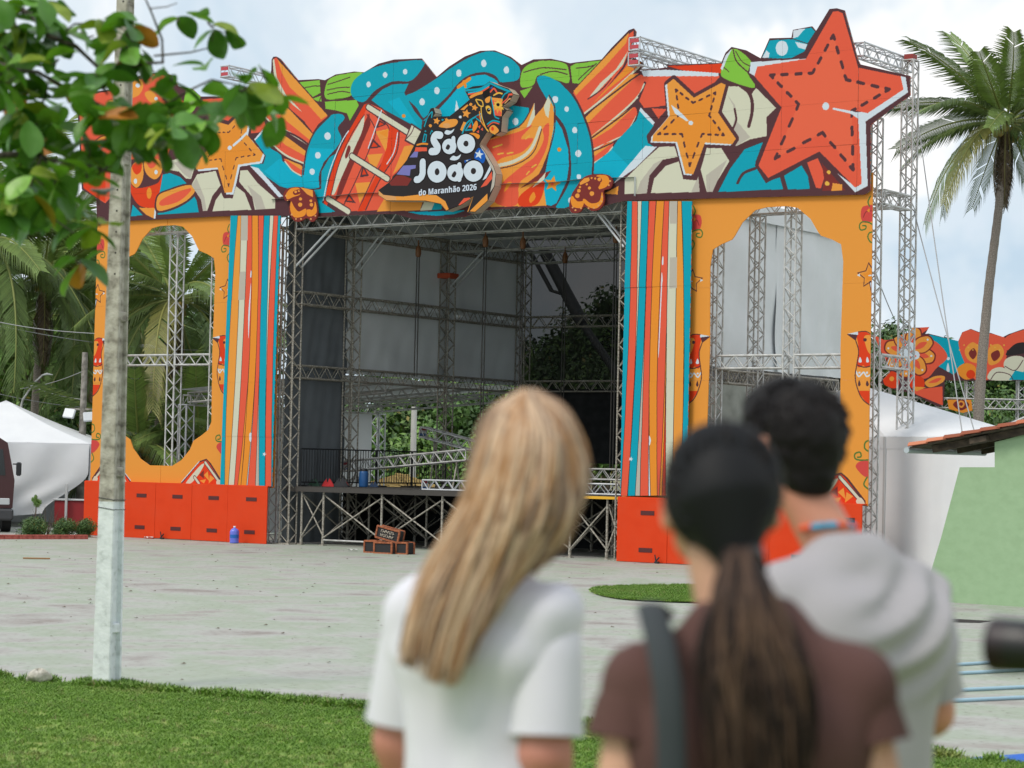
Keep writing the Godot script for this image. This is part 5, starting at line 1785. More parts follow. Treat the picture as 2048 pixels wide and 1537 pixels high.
# ---- people: bodies as one skin round tapered bones
# bones: [from, to, radius, radius] or with a fifth value that flattens them front to back
func flesh(s: Shape, bones: Array, cell: float, soft: float, rough: Variant = null, floor_at := -1e9, roof_at := 1e9) -> void:
	var lo := Vector3.ONE * 1e9
	var hi := -lo
	for b in bones:
		for e in 2:
			var grow: float = b[2 + e] * 1.05 + cell * 3.0
			lo = lo.min(b[e] - Vector3.ONE * grow)
			hi = hi.max(b[e] + Vector3.ONE * grow)
	var nx := ceili((hi.x - lo.x) / cell) + 1
	var ny := ceili((hi.y - lo.y) / cell) + 1
	var nz := ceili((hi.z - lo.z) / cell) + 1
	var acc := PackedFloat32Array()
	acc.resize(nx * ny * nz)
	for b in bones:
		var a: Vector3 = b[0]
		var d: Vector3 = b[1] - a
		var r0: float = b[2]
		var r1: float = b[3]
		var flat: float = b[4] if b.size() > 4 else 1.0
		var long := maxf(d.length_squared(), 1e-9)
		var grow := maxf(r0, r1) + 0.045
		var p0 := (a.min(b[1]) - Vector3.ONE * grow - lo) / cell
		var p1 := (a.max(b[1]) + Vector3.ONE * grow - lo) / cell
		for z in range(maxi(0, floori(p0.z)), mini(nz - 1, ceili(p1.z)) + 1):
			for y in range(maxi(0, floori(p0.y)), mini(ny - 1, ceili(p1.y)) + 1):
				var row := (z * ny + y) * nx
				for x in range(maxi(0, floori(p0.x)), mini(nx - 1, ceili(p1.x)) + 1):
					var q := lo + Vector3(x, y, z) * cell - a
					q.z /= flat
					var h := clampf(q.dot(d) / long, 0.0, 1.0)
					var f := (q - d * h).length() - lerpf(r0, r1, h)
					if f < 0.06:
						acc[row + x] += exp(-soft * f)
	var field := PackedFloat32Array()
	field.resize(acc.size())
	for k in acc.size():
		field[k] = 0.08 if acc[k] <= 0.0 else clampf(-log(acc[k]) / soft, -0.08, 0.08)
	for z in nz:
		for y in ny:
			var v := lo.y + y * cell
			for x in nx:
				var k := (z * ny + y) * nx + x
				if v < floor_at or v > roof_at:
					field[k] = maxf(field[k], maxf(floor_at - v, v - roof_at))
				elif rough != null and absf(field[k]) < 0.05:
					field[k] += rough.call(lo + Vector3(x, y, z) * cell)
	var index := PackedInt32Array()
	index.resize(acc.size())
	index.fill(-1)
	var step := [0, 1, nx, nx + 1, nx * ny, nx * ny + 1, nx * ny + nx, nx * ny + nx + 1]
	var edges := [[0, 1], [2, 3], [4, 5], [6, 7], [0, 2], [1, 3], [4, 6], [5, 7], [0, 4], [1, 5], [2, 6], [3, 7]]
	for z in nz - 1:
		for y in ny - 1:
			for x in nx - 1:
				var k := (z * ny + y) * nx + x
				var inside := 0
				for j in 8:
					if field[k + step[j]] < 0.0:
						inside += 1
				if inside == 0 or inside == 8:
					continue
				var sum := Vector3.ZERO
				var n := 0
				for e in edges:
					var fa := field[k + step[e[0]]]
					var fb := field[k + step[e[1]]]
					if (fa < 0.0) != (fb < 0.0):
						var m := fa / (fa - fb)
						var ca := Vector3(e[0] & 1, (e[0] >> 1) & 1, e[0] >> 2)
						var cb := Vector3(e[1] & 1, (e[1] >> 1) & 1, e[1] >> 2)
						sum += ca.lerp(cb, m)
						n += 1
				var g := Vector3(field[k + 1] - field[k] + field[k + step[7]] - field[k + step[6]] + field[k + step[3]] - field[k + step[2]] + field[k + step[5]] - field[k + step[4]],
					field[k + step[2]] - field[k] + field[k + step[7]] - field[k + step[5]] + field[k + step[3]] - field[k + step[1]] + field[k + step[6]] - field[k + step[4]],
					field[k + step[4]] - field[k] + field[k + step[7]] - field[k + step[3]] + field[k + step[5]] - field[k + step[1]] + field[k + step[6]] - field[k + step[2]])
				index[k] = s.vert(lo + (Vector3(x, y, z) + sum / n) * cell, g.normalized())
	var strides := [1, nx, nx * ny]
	for z in range(1, nz - 1):
		for y in range(1, ny - 1):
			for x in range(1, nx - 1):
				var k := (z * ny + y) * nx + x
				var here := field[k] < 0.0
				for ax in 3:
					if here != (field[k + strides[ax]] < 0.0):
						var u: int = strides[(ax + 1) % 3]
						var w: int = strides[(ax + 2) % 3]
						var a := index[k]
						var b := index[k - u]
						var c := index[k - u - w]
						var d := index[k - w]
						if a >= 0 and b >= 0 and c >= 0 and d >= 0:
							s.face(a, b, c)
							s.face(a, c, d)


func joined(s: Shape, other: Shape, at0: Transform3D) -> void:
	var first := s.v.size()
	for k in other.v.size():
		s.tint = other.c[k]
		s.vert(at0 * other.v[k], (at0.basis.orthonormalized() * other.n[k]).normalized())
	for k in range(0, other.i.size(), 3):
		s.face(first + other.i[k], first + other.i[k + 1], first + other.i[k + 2])


func head_shape() -> Shape:
	# looks along -z; its middle is the origin, 0.23 tall
	var s := Shape.new()
	var b := [[Vector3(0, 0.03, 0.012), Vector3(0, 0.032, -0.02), 0.084, 0.08], [Vector3(0, -0.03, -0.03), Vector3(0, -0.075, -0.048), 0.062, 0.036], [Vector3(-0.032, -0.05, -0.035), Vector3(0.032, -0.05, -0.035), 0.036, 0.036], [Vector3(0, 0.012, -0.092), Vector3(0, -0.026, -0.108), 0.009, 0.014], [Vector3(-0.012, -0.03, -0.1), Vector3(0.012, -0.03, -0.1), 0.009, 0.009], [Vector3(-0.02, -0.058, -0.082), Vector3(0.02, -0.058, -0.082), 0.009, 0.009], [Vector3(-0.045, 0.03, -0.078), Vector3(0.045, 0.03, -0.078), 0.012, 0.012]]
	for x: float in [-1.0, 1.0]:
		b.append([Vector3(0.074 * x, 0.018, -0.004), Vector3(0.082 * x, -0.024, -0.01), 0.016, 0.011])
		b.append([Vector3(0.032 * x, 0.008, -0.078), Vector3(0.034 * x, 0.008, -0.079), 0.014, 0.014])
	flesh(s, b, 0.0065, 110.0)
	return s


func hand_shape() -> Shape:
	# a right hand hanging down from the wrist at the origin, palm towards +x... its back to -x, thumb forward (-z)
	var s := Shape.new()
	var b := [[Vector3(0, 0.02, 0), Vector3(0, -0.03, 0), 0.024, 0.026], [Vector3(0, -0.035, -0.02), Vector3(0.002, -0.085, -0.026), 0.016, 0.014], [Vector3(0, -0.035, 0.018), Vector3(0.002, -0.082, 0.024), 0.016, 0.013], [Vector3(0, -0.035, 0), Vector3(0, -0.088, 0), 0.017, 0.014]]
	var z := [-0.03, -0.01, 0.01, 0.029]
	var long := [0.04, 0.046, 0.043, 0.033]
	for k in 4:
		var a := Vector3(0.002, -0.088 + (0.006 if k == 3 else 0.0), z[k])
		var m := a + Vector3(0.008, -long[k], 0)
		var e := m + Vector3(0.018, -long[k] * 0.72, 0)
		b.append([a, m, 0.0092, 0.0086])
		b.append([m, e, 0.0086, 0.0076])
	b.append([Vector3(0.004, -0.02, -0.022), Vector3(0.012, -0.055, -0.048), 0.014, 0.0115])
	b.append([Vector3(0.012, -0.055, -0.048), Vector3(0.02, -0.088, -0.052), 0.0112, 0.009])
	flesh(s, b, 0.0055, 170.0)
	return s


# one person; d holds measures, arm poses and paints; returns the node
func person(label: String, where: Vector3, turn: float, d: Dictionary) -> Node3D:
	var t := thing("person", label, "person", where, turn)
	var h: float = d.tall
	var sw: float = d.shoulder
	var sy: float = d.shoulder_y
	var lean: Vector3 = d.get("lean", Vector3.ZERO)             # head middle from the middle of the shoulders
	var head: Vector3 = d.head
	var skin: Material = d.skin
	var hips := h * 0.52
	var chest := Vector3(0, sy - 0.12, 0.0)
	var skin_bones := []
	var neck := Vector3(0, sy + 0.0, 0.01)
	skin_bones.append([neck + Vector3(0, -0.05, 0.0), head + Vector3(0, -0.07, 0.01), 0.058, 0.052])
	skin_bones.append([Vector3(-sw * 0.4, sy - 0.06, 0.01), Vector3(sw * 0.4, sy - 0.06, 0.01), 0.04, 0.04])
	skin_bones.append([chest, Vector3(0, hips, 0), 0.08, 0.08])
	var body := Shape.new()
	var hands := []
	for side in 2:
		var x := 1.0 if side else -1.0
		var sh := Vector3(x * sw, sy - 0.085, 0.0)
		var elbow: Vector3 = d.elbows[side]
		var wrist: Vector3 = d.wrists[side]
		skin_bones.append([sh, elbow, 0.044 * d.thick, 0.038 * d.thick])
		skin_bones.append([elbow, wrist, 0.039 * d.thick, 0.025 * d.thick])
		var hip := Vector3(x * 0.09, hips - 0.03, 0)
		var knee := Vector3(x * 0.1, h * 0.28, -0.02)
		var ankle := Vector3(x * 0.1, 0.09, 0.02)
		skin_bones.append([hip, knee, 0.085, 0.055])
		skin_bones.append([knee, ankle, 0.055, 0.036])
		skin_bones.append([ankle + Vector3(0, -0.04, 0.02), ankle + Vector3(x * 0.02, -0.06, -0.14), 0.036, 0.028])
		var down := (wrist - elbow).normalized()
		var front: Vector3 = d.get("thumb", Vector3(0, 0, -1))
		var zz := -(front - down * front.dot(down)).normalized()
		var basis_ := Basis((-down).cross(zz), -down, zz)
		hands.append(Transform3D(basis_ * Basis.from_scale(Vector3(1.0 if side == 0 else -1.0, 1, 1)), wrist + down * 0.01))
	flesh(body, skin_bones, 0.0155, 60.0)
	joined(body, paints["head shape"], Transform3D(Basis.from_euler(d.look) * (h / 1.72), head))
	for q in hands:
		joined(body, paints["hand shape"], q)
	part("body", body, skin, t)
	# trousers and shoes
	var legs := [[Vector3(-0.055, hips + 0.02, 0), Vector3(0.055, hips + 0.02, 0), 0.085, 0.085, 0.9]]
	for x: float in [-1.0, 1.0]:
		legs.append([Vector3(x * 0.078, hips - 0.06, 0), Vector3(x * 0.1, h * 0.28, -0.02), 0.085, 0.076])
		legs.append([Vector3(x * 0.1, h * 0.28, -0.02), Vector3(x * 0.1, 0.12, 0.02), 0.078, 0.07])
	var s := Shape.new()
	flesh(s, legs, 0.02, 50.0, null, 0.07)
	part("trousers", s, paint("dark denim", Color8(44, 50, 62), 0.9), t)
	for x: float in [-1.0, 1.0]:
		s = Shape.new()
		flesh(s, [[Vector3(x * 0.1, 0.06, 0.05), Vector3(x * 0.115, 0.045, -0.14), 0.048, 0.042]], 0.012, 80.0, null, 0.0)
		part("shoe", s, paint("shoe", Color8(60, 58, 56), 0.7), t)
	# shirt
	var w: float = d.wide
	var hump: float = d.get("hump", 0.012)
	var sleeves := Shape.new()
	var shirt := [[Vector3(-sw * 0.5, sy - 0.16, hump), Vector3(sw * 0.5, sy - 0.16, hump), 0.104 * w, 0.104 * w, 0.95], [Vector3(-0.03, sy - 0.01, 0.005), Vector3(0.03, sy - 0.01, 0.005), 0.062, 0.062, 0.9]]
	for x: float in [-1.0, 1.0]:
		shirt.append([Vector3(x * sw * 0.45, sy - 0.17, hump), Vector3(x * 0.05, sy - 0.4, 0.004), 0.1 * w, 0.1 * w])
		shirt.append([Vector3(x * 0.05, sy - 0.4, 0.004), Vector3(x * 0.06, hips - 0.14, 0), 0.1 * w, 0.125 * w])
		shirt.append([Vector3(x * 0.03, sy - 0.045, 0.01), Vector3(x * sw * 0.96, sy - 0.085, 0.005), 0.064 * d.thick, 0.056 * d.thick])
	for side in 2:
		var x := 1.0 if side else -1.0
		var sh := Vector3(x * sw, sy - 0.09, 0.0)
		var elbow: Vector3 = d.elbows[side]
		var hem := sh.lerp(elbow, d.sleeve)
		shirt.append([sh, sh.lerp(hem, 0.3), 0.056 * d.thick, 0.056 * d.thick])
		# the sleeve proper: a loose tube with a turned hem
		var path := [Vector3(x * sw * 0.7, sy - 0.085, 0.0), sh, sh.lerp(hem, 0.35), sh.lerp(hem, 0.7), sh.lerp(hem, 0.965), sh.lerp(hem, 0.97), hem]
		var radii := [0.05, 0.058, 0.0615, 0.064, 0.0655, 0.067, 0.067]
		for k in radii.size():
			radii[k] *= d.thick
		sleeves.tube(path, radii, 22)
	s = Shape.new()
	var cloth: Variant = d.get("folds")
	flesh(s, shirt, 0.0125, 75.0, cloth, hips - 0.2, sy + 0.045)
	joined(s, sleeves, Transform3D())
	part("shirt", s, d.shirt, t)
	return t


# hair as many tapered locks between guiding curves; guides run from the crown to the tips, in the person's own axes
func locks(t: Node3D, called: String, guides: Array, count: int, thick: float, tones: Array, loose: float) -> void:
	var shapes := []
	for k in tones.size():
		shapes.append(Shape.new())
	for k in count:
		var where := (guides.size() - 1) * (k + rng.randf()) / float(count)
		var g0: Array = guides[mini(int(where), guides.size() - 2)]
		var g1: Array = guides[mini(int(where) + 1, guides.size() - 1)]
		var path := []
		var radii := []
		var stray := Vector3(rng.randf_range(-1, 1), 0.3 * rng.randf_range(-1, 1), rng.randf_range(-1, 1)) * loose
		var last := 1.0 - 0.28 * pow(rng.randf(), 2.0)
		for j in 15:
			var x := j / 14.0 * last * (g0.size() - 1)
			var a := mini(int(x), g0.size() - 2)
			var p: Vector3 = (g0[a] as Vector3).cubic_interpolate(g0[a + 1], g0[maxi(a - 1, 0)], g0[mini(a + 2, g0.size() - 1)], x - a)
			var q: Vector3 = (g1[a] as Vector3).cubic_interpolate(g1[a + 1], g1[maxi(a - 1, 0)], g1[mini(a + 2, g1.size() - 1)], x - a)
			var f := j / 14.0
			path.append(p.lerp(q, where - int(where)) + stray * (0.25 + f) + Vector3(0.006 * sin(f * 9.0 + k), 0, 0.004 * cos(f * 7.0 + k * 2.0)))
			radii.append(thick * (0.5 + 0.9 * f) * (1.0 - pow(f, 3.0) * 0.85))
		(shapes[rng.randi() % tones.size()] as Shape).tube(path, radii, 5)
	for k in tones.size():
		part(called, shapes[k], tones[k], t).set_meta("kind", "stuff")


func local(t: Node3D, flat: Array) -> Array:
	var out := []
	var inv := t.transform.affine_inverse()
	for p in flat:
		out.append(inv * (p as Vector3))
	return out


func hair_paint(called: String, c: Color) -> StandardMaterial3D:
	var m := paint(called, c, 0.6)
	m.metallic_specular = 0.3
	return m


func build_people() -> void:
	paints["head shape"] = head_shape()
	paints["hand shape"] = hand_shape()
	var s: Shape
	var tan_skin := paint("warm skin", Color8(196, 136, 112), 0.55)
	var light_skin := paint("light skin", Color8(190, 128, 112), 0.55)
	var olive_skin := paint("olive skin", Color8(202, 156, 130), 0.55)
	# woman in white
	var x0 := -0.046
	var z0 := -4.3
	var t := person("person with long fair hair in a plain white T-shirt, seen from behind", Vector3(x0, lawn_height(x0, z0), z0), -0.45, {
		"tall": 1.69, "shoulder": 0.137, "shoulder_y": 1.375, "head": Vector3(0.06, 1.585, -0.062), "look": Vector3(-0.1, -0.15, -0.06), "thick": 1.05, "wide": 0.84, "sleeve": 0.86,
		"elbows": [Vector3(-0.17, 1.045, 0.0), Vector3(0.148, 1.045, 0.03)], "wrists": [Vector3(-0.18, 0.82, -0.07), Vector3(0.16, 0.82, -0.05)], "skin": light_skin, "shirt": paint("white cotton", Color8(216, 216, 226), 0.9),
		"folds": func(p: Vector3): return 0.006 * sin(p.x * 42.0 + p.y * 12.0) * sin(p.y * 9.0 + 1.0) + 0.007 * sin((p.x - p.y * 0.8) * 30.0) * smoothstep(0.03, 0.14, p.x)})
	var guides := BLOND_GUIDES.map(func(g): return local(t, g))
	s = Shape.new()
	flesh(s, [[Vector3(0.06, 1.612, -0.035), Vector3(0.055, 1.6, -0.055), 0.092, 0.088], [Vector3(0.045, 1.53, -0.01), Vector3(0.02, 1.44, 0.02), 0.085, 0.07]], 0.012, 60.0)
	part("hair_mass", s, hair_paint("fair root hair", Color8(128, 104, 82)), t)
	locks(t, "hair_lock", guides, 640, 0.0048, [hair_paint("ash hair", Color8(140, 117, 99)), hair_paint("fair hair", Color8(182, 152, 124)), hair_paint("honey hair", Color8(172, 130, 90)), hair_paint("pale hair", Color8(208, 182, 154)), hair_paint("dark ash hair", Color8(120, 98, 82))], 0.007)  # five hair tones, dealt to the locks at random
	# woman in brown with a ponytail
	x0 = 0.345
	z0 = -3.3
	t = person("person with dark ponytail in a brown T-shirt carrying a strap over one shoulder", Vector3(x0, lawn_height(x0, z0), z0), 0.0, {
		"tall": 1.62, "shoulder": 0.152, "shoulder_y": 1.325, "head": Vector3(-0.037, 1.498, -0.03), "look": Vector3(-0.02, 0.1, 0.03), "thick": 1.0, "wide": 0.96, "sleeve": 0.36,
		"elbows": [Vector3(-0.185, 1.03, 0.03), Vector3(0.2, 1.03, 0.03)], "wrists": [Vector3(-0.17, 0.86, -0.12), Vector3(0.19, 0.84, -0.1)], "skin": olive_skin, "shirt": paint("brown cotton", Color8(88, 60, 56), 0.92),
		"folds": func(p: Vector3): return 0.004 * sin(p.y * 30.0 + p.x * 20.0) * smoothstep(0.08, 0.2, absf(p.x)) + 0.003 * sin(p.x * 30.0 - p.y * 10.0)})
	s = Shape.new()
	flesh(s, [[Vector3(-0.04, 1.538, 0.0), Vector3(-0.042, 1.515, -0.02), 0.0765, 0.0765], [Vector3(-0.037, 1.5, 0.025), Vector3(-0.022, 1.43, 0.055), 0.072, 0.032]], 0.009, 70.0)
	part("hair", s, hair_paint("black hair", Color8(26, 27, 30)), t)
	var fan := []
	var mid := Vector3(-0.04, 1.525, -0.005)
	var squat := Vector3(1, 1.16, 1.1)
	for k in 25:
		var a := deg_to_rad(-150.0 + 12.5 * k)
		var o := Vector3(sin(a), cos(a), 0)
		fan.append([mid + (o + Vector3(0, 0, -0.75)).normalized() * squat * 0.08, mid + (o + Vector3(0, 0, 0.05)).normalized() * squat * 0.0815, mid + (o * 0.9 + Vector3(0, -0.1, 0.75)).normalized() * squat * 0.0825, Vector3(-0.02, 1.445, 0.072)])
	locks(t, "hair_strand", fan, 300, 0.0034, [paints["black hair"], hair_paint("blue black hair", Color8(36, 38, 43)), hair_paint("deep brown hair", Color8(30, 27, 28))], 0.001)
	s = Shape.new()
	s.tube([Vector3(-0.012, 1.43, 0.05), Vector3(-0.008, 1.415, 0.085)], [0.03, 0.026], 12)
	part("hair_tie", s, paint("hair tie", Color8(28, 28, 32), 0.6), t)
	guides = TAIL_GUIDES.map(func(g): return local(t, g))
	locks(t, "ponytail_lock", guides, 460, 0.0032, [hair_paint("dark brown hair", Color8(46, 36, 33)), hair_paint("brown hair", Color8(74, 57, 49)), hair_paint("black brown hair", Color8(32, 27, 27)), hair_paint("light brown hair", Color8(96, 75, 62))], 0.012)
	var bag := thing("shoulder_bag", "dark grey padded strap and bag worn over the brown shirt", "bag", t.position + Vector3(-0.14, 0.86, 0.16))
	var path := []
	for p in STRAP:
		path.append((p as Vector3) - bag.position)
	var wide := []
	for k in path.size():
		wide.append(0.021)
	s = Shape.new()
	s.tube(path, wide, 10, 0.35)
	part("strap", s, paint("grey webbing", Color8(54, 60, 64), 0.85), bag)
	s = Shape.new()
	s.box(Vector3(0, 0.06, 0.02), Vector3(0.3, 0.2, 0.13), Basis(), 0.035)
	part("pouch", s, paint("bag cloth", Color8(44, 48, 52), 0.9), bag)
	s = Shape.new()
	s.box(Vector3(0, 0.14, 0.03), Vector3(0.305, 0.06, 0.135), Basis(), 0.02)
	part("flap", s, paints["grey webbing"], bag)
	# man
	x0 = 0.678
	z0 = -4.6
	t = person("person with short black hair in a pale grey T-shirt with a blue and orange lanyard", Vector3(x0, lawn_height(x0, z0), z0), 0.55, {
		"tall": 1.76, "shoulder": 0.175, "shoulder_y": 1.44, "head": Vector3(-0.066, 1.648, -0.085), "look": Vector3(-0.12, 0.15, 0.0), "thick": 1.18, "wide": 1.2, "sleeve": 0.85, "hump": 0.035,
		"elbows": [Vector3(-0.22, 1.12, -0.04), Vector3(0.235, 1.12, -0.02)], "wrists": [Vector3(-0.16, 1.0, -0.24), Vector3(0.16, 1.0, -0.24)], "skin": tan_skin, "shirt": paint("grey cotton", Color8(164, 162, 166), 0.92),
		"folds": func(p: Vector3): return 0.0085 * sin(p.y * 74.0 - p.x * 34.0 + 2.2 * sin(p.x * 11.0 + p.y * 6.0)) * smoothstep(1.12, 1.26, p.y) * smoothstep(1.46, 1.34, p.y) * smoothstep(-0.16, 0.02, p.x) + 0.004 * sin(p.x * 34.0) * smoothstep(1.15, 0.95, p.y)})
	s = Shape.new()
	var hair_noise := FastNoiseLite.new()
	hair_noise.frequency = 24.0
	hair_noise.seed = 3
	var hd := Vector3(-0.066, 1.648, -0.085)
	flesh(s, [[hd + Vector3(0, 0.05, 0.005), hd + Vector3(0, 0.058, -0.035), 0.093, 0.088], [hd + Vector3(0, 0.02, 0.035), hd + Vector3(0, -0.045, 0.042), 0.075, 0.058], [hd + Vector3(0, 0.095, -0.05), hd + Vector3(-0.02, 0.09, -0.085), 0.05, 0.035]], 0.0085, 80.0, func(p: Vector3): return 0.006 * hair_noise.get_noise_3dv(p))
	part("hair", s, hair_paint("short black hair", Color8(24, 22, 23)), t)
	s = Shape.new()
	for k in 900:
		var o := Vector3(rng.randfn(), rng.randfn() * 0.9 + 0.25, rng.randfn() + 0.15).normalized()
		if o.y < -0.45 or (o.z < -0.55 and o.y < 0.5):
			continue
		var p := hd + Vector3(0, 0.05 if o.y > -0.1 else 0.03, 0.0) + o * Vector3(0.091, 0.09, 0.1)
		var flow := (Vector3(rng.randf_range(-0.5, 0.5), -0.9, 0.4) - o * o.dot(Vector3(0, -0.9, 0.4))).normalized()
		s.tube([p - o * 0.006, p + flow * 0.014 + o * 0.003, p + flow * 0.028 + o * 0.004], [0.0034, 0.003, 0.0008], 4)
	part("hair_strand", s, hair_paint("short dark hair", Color8(32, 29, 30)), t).set_meta("kind", "stuff")
	var ring := []
	var r := []
	for k in 15:
		var q := PI * (0.08 + 0.84 * k / 14.0)
		ring.append(Vector3(cos(q) * 0.062 - 0.034, 1.488 + 0.014 * sin(q), -0.05 + sin(q) * 0.068))
		r.append(0.013)
	var colors := [paint("lanyard blue", Color8(70, 158, 196), 0.7), paint("lanyard orange", Color8(226, 92, 52), 0.7)]
	for k in 7:
		s = Shape.new()
		s.tube(ring.slice(k * 2, k * 2 + 3), r.slice(0, 3), 8, 0.5)
		part("lanyard", s, colors[0 if k in [0, 2, 4, 5] else 1], t)
	# photographer just outside the frame, holding a camera up
	x0 = 1.12
	z0 = -3.05
	t = person("person in dark clothes at the picture's edge holding up a camera", Vector3(x0, lawn_height(x0, z0), z0), 0.75, {
		"tall": 1.74, "shoulder": 0.172, "shoulder_y": 1.41, "head": Vector3(0, 1.63, -0.04), "look": Vector3(0.0, 0.0, 0.0), "thick": 1.1, "wide": 1.1, "sleeve": 0.75, "thumb": Vector3(0, 1, 0),
		"elbows": [Vector3(-0.2, 1.14, -0.16), Vector3(0.24, 1.14, -0.1)], "wrists": [Vector3(-0.1, 1.27, -0.36), Vector3(0.16, 1.3, -0.27)], "skin": tan_skin, "shirt": paint("dark cotton", Color8(48, 50, 54), 0.9)})
	s = Shape.new()
	flesh(s, [[Vector3(0, 1.67, -0.035), Vector3(0, 1.675, -0.07), 0.092, 0.088], [Vector3(0, 1.65, 0.0), Vector3(0, 1.6, 0.005), 0.075, 0.06]], 0.01, 80.0)
	part("hair", s, paints["short black hair"], t)
	var c := thing("photo_camera", "black camera with a long lens pointing in from the picture's right edge", "camera", LENS_AT + LENS_DIR * -0.17, atan2(-LENS_DIR.x, -LENS_DIR.z))
	var black := paint("camera black", Color8(20, 22, 25), 0.4)
	var along := func(profile: Array) -> Shape:
		var q := Shape.new()
		q.lathe(Vector3.ZERO, profile, 28)
		for k in q.v.size():
			q.v[k] = Vector3(q.v[k].x, q.v[k].z, -q.v[k].y)
			q.n[k] = Vector3(q.n[k].x, q.n[k].z, -q.n[k].y)
		return q
	var barrel := part("lens_barrel", along.call([Vector2(0.032, 0.02), Vector2(0.034, 0.05), Vector2(0.036, 0.06), Vector2(0.036, 0.1), Vector2(0.0345, 0.102), Vector2(0.0345, 0.112), Vector2(0.038, 0.115), Vector2(0.039, 0.142)]), black, c)
	part("front_ring", along.call([Vector2(0.0392, 0.142), Vector2(0.0396, 0.165), Vector2(0.0385, 0.17), Vector2(0.034, 0.17)]), paint("ring maroon", Color8(30, 18, 24), 0.35), barrel)
	part("front_glass", along.call([Vector2(0.034, 0.166), Vector2(0.02, 0.169), Vector2(0.0005, 0.17)]), paint("lens glass", Color8(20, 18, 26), 0.08), barrel)
	s = Shape.new()
	s.box(Vector3(0, 0.005, 0.005), Vector3(0.14, 0.095, 0.055), Basis(), 0.012)
	s.box(Vector3(0, 0.062, 0.0), Vector3(0.055, 0.035, 0.06), Basis(), 0.01)
	s.box(Vector3(0.055, 0.0, -0.02), Vector3(0.035, 0.09, 0.04), Basis(), 0.012)
	part("camera_body", s, black, c)




# ---- what is printed on the boards: [kind, ink, stroke width, corners], centimetres along and up the portal
const HEADER_OUTLINE := [-726,954,-732,1024,-795,1055,-801,1110,-819,1267,-832,1368,-798,1351,-741,1353,-679,1354,-616,1362,-590,1382,-538,1391,-465,1389,-434,1377,-407,1343,-350,1331,-315,1305,-179,1296,-110,1285,-81,1281,-60,1305,-51,1321,-41,1361,-41,1391,-35,1399,-24,1399,-9,1391,59,1324,136,1321,160,1316,198,1329,266,1332,302,1327,352,1347,407,1354,501,1349,554,1293,561,1297,597,1319,649,1342,700,1353,748,1350,799,1329,833,1305,836,1303,875,1315,931,1312,966,1303,992,1295,1009,1296,1090,1297,1119,1324,1172,1366,1186,1369,1193,1360,1191,1345,1173,1300,1205,1284,1216,1278,1212,1267,1203,1255,1212,1258,1289,1260,1289,1266,1447,1258,1459,1283,1476,1296,1517,1284,1559,1260,1583,1308,1644,1304,1648,1323,1700,1327,1711,1314,1747,1365,1767,1365,1787,1358,1824,1238,1831,1223,1963,1184,1964,1138,1862,1075,1864,916,1849,907,1554,915,1169,925,1103,915,1002,913,873,922,730,921,657,906,549,903,488,907,423,925,333,927,143,929,53,936,-227,947,-611,950]
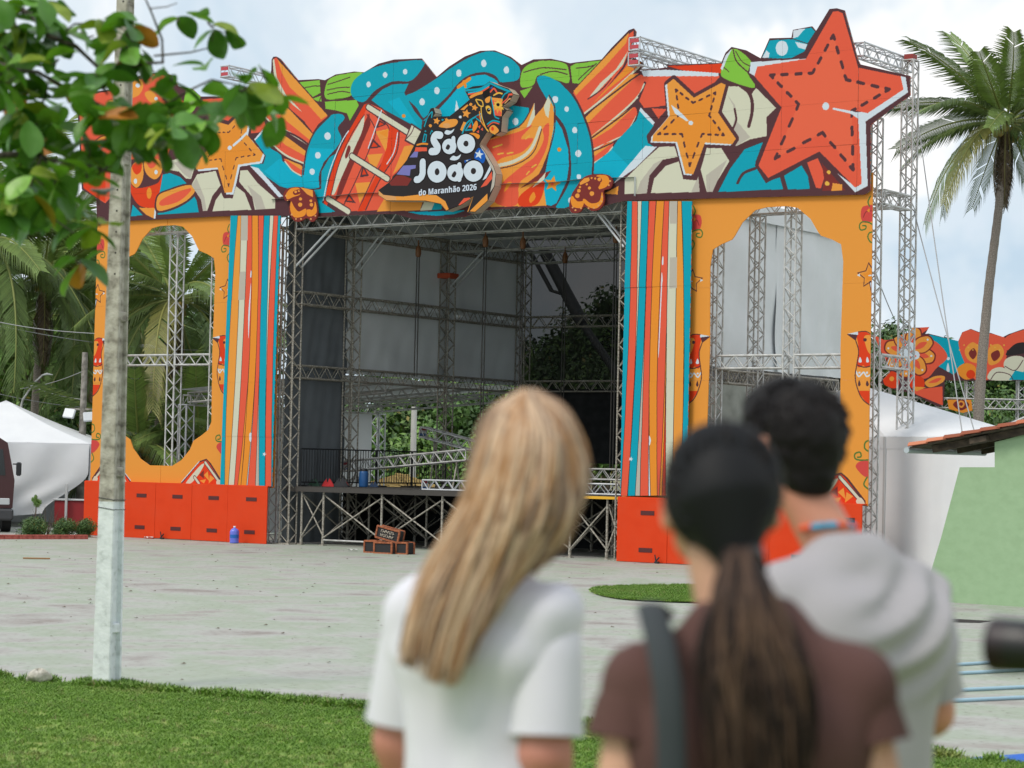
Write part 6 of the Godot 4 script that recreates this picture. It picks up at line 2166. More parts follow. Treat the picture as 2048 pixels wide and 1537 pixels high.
const HEADER_PRINT := [
	[0, 1, 0, [-821,1358,-797,1345,-738,1347,-615,1353,-558,1374,-454,1375,-436,1309,-380,1297,-393,1238,-445,1128,-597,1135,-602,1076,-693,1007,-734,1028,-787,1058,-796,1109,-813,1282]],
	[1, 13, 0, [-715,1310,-678,1324,-641,1305,-677,1291]],
	[1, 3, 0, [-710,1310,-678,1322,-645,1305,-677,1294]],
	[1, 2, 0, [-697,1309,-678,1315,-658,1306,-677,1301]],
	[1, 9, 0, [-651,1306,-652,1304,-655,1303,-658,1304,-660,1306,-658,1309,-655,1309,-652,1308]],
	[1, 13, 0, [-670,1241,-628,1258,-584,1236,-626,1219]],
	[1, 3, 0, [-664,1241,-628,1255,-590,1236,-626,1222]],
	[1, 2, 0, [-649,1240,-627,1247,-605,1237,-627,1230]],
	[1, 9, 0, [-596,1236,-597,1234,-601,1233,-605,1234,-606,1237,-605,1240,-601,1241,-597,1239]],
	[1, 13, 0, [-571,1265,-523,1284,-475,1259,-522,1240]],
	[1, 3, 0, [-565,1265,-523,1280,-481,1259,-522,1244]],
	[1, 2, 0, [-548,1264,-523,1271,-498,1260,-522,1253]],
	[1, 9, 0, [-488,1260,-489,1257,-493,1256,-497,1257,-499,1260,-498,1263,-494,1264,-489,1263]],
	[1, 13, 0, [-744,1200,-701,1217,-657,1194,-699,1177]],
	[1, 3, 0, [-738,1199,-701,1213,-663,1195,-699,1181]],
	[1, 2, 0, [-723,1198,-700,1205,-678,1196,-700,1189]],
	[1, 9, 0, [-669,1195,-670,1192,-674,1191,-677,1193,-679,1196,-678,1198,-674,1199,-670,1198]],
	[1, 13, 0, [-598,1183,-562,1197,-525,1178,-561,1164]],
	[1, 3, 0, [-593,1182,-562,1194,-530,1179,-561,1167]],
	[1, 2, 0, [-580,1182,-562,1187,-543,1179,-561,1174]],
	[1, 9, 0, [-535,1179,-536,1177,-539,1176,-542,1177,-544,1179,-543,1182,-540,1182,-536,1181]],
	[1, 13, 0, [-519,1193,-489,1205,-459,1189,-488,1177]],
	[1, 3, 0, [-515,1193,-489,1203,-463,1189,-488,1180]],
	[1, 2, 0, [-504,1192,-489,1197,-473,1190,-489,1185]],
	[1, 9, 0, [-467,1190,-468,1188,-471,1187,-473,1188,-474,1190,-473,1192,-471,1193,-468,1192]],
	[0, 1, 0, [-821,1358,-797,1345,-738,1347,-694,1328,-692,1274,-757,1263,-813,1282]],
	[1, 1, 0, [-558,1374,-517,1386,-465,1380,-451,1367,-456,1341,-483,1328,-536,1347]],
	[1, 3, 0, [-613,1349,-579,1377,-553,1370,-549,1348,-567,1327,-609,1322]],
	[1, 9, 0, [-561,1357,-564,1352,-570,1351,-577,1353,-580,1358,-578,1363,-571,1364,-564,1362]],
	[1, 3, 0, [-541,1332,-510,1336,-483,1305,-492,1290,-524,1308]],
	[1, 9, 0, [-486,1311,-488,1307,-493,1306,-498,1308,-501,1312,-499,1316,-493,1317,-488,1315]],
	[1, 4, 0, [-495,1359,-480,1362,-484,1351]],
	[0, 2, 0, [-791,1109,-697,1108,-693,1011,-734,1028,-787,1058]],
	[1, 3, 0, [-725,1074,-729,1065,-738,1061,-747,1066,-751,1076,-748,1085,-739,1089,-730,1084]],
	[1, 2, 0, [-597,1075,-567,1047,-479,1057,-460,1087,-471,994,-512,985,-555,997,-588,1036]],
	[1, 3, 0, [-593,1098,-575,1124,-544,1126,-538,1076,-562,1048,-589,1067]],
	[1, 2, 0, [-585,1113,-559,1127,-546,1122,-548,1096,-569,1089]],
	[1, 3, 0, [-533,1129,-481,1130,-463,1114,-464,1087,-490,1069,-527,1091]],
	[1, 1, 0, [-528,1131,-486,1126,-491,1108,-512,1105]],
	[1, 9, 0, [-562,1068,-564,1062,-568,1060,-573,1062,-576,1068,-574,1074,-569,1076,-564,1074]],
	[1, 9, 0, [-478,1091,-480,1086,-485,1084,-490,1086,-492,1091,-490,1096,-485,1098,-481,1095]],
	[1, 4, 0, [-501,1028,-504,1017,-511,1012,-518,1017,-522,1029,-519,1041,-512,1046,-504,1040]],
	[0, 5, 0, [-585,962,-578,998,-535,964]],
	[0, 3, 0, [-552,987,-479,983,-490,952,-522,965]],
	[0, 9, 0, [-487,982,-479,983,-483,951,-490,952]],
	[0, 5, 0, [-458,1082,-428,1085,-387,1071,-355,1047,-318,997,-308,962,-475,962,-470,1023]],
	[1, 0, 0, [-480,1021,-421,1040,-361,1050,-321,1044,-319,1019,-356,993,-419,973,-481,971]],
	[1, 3, 0, [-474,1019,-421,1035,-360,1045,-328,1039,-328,1022,-359,999,-419,980,-475,976]],
	[1, 1, 0, [-464,1004,-411,1023,-345,1035,-350,1021,-394,997,-460,989]],
	[0, 8, 0, [-450,1117,-374,1131,-343,1129,-329,1098,-343,1062,-364,1065,-392,1087,-447,1097]],
	[0, 10, 0, [-414,1115,-343,1125,-332,1099,-346,1064,-372,1078]],
	[0, 8, 0, [-319,1075,-246,1081,-225,1037,-256,1008,-275,965,-292,965,-299,999,-340,1046]],
	[0, 10, 0, [-340,1043,-321,1064,-288,1006,-277,965,-292,965,-301,999]],
	[0, 8, 0, [-254,963,-243,995,-222,1016,-211,999,-176,997,-165,1032,-130,1010,-103,960]],
	[0, 8, 0, [-150,1077,-123,1077,-83,1037,-14,989,-13,959,-90,960,-101,997,-154,1044]],
	[0, 10, 0, [-121,1033,-67,997,-49,960,-85,960,-101,997]],
	[0, 1, 0, [-306,1296,-164,1292,-130,1286,-81,1272,-78,1246,-49,1185,-112,1182,-109,1255,-139,1265,-202,1225,-277,1245]],
	[0, 9, 0, [-253,1280,-169,1285,-143,1279,-144,1272,-248,1268]],
	[1, 7, 0, [-366,1334,-327,1327,-313,1308,-328,1279,-350,1258,-388,1253,-380,1297]],
	[2, 0, 12, [-201,1213,-135,1257,-114,1253,-131,1183,-65,1121,-75,1099,-159,1094,-180,1014,-208,1015,-239,1091,-322,1089,-330,1102,-270,1155,-279,1224,-256,1229,-201,1213]],
	[0, 9, 0, [-194,1207,-128,1252,-107,1248,-124,1177,-58,1115,-68,1093,-152,1088,-173,1008,-201,1009,-232,1085,-314,1083,-323,1096,-262,1149,-271,1219,-249,1223]],
	[0, 3, 0, [-201,1213,-135,1257,-114,1253,-131,1183,-65,1121,-75,1099,-159,1094,-180,1014,-208,1015,-239,1091,-322,1089,-330,1102,-270,1155,-279,1224,-256,1229]],
	[0, 21, 0, [-199,1191,-143,1232,-153,1170,-94,1119,-167,1115,-194,1033,-227,1115,-287,1114,-244,1157,-255,1195]],
	[2, 0, 3.5, [-204,1192,-199,1191,-194,1195]],
	[2, 0, 3.5, [-184,1202,-177,1208]],
	[2, 0, 3.5, [-165,1216,-158,1221]],
	[2, 0, 3.5, [-148,1228,-143,1232,-144,1226]],
	[2, 0, 3.5, [-146,1215,-147,1207]],
	[2, 0, 3.5, [-149,1195,-150,1186]],
	[2, 0, 3.5, [-152,1175,-153,1170,-148,1165]],
	[2, 0, 3.5, [-137,1156,-129,1149]],
	[2, 0, 3.5, [-118,1139,-110,1132]],
	[2, 0, 3.5, [-100,1123,-94,1119,-101,1118]],
	[2, 0, 3.5, [-114,1118,-123,1117]],
	[2, 0, 3.5, [-138,1117,-148,1116]],
	[2, 0, 3.5, [-161,1115,-167,1115,-170,1108]],
	[2, 0, 3.5, [-174,1093,-178,1082]],
	[2, 0, 3.5, [-183,1066,-187,1055]],
	[2, 0, 3.5, [-192,1041,-194,1033,-197,1041]],
	[2, 0, 3.5, [-203,1055,-207,1066]],
	[2, 0, 3.5, [-214,1082,-219,1093]],
	[2, 0, 3.5, [-224,1107,-227,1115,-233,1115]],
	[2, 0, 3.5, [-243,1115,-251,1114]],
	[2, 0, 3.5, [-263,1114,-271,1114]],
	[2, 0, 3.5, [-282,1114,-287,1114,-283,1118]],
	[2, 0, 3.5, [-276,1125,-270,1131]],
	[2, 0, 3.5, [-261,1140,-255,1145]],
	[2, 0, 3.5, [-248,1153,-244,1157,-245,1160]],
	[2, 0, 3.5, [-247,1167,-248,1172]],
	[2, 0, 3.5, [-251,1180,-252,1185]],
	[2, 0, 3.5, [-254,1191,-255,1195,-250,1195]],
	[2, 0, 3.5, [-240,1194,-233,1193]],
	[2, 0, 3.5, [-222,1193,-214,1192]],
	[2, 9, 7.8, [-132,1183,-155,1166,-179,1152]],
	[1, 9, 0, [-185,1145,-188,1141,-194,1139,-200,1141,-202,1146,-200,1150,-194,1152,-188,1150]],
	[0, 5, 0, [-100,1164,-64,1189,-56,1164,-34,1133,4,1115,13,1085,84,1044,89,1016,35,1014,2,1023,-114,1091,-62,1092,-54,1114]],
	[0, 6, 0, [-1,1103,84,1044,89,1016,18,1019,-59,1069]],
	[0, 9, 0, [-114,1088,-81,1080,16,993,0,991,-58,1042]],
	[0, 9, 0, [-100,1164,-68,1191,-64,1186,-96,1160]],
	[0, 1, 0, [-35,1392,-24,1396,-7,1379,57,1321,111,1269,173,1212,140,1192,120,1169,87,1204,32,1244,-18,1302,-33,1361]],
	[0, 3, 0, [-18,1390,57,1321,173,1215,150,1205,96,1254,30,1306,-1,1350]],
	[0, 8, 0, [-37,1390,-31,1392,-19,1339,15,1287,81,1229,43,1254,-12,1301,-31,1348]],
	[0, 1, 0, [-79,1265,-55,1271,16,1241,120,1165,109,1135,62,1160,-36,1200,-70,1231]],
	[0, 3, 0, [-61,1305,-23,1281,33,1240,121,1165,113,1147,17,1212,-49,1263]],
	[3, 8, 6.4, [-74,1240,-36,1208,35,1174,102,1139]],
	[0, 1, 0, [-60,1185,-36,1193,24,1163,95,1119,91,1087,21,1109,-34,1146]],
	[0, 3, 0, [-47,1190,24,1163,96,1119,93,1105,20,1140]],
	[3, 8, 5.6, [-56,1176,-23,1141,26,1109,88,1084]],
	[0, 1, 0, [13,1102,64,1091,85,1075,82,1047,44,1065]],
	[0, 3, 0, [18,1101,64,1091,85,1074,82,1065]],
	[3, 8, 4, [19,1093,49,1065,81,1049]],
	[3, 0, 5.6, [-79,1269,-67,1229,-25,1197,56,1165,108,1135]],
	[3, 0, 4.8, [-60,1189,-34,1146,21,1105,90,1079]],
	[0, 7, 0, [65,1318,141,1317,145,1281,117,1271]],
	[1, 7, 0, [167,1308,199,1325,261,1328,296,1325,261,1300,255,1264,167,1262]],
	[0, 7, 0, [162,1255,276,1251,285,1235,254,1194,243,1216,202,1227,165,1234]],
	[0, 7, 0, [117,1267,148,1273,149,1256,133,1258]],
	[3, 0, 2.8, [149,1317,155,1288,138,1253]],
	[3, 0, 2.8, [168,1287,210,1290,251,1289]],
	[3, 0, 2.8, [171,1275,221,1279,252,1273]],
	[3, 0, 2.8, [84,1300,116,1302,147,1301]],
	[3, 0, 2.8, [171,1303,209,1309,251,1317]],
	[1, 5, 0, [255,1281,271,1311,327,1335,402,1345,497,1345,513,1332,469,1291,404,1293,344,1273,304,1244,268,1255]],
	[1, 9, 0, [385,1313,382,1307,377,1305,371,1308,368,1314,371,1320,376,1322,382,1319]],
	[1, 9, 0, [454,1316,452,1311,447,1309,441,1311,438,1318,441,1323,446,1325,452,1322]],
	[1, 9, 0, [327,1291,325,1286,319,1283,313,1286,311,1293,313,1298,319,1300,324,1297]],
	[0, 5, 0, [329,1247,369,1274,404,1285,459,1283,445,1258,481,1206,509,1177,507,1153,457,1176,371,1219]],
	[0, 6, 0, [389,1238,428,1247,492,1166,447,1182]],
	[1, 4, 0, [451,1194,449,1190,444,1189,440,1191,438,1195,439,1198,444,1199,449,1198]],
	[1, 5, 0, [452,1251,486,1260,553,1289,605,1315,657,1336,708,1348,748,1346,796,1326,827,1302,833,1282,822,1263,768,1263,746,1282,709,1292,665,1289,636,1273,592,1234,552,1207,522,1188,510,1186,487,1215,456,1240]],
	[0, 6, 0, [556,1197,598,1231,638,1267,673,1286,717,1288,750,1273,763,1261,741,1209,705,1170,625,1151,557,1168,507,1177,526,1185]],
	[3, 0, 3.4, [511,1177,552,1207,596,1238,636,1274,673,1290,717,1292,750,1280,765,1263]],
	[1, 9, 0, [517,1228,515,1221,508,1219,501,1222,498,1230,501,1236,507,1239,514,1235]],
	[1, 9, 0, [567,1255,564,1248,558,1246,551,1249,548,1256,550,1263,557,1266,564,1262]],
	[1, 9, 0, [639,1297,637,1290,630,1288,624,1291,621,1298,623,1305,630,1308,637,1304]],
	[1, 9, 0, [722,1317,720,1310,713,1308,707,1311,704,1319,706,1325,713,1328,719,1324]],
	[1, 9, 0, [797,1293,795,1286,788,1284,782,1287,779,1295,782,1301,788,1304,794,1300]],
	[3, 4, 10.4, [629,1260,651,1272,667,1280]],
	[2, 4, 8.6, [647,1274,654,1260]],
	[0, 9, 0, [620,1194,624,1226,634,1199]],
	[0, 5, 0, [778,1182,799,1199,864,1187,864,1176,847,1142,808,1125,767,1125,707,1107,728,1144,771,1165]],
	[1, 9, 0, [831,1153,829,1146,822,1143,815,1147,812,1154,815,1161,821,1163,828,1160]],
	[1, 7, 0, [840,1288,875,1307,932,1307,975,1296,987,1280,989,1244,950,1254,893,1271,876,1246,837,1245]],
	[0, 7, 0, [1010,1293,1087,1294,1022,1239,1000,1242,993,1287]],
	[0, 7, 0, [833,1234,874,1242,849,1213]],
	[3, 0, 3, [992,1294,991,1269,1000,1240]],
	[3, 0, 3, [845,1283,906,1290,980,1279]],
	[3, 0, 3, [898,1273,941,1278,984,1266]],
	[3, 0, 3, [1012,1280,1048,1281,1069,1284]],
	[3, 0, 3, [1019,1249,1044,1268,1073,1287]],
	[0, 1, 0, [1186,1363,1175,1357,1119,1310,1002,1216,1021,1186,1038,1157,1080,1191,1155,1272,1175,1311,1187,1352]],
	[0, 3, 0, [1173,1360,1090,1293,1004,1221,1012,1209,1099,1276,1164,1333]],
	[0, 8, 0, [1171,1313,1157,1279,1081,1214,1048,1194,1087,1235,1135,1268]],
	[0, 1, 0, [1174,1291,1209,1279,1199,1266,1101,1198,1041,1158,1072,1189,1158,1266]],
	[0, 4, 0, [1182,1289,1212,1278,1201,1270,1117,1220,1063,1181,1154,1259]],
	[3, 8, 6.1, [1039,1158,1121,1209,1205,1268]],
	[1, 1, 0, [1210,1248,1222,1233,1205,1197,1144,1150,1064,1100,1047,1132,1122,1198,1183,1248]],
	[0, 3, 0, [1179,1250,1206,1250,1122,1189,1048,1130,1044,1149,1109,1199]],
	[3, 8, 5.3, [1066,1098,1156,1155,1205,1194,1221,1222]],
	[1, 1, 0, [1197,1163,1200,1136,1166,1098,1070,1065,1065,1088,1148,1138,1181,1161]],
	[0, 3, 0, [1169,1158,1191,1164,1124,1115,1066,1088,1064,1099]],
	[3, 8, 4.6, [1069,1063,1133,1084,1170,1099,1200,1141]],
	[0, 1, 0, [1134,1081,1125,1058,1075,1029,1070,1057,1108,1078]],
	[0, 3, 0, [1125,1081,1133,1079,1073,1045,1070,1058]],
	[3, 8, 3.8, [1075,1029,1109,1046,1129,1066]],
	[3, 0, 4.6, [1041,1154,1122,1202,1210,1250,1226,1236,1223,1215,1205,1192]],
	[3, 0, 4.2, [1066,1095,1156,1146,1197,1170,1204,1146,1170,1096,1133,1080]],
	[3, 0, 3.8, [1070,1059,1125,1076,1166,1094]],
	[3, 0, 3.4, [1050,1196,1092,1218,1121,1244]],
	[0, 5, 0, [1209,1156,1253,1114,1231,1088,1236,1070,1254,1059,1180,1003,1131,974,1131,988,1110,997,1071,999,1070,1024,1125,1058,1143,1082,1200,1131]],
	[0, 6, 0, [1070,1024,1129,1059,1180,1014,1131,974,1106,997,1071,1002]],
	[0, 9, 0, [1212,1163,1256,1121,1250,1114,1208,1154]],
	[0, 9, 0, [1228,1063,1263,1058,1201,1008,1133,970,1180,1017]],
	[1, 5, 0, [888,1265,915,1268,968,1242,1004,1206,1032,1162,1058,1099,1067,1045,1066,981,1043,954,997,918,956,921,996,985,999,1049,982,1119,949,1164,914,1214,894,1244]],
	[0, 6, 0, [948,1153,971,1123,992,1068,995,1028,989,985,958,929,941,922,902,932,922,1018,937,1089]],
	[3, 0, 3.8, [950,1160,982,1119,998,1049,996,985,956,922]],
	[3, 0, 6.1, [968,1244,1004,1209,1034,1162,1060,1099,1070,1045,1069,995]],
	[1, 9, 0, [957,1202,954,1196,947,1193,941,1197,938,1204,940,1210,947,1212,954,1209]],
	[1, 9, 0, [991,1174,989,1169,984,1168,979,1170,977,1175,979,1181,984,1182,989,1180]],
	[1, 9, 0, [1019,1117,1017,1111,1011,1109,1005,1112,1003,1118,1005,1124,1011,1126,1016,1123]],
	[1, 9, 0, [1033,1055,1030,1049,1024,1046,1017,1049,1014,1056,1017,1063,1023,1065,1030,1062]],
	[1, 9, 0, [1034,994,1032,989,1027,987,1022,989,1019,994,1021,1000,1026,1001,1032,999]],
	[1, 9, 0, [1009,933,1007,928,1001,926,996,929,994,934,996,940,1001,942,1007,939]],
	[1, 4, 0, [970,1069,968,1065,964,1064,959,1066,957,1070,959,1074,963,1075,968,1073]],
	[0, 4, 0, [949,1002,953,987,971,982,955,975,956,960,942,971,925,966,932,980,920,993,939,990]],
	[1, 1, 0, [948,980,947,977,943,976,940,978,938,981,940,984,943,985,947,983]],
	[0, 3, 0, [711,1103,778,1123,835,1137,874,1186,881,1200,884,1163,909,1185,925,1213,943,1183,944,1125,931,1071,915,1033,900,1008,913,993,926,923,702,930,750,991,740,1046]],
	[0, 8, 0, [857,1134,878,1184,881,1200,884,1163,866,1134]],
	[0, 8, 0, [911,1185,925,1214,933,1198,927,1155,918,1163]],
	[1, 1, 0, [711,1098,769,1114,836,1126,875,1140,840,1106,880,1104,846,1071,780,1058,740,1041]],
	[1, 1, 0, [756,947,781,989,838,1028,886,1056,913,1098,910,1127,929,1140,924,1079,887,1020,839,988,834,934,792,928]],
	[1, 2, 0, [840,953,888,982,919,986,910,946,889,926,841,927]],
	[3, 8, 9.9, [751,1037,820,1047,872,1075,901,1131]],
	[3, 0, 3, [747,1029,825,1038,881,1067,906,1127]],
	[3, 0, 3.4, [713,1107,778,1127,835,1141,865,1174,878,1205]],
	[3, 0, 3.4, [927,1216,946,1182,947,1125,933,1071,915,1031]],
	[3, 15, 4.2, [750,1088,779,1094]],
	[3, 15, 4.2, [766,1069,784,1071]],
	[3, 15, 4.2, [797,1069,815,1071]],
	[3, 15, 4.2, [856,1105,867,1112]],
	[3, 15, 4.2, [878,1028,891,1034]],
	[3, 15, 4.2, [861,1010,869,1017]],
	[1, 4, 0, [789,967,799,990,813,991,800,974]],
	[1, 4, 0, [871,945,884,962,891,947,876,933]],
	[0, 13, 0, [840,973,900,1008,939,1015,922,996,883,987]],
	[0, 8, 0, [879,973,922,1012,918,993,901,983]],
	[1, 5, 0, [92,1015,86,1061,100,1121,128,1172,181,1213,223,1215,234,1201,211,1177,225,1146,205,1117,162,1081,149,1037,150,1012]],
	[0, 6, 0, [113,1126,205,1117,162,1081,149,1037,150,1012,92,1015,87,1065]],
	[1, 9, 0, [187,1155,184,1148,176,1145,167,1149,163,1157,166,1164,175,1167,183,1163]],
	[1, 9, 0, [152,1103,149,1096,142,1094,134,1097,131,1104,134,1111,141,1113,149,1110]],
	[1, 9, 0, [132,1057,129,1051,122,1049,115,1052,112,1058,114,1065,121,1067,129,1064]],
	[0, 5, 0, [156,1013,156,1057,185,1096,212,1106,179,1027,173,987,158,967]],
	[0, 5, 0, [120,1005,167,1008,158,970,211,940,143,938]],
	[3, 0, 4.8, [89,1052,100,1121,128,1172,181,1213]],
	[3, 0, 4, [151,1014,150,1049,170,1084,205,1111]],
	[2, 0, 6.4, [181,978,192,1047,216,1106,255,1164,319,1240,366,1220,458,1147,503,1128,484,1096,412,1029,364,936]],
	[0, 1, 0, [205,956,178,979,192,1047,216,1106,255,1164,295,1205,319,1239,366,1220,438,1159,458,1146,498,1127,484,1097,451,1055,411,1030,393,975,364,937,242,939]],
	[0, 3, 0, [449,1110,484,1113,455,1064,411,1035,430,1073]],
	[0, 3, 0, [388,974,520,960,509,930,359,934]],
	[0, 8, 0, [525,958,562,956,548,929,509,930]],
	[0, 5, 0, [562,955,586,947,582,930,548,929]],
	[0, 3, 0, [347,1158,393,1162,387,1096]],
	[0, 3, 0, [319,1095,375,1094,342,1038]],
	[0, 3, 0, [279,1017,337,1018,297,960]],
	[0, 4, 0, [358,1153,392,1161,388,1139]],
	[0, 0, 0, [339,1138,370,1112,323,1111]],
	[0, 2, 0, [341,1129,357,1116,334,1115]],
	[0, 0, 0, [305,1068,328,1035,296,1032]],
	[0, 2, 0, [308,1056,319,1040,303,1039]],
	[0, 0, 0, [257,990,283,961,242,967]],
	[0, 2, 0, [259,981,272,967,251,970]],
	[0, 0, 0, [359,1189,387,1175,347,1166]],
	[0, 2, 0, [362,1183,376,1176,356,1171]],
	[3, 0, 3.2, [315,1208,347,1158,324,1103,280,1022,231,944]],
	[3, 0, 3.2, [351,1198,395,1163,389,1095,341,1026,293,941]],
	[0, 2, 0, [398,1174,434,1155,425,1093,364,1017,318,939,289,937,361,1045,390,1114]],
	[3, 0, 3.6, [430,1154,422,1093,364,1017,319,940]],
	[3, 9, 3.6, [425,1149,414,1098,390,1064]],
	[0, 13, 0, [228,1037,286,1150,323,1212,329,1179,288,1102,230,988,205,965]],
	[1, 8, 0, [194,997,207,1046,246,1124,287,1182,305,1206,301,1167,267,1103,228,1033,205,991]],
	[1, 13, 0, [241,1100,251,1124,260,1117,252,1096,243,1088]],
	[0, 2, 0, [167,966,177,1007,206,1086,250,1164,304,1236,319,1239,305,1208,256,1151,217,1073,193,993,181,957]],
	[3, 9, 3.6, [165,975,186,1055,225,1134,250,1166]],
	[3, 0, 2.8, [181,960,194,994,219,1073,258,1150,305,1207]],
	[2, 0, 20.7, [319,1228,463,1147]],
	[2, 0, 20.7, [264,1094,394,1023]],
	[2, 0, 20.7, [181,978,257,938]],
	[2, 8, 14.3, [319,1228,463,1147]],
	[2, 8, 14.3, [264,1094,394,1023]],
	[2, 8, 14.3, [181,978,257,938]],
	[0, 0, 0, [471,1173,513,1149,493,1104,449,1125]],
	[0, 8, 0, [473,1167,506,1147,490,1110,454,1128]],
	[3, 0, 2.8, [482,1163,473,1146,454,1129]],
	[2, 9, 3.6, [367,1216,323,1113]],
	[0, 1, 0, [1210,1242,1439,1231,1443,1223,1414,1196,1376,1184,1307,1234,1285,1223,1292,1162,1223,1160,1207,1180,1228,1225]],
	[0, 9, 0, [1211,1258,1284,1254,1439,1235,1439,1225,1354,1232,1219,1242]],
	[0, 2, 0, [1289,1263,1452,1256,1447,1232,1336,1248]],
	[0, 1, 0, [1245,1158,1292,1153,1266,1130]],
	[0, 8, 0, [1462,1198,1498,1195,1532,1170,1548,1187,1605,1133,1579,1112,1580,1065,1534,1060,1493,1045,1482,1088,1443,1132]],
	[0, 10, 0, [1465,1178,1489,1148,1496,1107,1534,1065,1493,1045,1480,1086,1490,1119,1483,1149]],
	[3, 0, 9, [1465,1208,1507,1198,1533,1167,1538,1130,1529,1093]],
	[3, 0, 5.7, [1488,1139,1493,1111,1483,1088]],
	[0, 8, 0, [1168,980,1233,1031,1271,1058,1315,1056,1329,1029,1282,1024,1243,985,1236,940,1169,942]],
	[0, 10, 0, [1204,942,1216,972,1255,1015,1281,1025,1243,985,1236,940]],
	[0, 8, 0, [1248,940,1257,977,1291,1008,1329,1017,1343,971,1381,966,1391,936]],
	[0, 8, 0, [1393,992,1410,1046,1452,1043,1476,1009,1441,959,1429,934,1412,935]],
	[0, 10, 0, [1367,937,1387,976,1392,936]],
	[0, 10, 0, [1409,977,1469,1013,1441,959,1429,934,1412,935]],
	[0, 3, 0, [1105,946,1150,964,1147,942]],
	[0, 5, 0, [1445,933,1478,990,1518,1036,1570,1051,1549,1001,1579,951,1619,961,1629,931]],
	[3, 0, 7.3, [1500,953,1516,976,1550,987]],
	[0, 5, 0, [1630,964,1678,987,1696,960,1702,928,1642,929]],
	[0, 1, 0, [1693,993,1722,1002,1743,961,1732,928,1719,929]],
	[0, 13, 0, [1733,990,1771,949,1799,919,1736,921,1740,951]],
	[0, 3, 0, [1764,939,1790,934,1789,919,1760,920]],
	[1, 15, 0, [1758,966,1756,962,1753,961,1749,963,1747,966,1749,970,1752,971,1756,969]],
	[1, 15, 0, [1755,938,1753,934,1748,933,1744,935,1742,939,1744,943,1748,944,1753,942]],
	[1, 7, 0, [1446,1232,1459,1268,1478,1290,1501,1283,1533,1253,1524,1226,1544,1195,1532,1189,1465,1214]],
	[3, 0, 3.3, [1481,1288,1491,1258,1524,1228]],
	[3, 0, 2.4, [1488,1284,1506,1257,1527,1244]],
	[3, 0, 2.4, [1447,1251,1460,1242,1469,1234]],
	[0, 9, 0, [1445,1244,1459,1276,1478,1292,1464,1268,1451,1239]],
	[0, 5, 0, [1563,1261,1584,1303,1648,1300,1689,1284,1681,1267,1641,1252]],
	[1, 9, 0, [1635,1279,1631,1266,1619,1261,1606,1268,1601,1282,1606,1295,1618,1299,1630,1293]],
	[0, 9, 0, [1563,1261,1575,1279,1584,1271,1582,1259]],
	[0, 9, 0, [1654,1293,1688,1284,1683,1271,1663,1278]],
	[0, 5, 0, [1648,1302,1650,1321,1698,1324,1709,1313,1689,1286]],
	[0, 9, 0, [1648,1302,1649,1322,1682,1323,1662,1304]],
	[2, 0, 18.7, [1309,1229,1370,1176,1448,1208,1461,1202,1441,1133,1493,1064,1483,1051,1405,1060,1372,982,1349,985,1323,1067,1249,1073,1251,1088,1300,1136,1290,1217,1309,1229]],
	[0, 9, 0, [1304,1225,1365,1173,1443,1204,1456,1199,1436,1130,1488,1060,1478,1048,1400,1056,1367,979,1344,982,1318,1064,1244,1070,1246,1085,1295,1132,1284,1214]],
	[0, 3, 0, [1309,1229,1370,1176,1448,1208,1461,1202,1441,1133,1493,1064,1483,1051,1405,1060,1372,982,1349,985,1323,1067,1249,1073,1251,1088,1300,1136,1290,1217]],
	[0, 21, 0, [1316,1201,1368,1163,1432,1185,1415,1128,1459,1075,1396,1082,1361,1003,1337,1086,1266,1090,1328,1136]],
	[2, 0, 5.3, [1317,1195,1316,1201,1321,1198]],
	[2, 0, 5.3, [1330,1191,1337,1186]],
	[2, 0, 5.3, [1347,1178,1354,1173]],
	[2, 0, 5.3, [1364,1166,1368,1163,1374,1165]],
	[2, 0, 5.3, [1386,1168,1394,1171]],
	[2, 0, 5.3, [1407,1176,1415,1179]],
	[2, 0, 5.3, [1427,1183,1432,1185,1431,1180]],
	[2, 0, 5.3, [1428,1170,1425,1162]],
	[2, 0, 5.3, [1422,1151,1420,1143]],
	[2, 0, 5.3, [1417,1133,1415,1128,1419,1123]],
	[2, 0, 5.3, [1427,1114,1433,1107]],
	[2, 0, 5.3, [1442,1096,1447,1089]],
	[2, 0, 5.3, [1455,1080,1459,1075,1453,1076]],
	[2, 0, 5.3, [1442,1077,1434,1078]],
	[2, 0, 5.3, [1421,1079,1413,1080]],
	[2, 0, 5.3, [1401,1082,1396,1082,1393,1075]],
	[2, 0, 5.3, [1386,1061,1382,1051]],
	[2, 0, 5.3, [1375,1035,1370,1024]],
	[2, 0, 5.3, [1364,1011,1361,1003,1359,1011]],
	[2, 0, 5.3, [1355,1025,1351,1036]],
	[2, 0, 5.3, [1346,1053,1343,1064]],
	[2, 0, 5.3, [1339,1079,1337,1086,1330,1087]],
	[2, 0, 5.3, [1318,1087,1309,1088]],
	[2, 0, 5.3, [1295,1089,1285,1089]],
	[2, 0, 5.3, [1273,1090,1266,1090,1272,1094]],
	[2, 0, 5.3, [1283,1102,1291,1108]],
	[2, 0, 5.3, [1304,1117,1312,1124]],
	[2, 0, 5.3, [1323,1132,1328,1136,1327,1142]],
	[2, 0, 5.3, [1325,1153,1323,1162]],
	[2, 0, 5.3, [1321,1175,1319,1184]],
	[0, 9, 0, [1302,1164,1326,1147,1356,1119,1350,1117,1315,1140]],
	[1, 9, 0, [1369,1112,1367,1108,1362,1107,1357,1109,1355,1113,1357,1117,1362,1118,1367,1116]],
	[0, 0, 0, [1747,1365,1767,1365,1787,1358,1824,1238,1831,1223,1963,1184,1964,1138,1862,1075,1864,916,1822,909,1724,1013,1580,948,1548,994,1615,1131,1522,1226,1535,1260,1685,1251]],
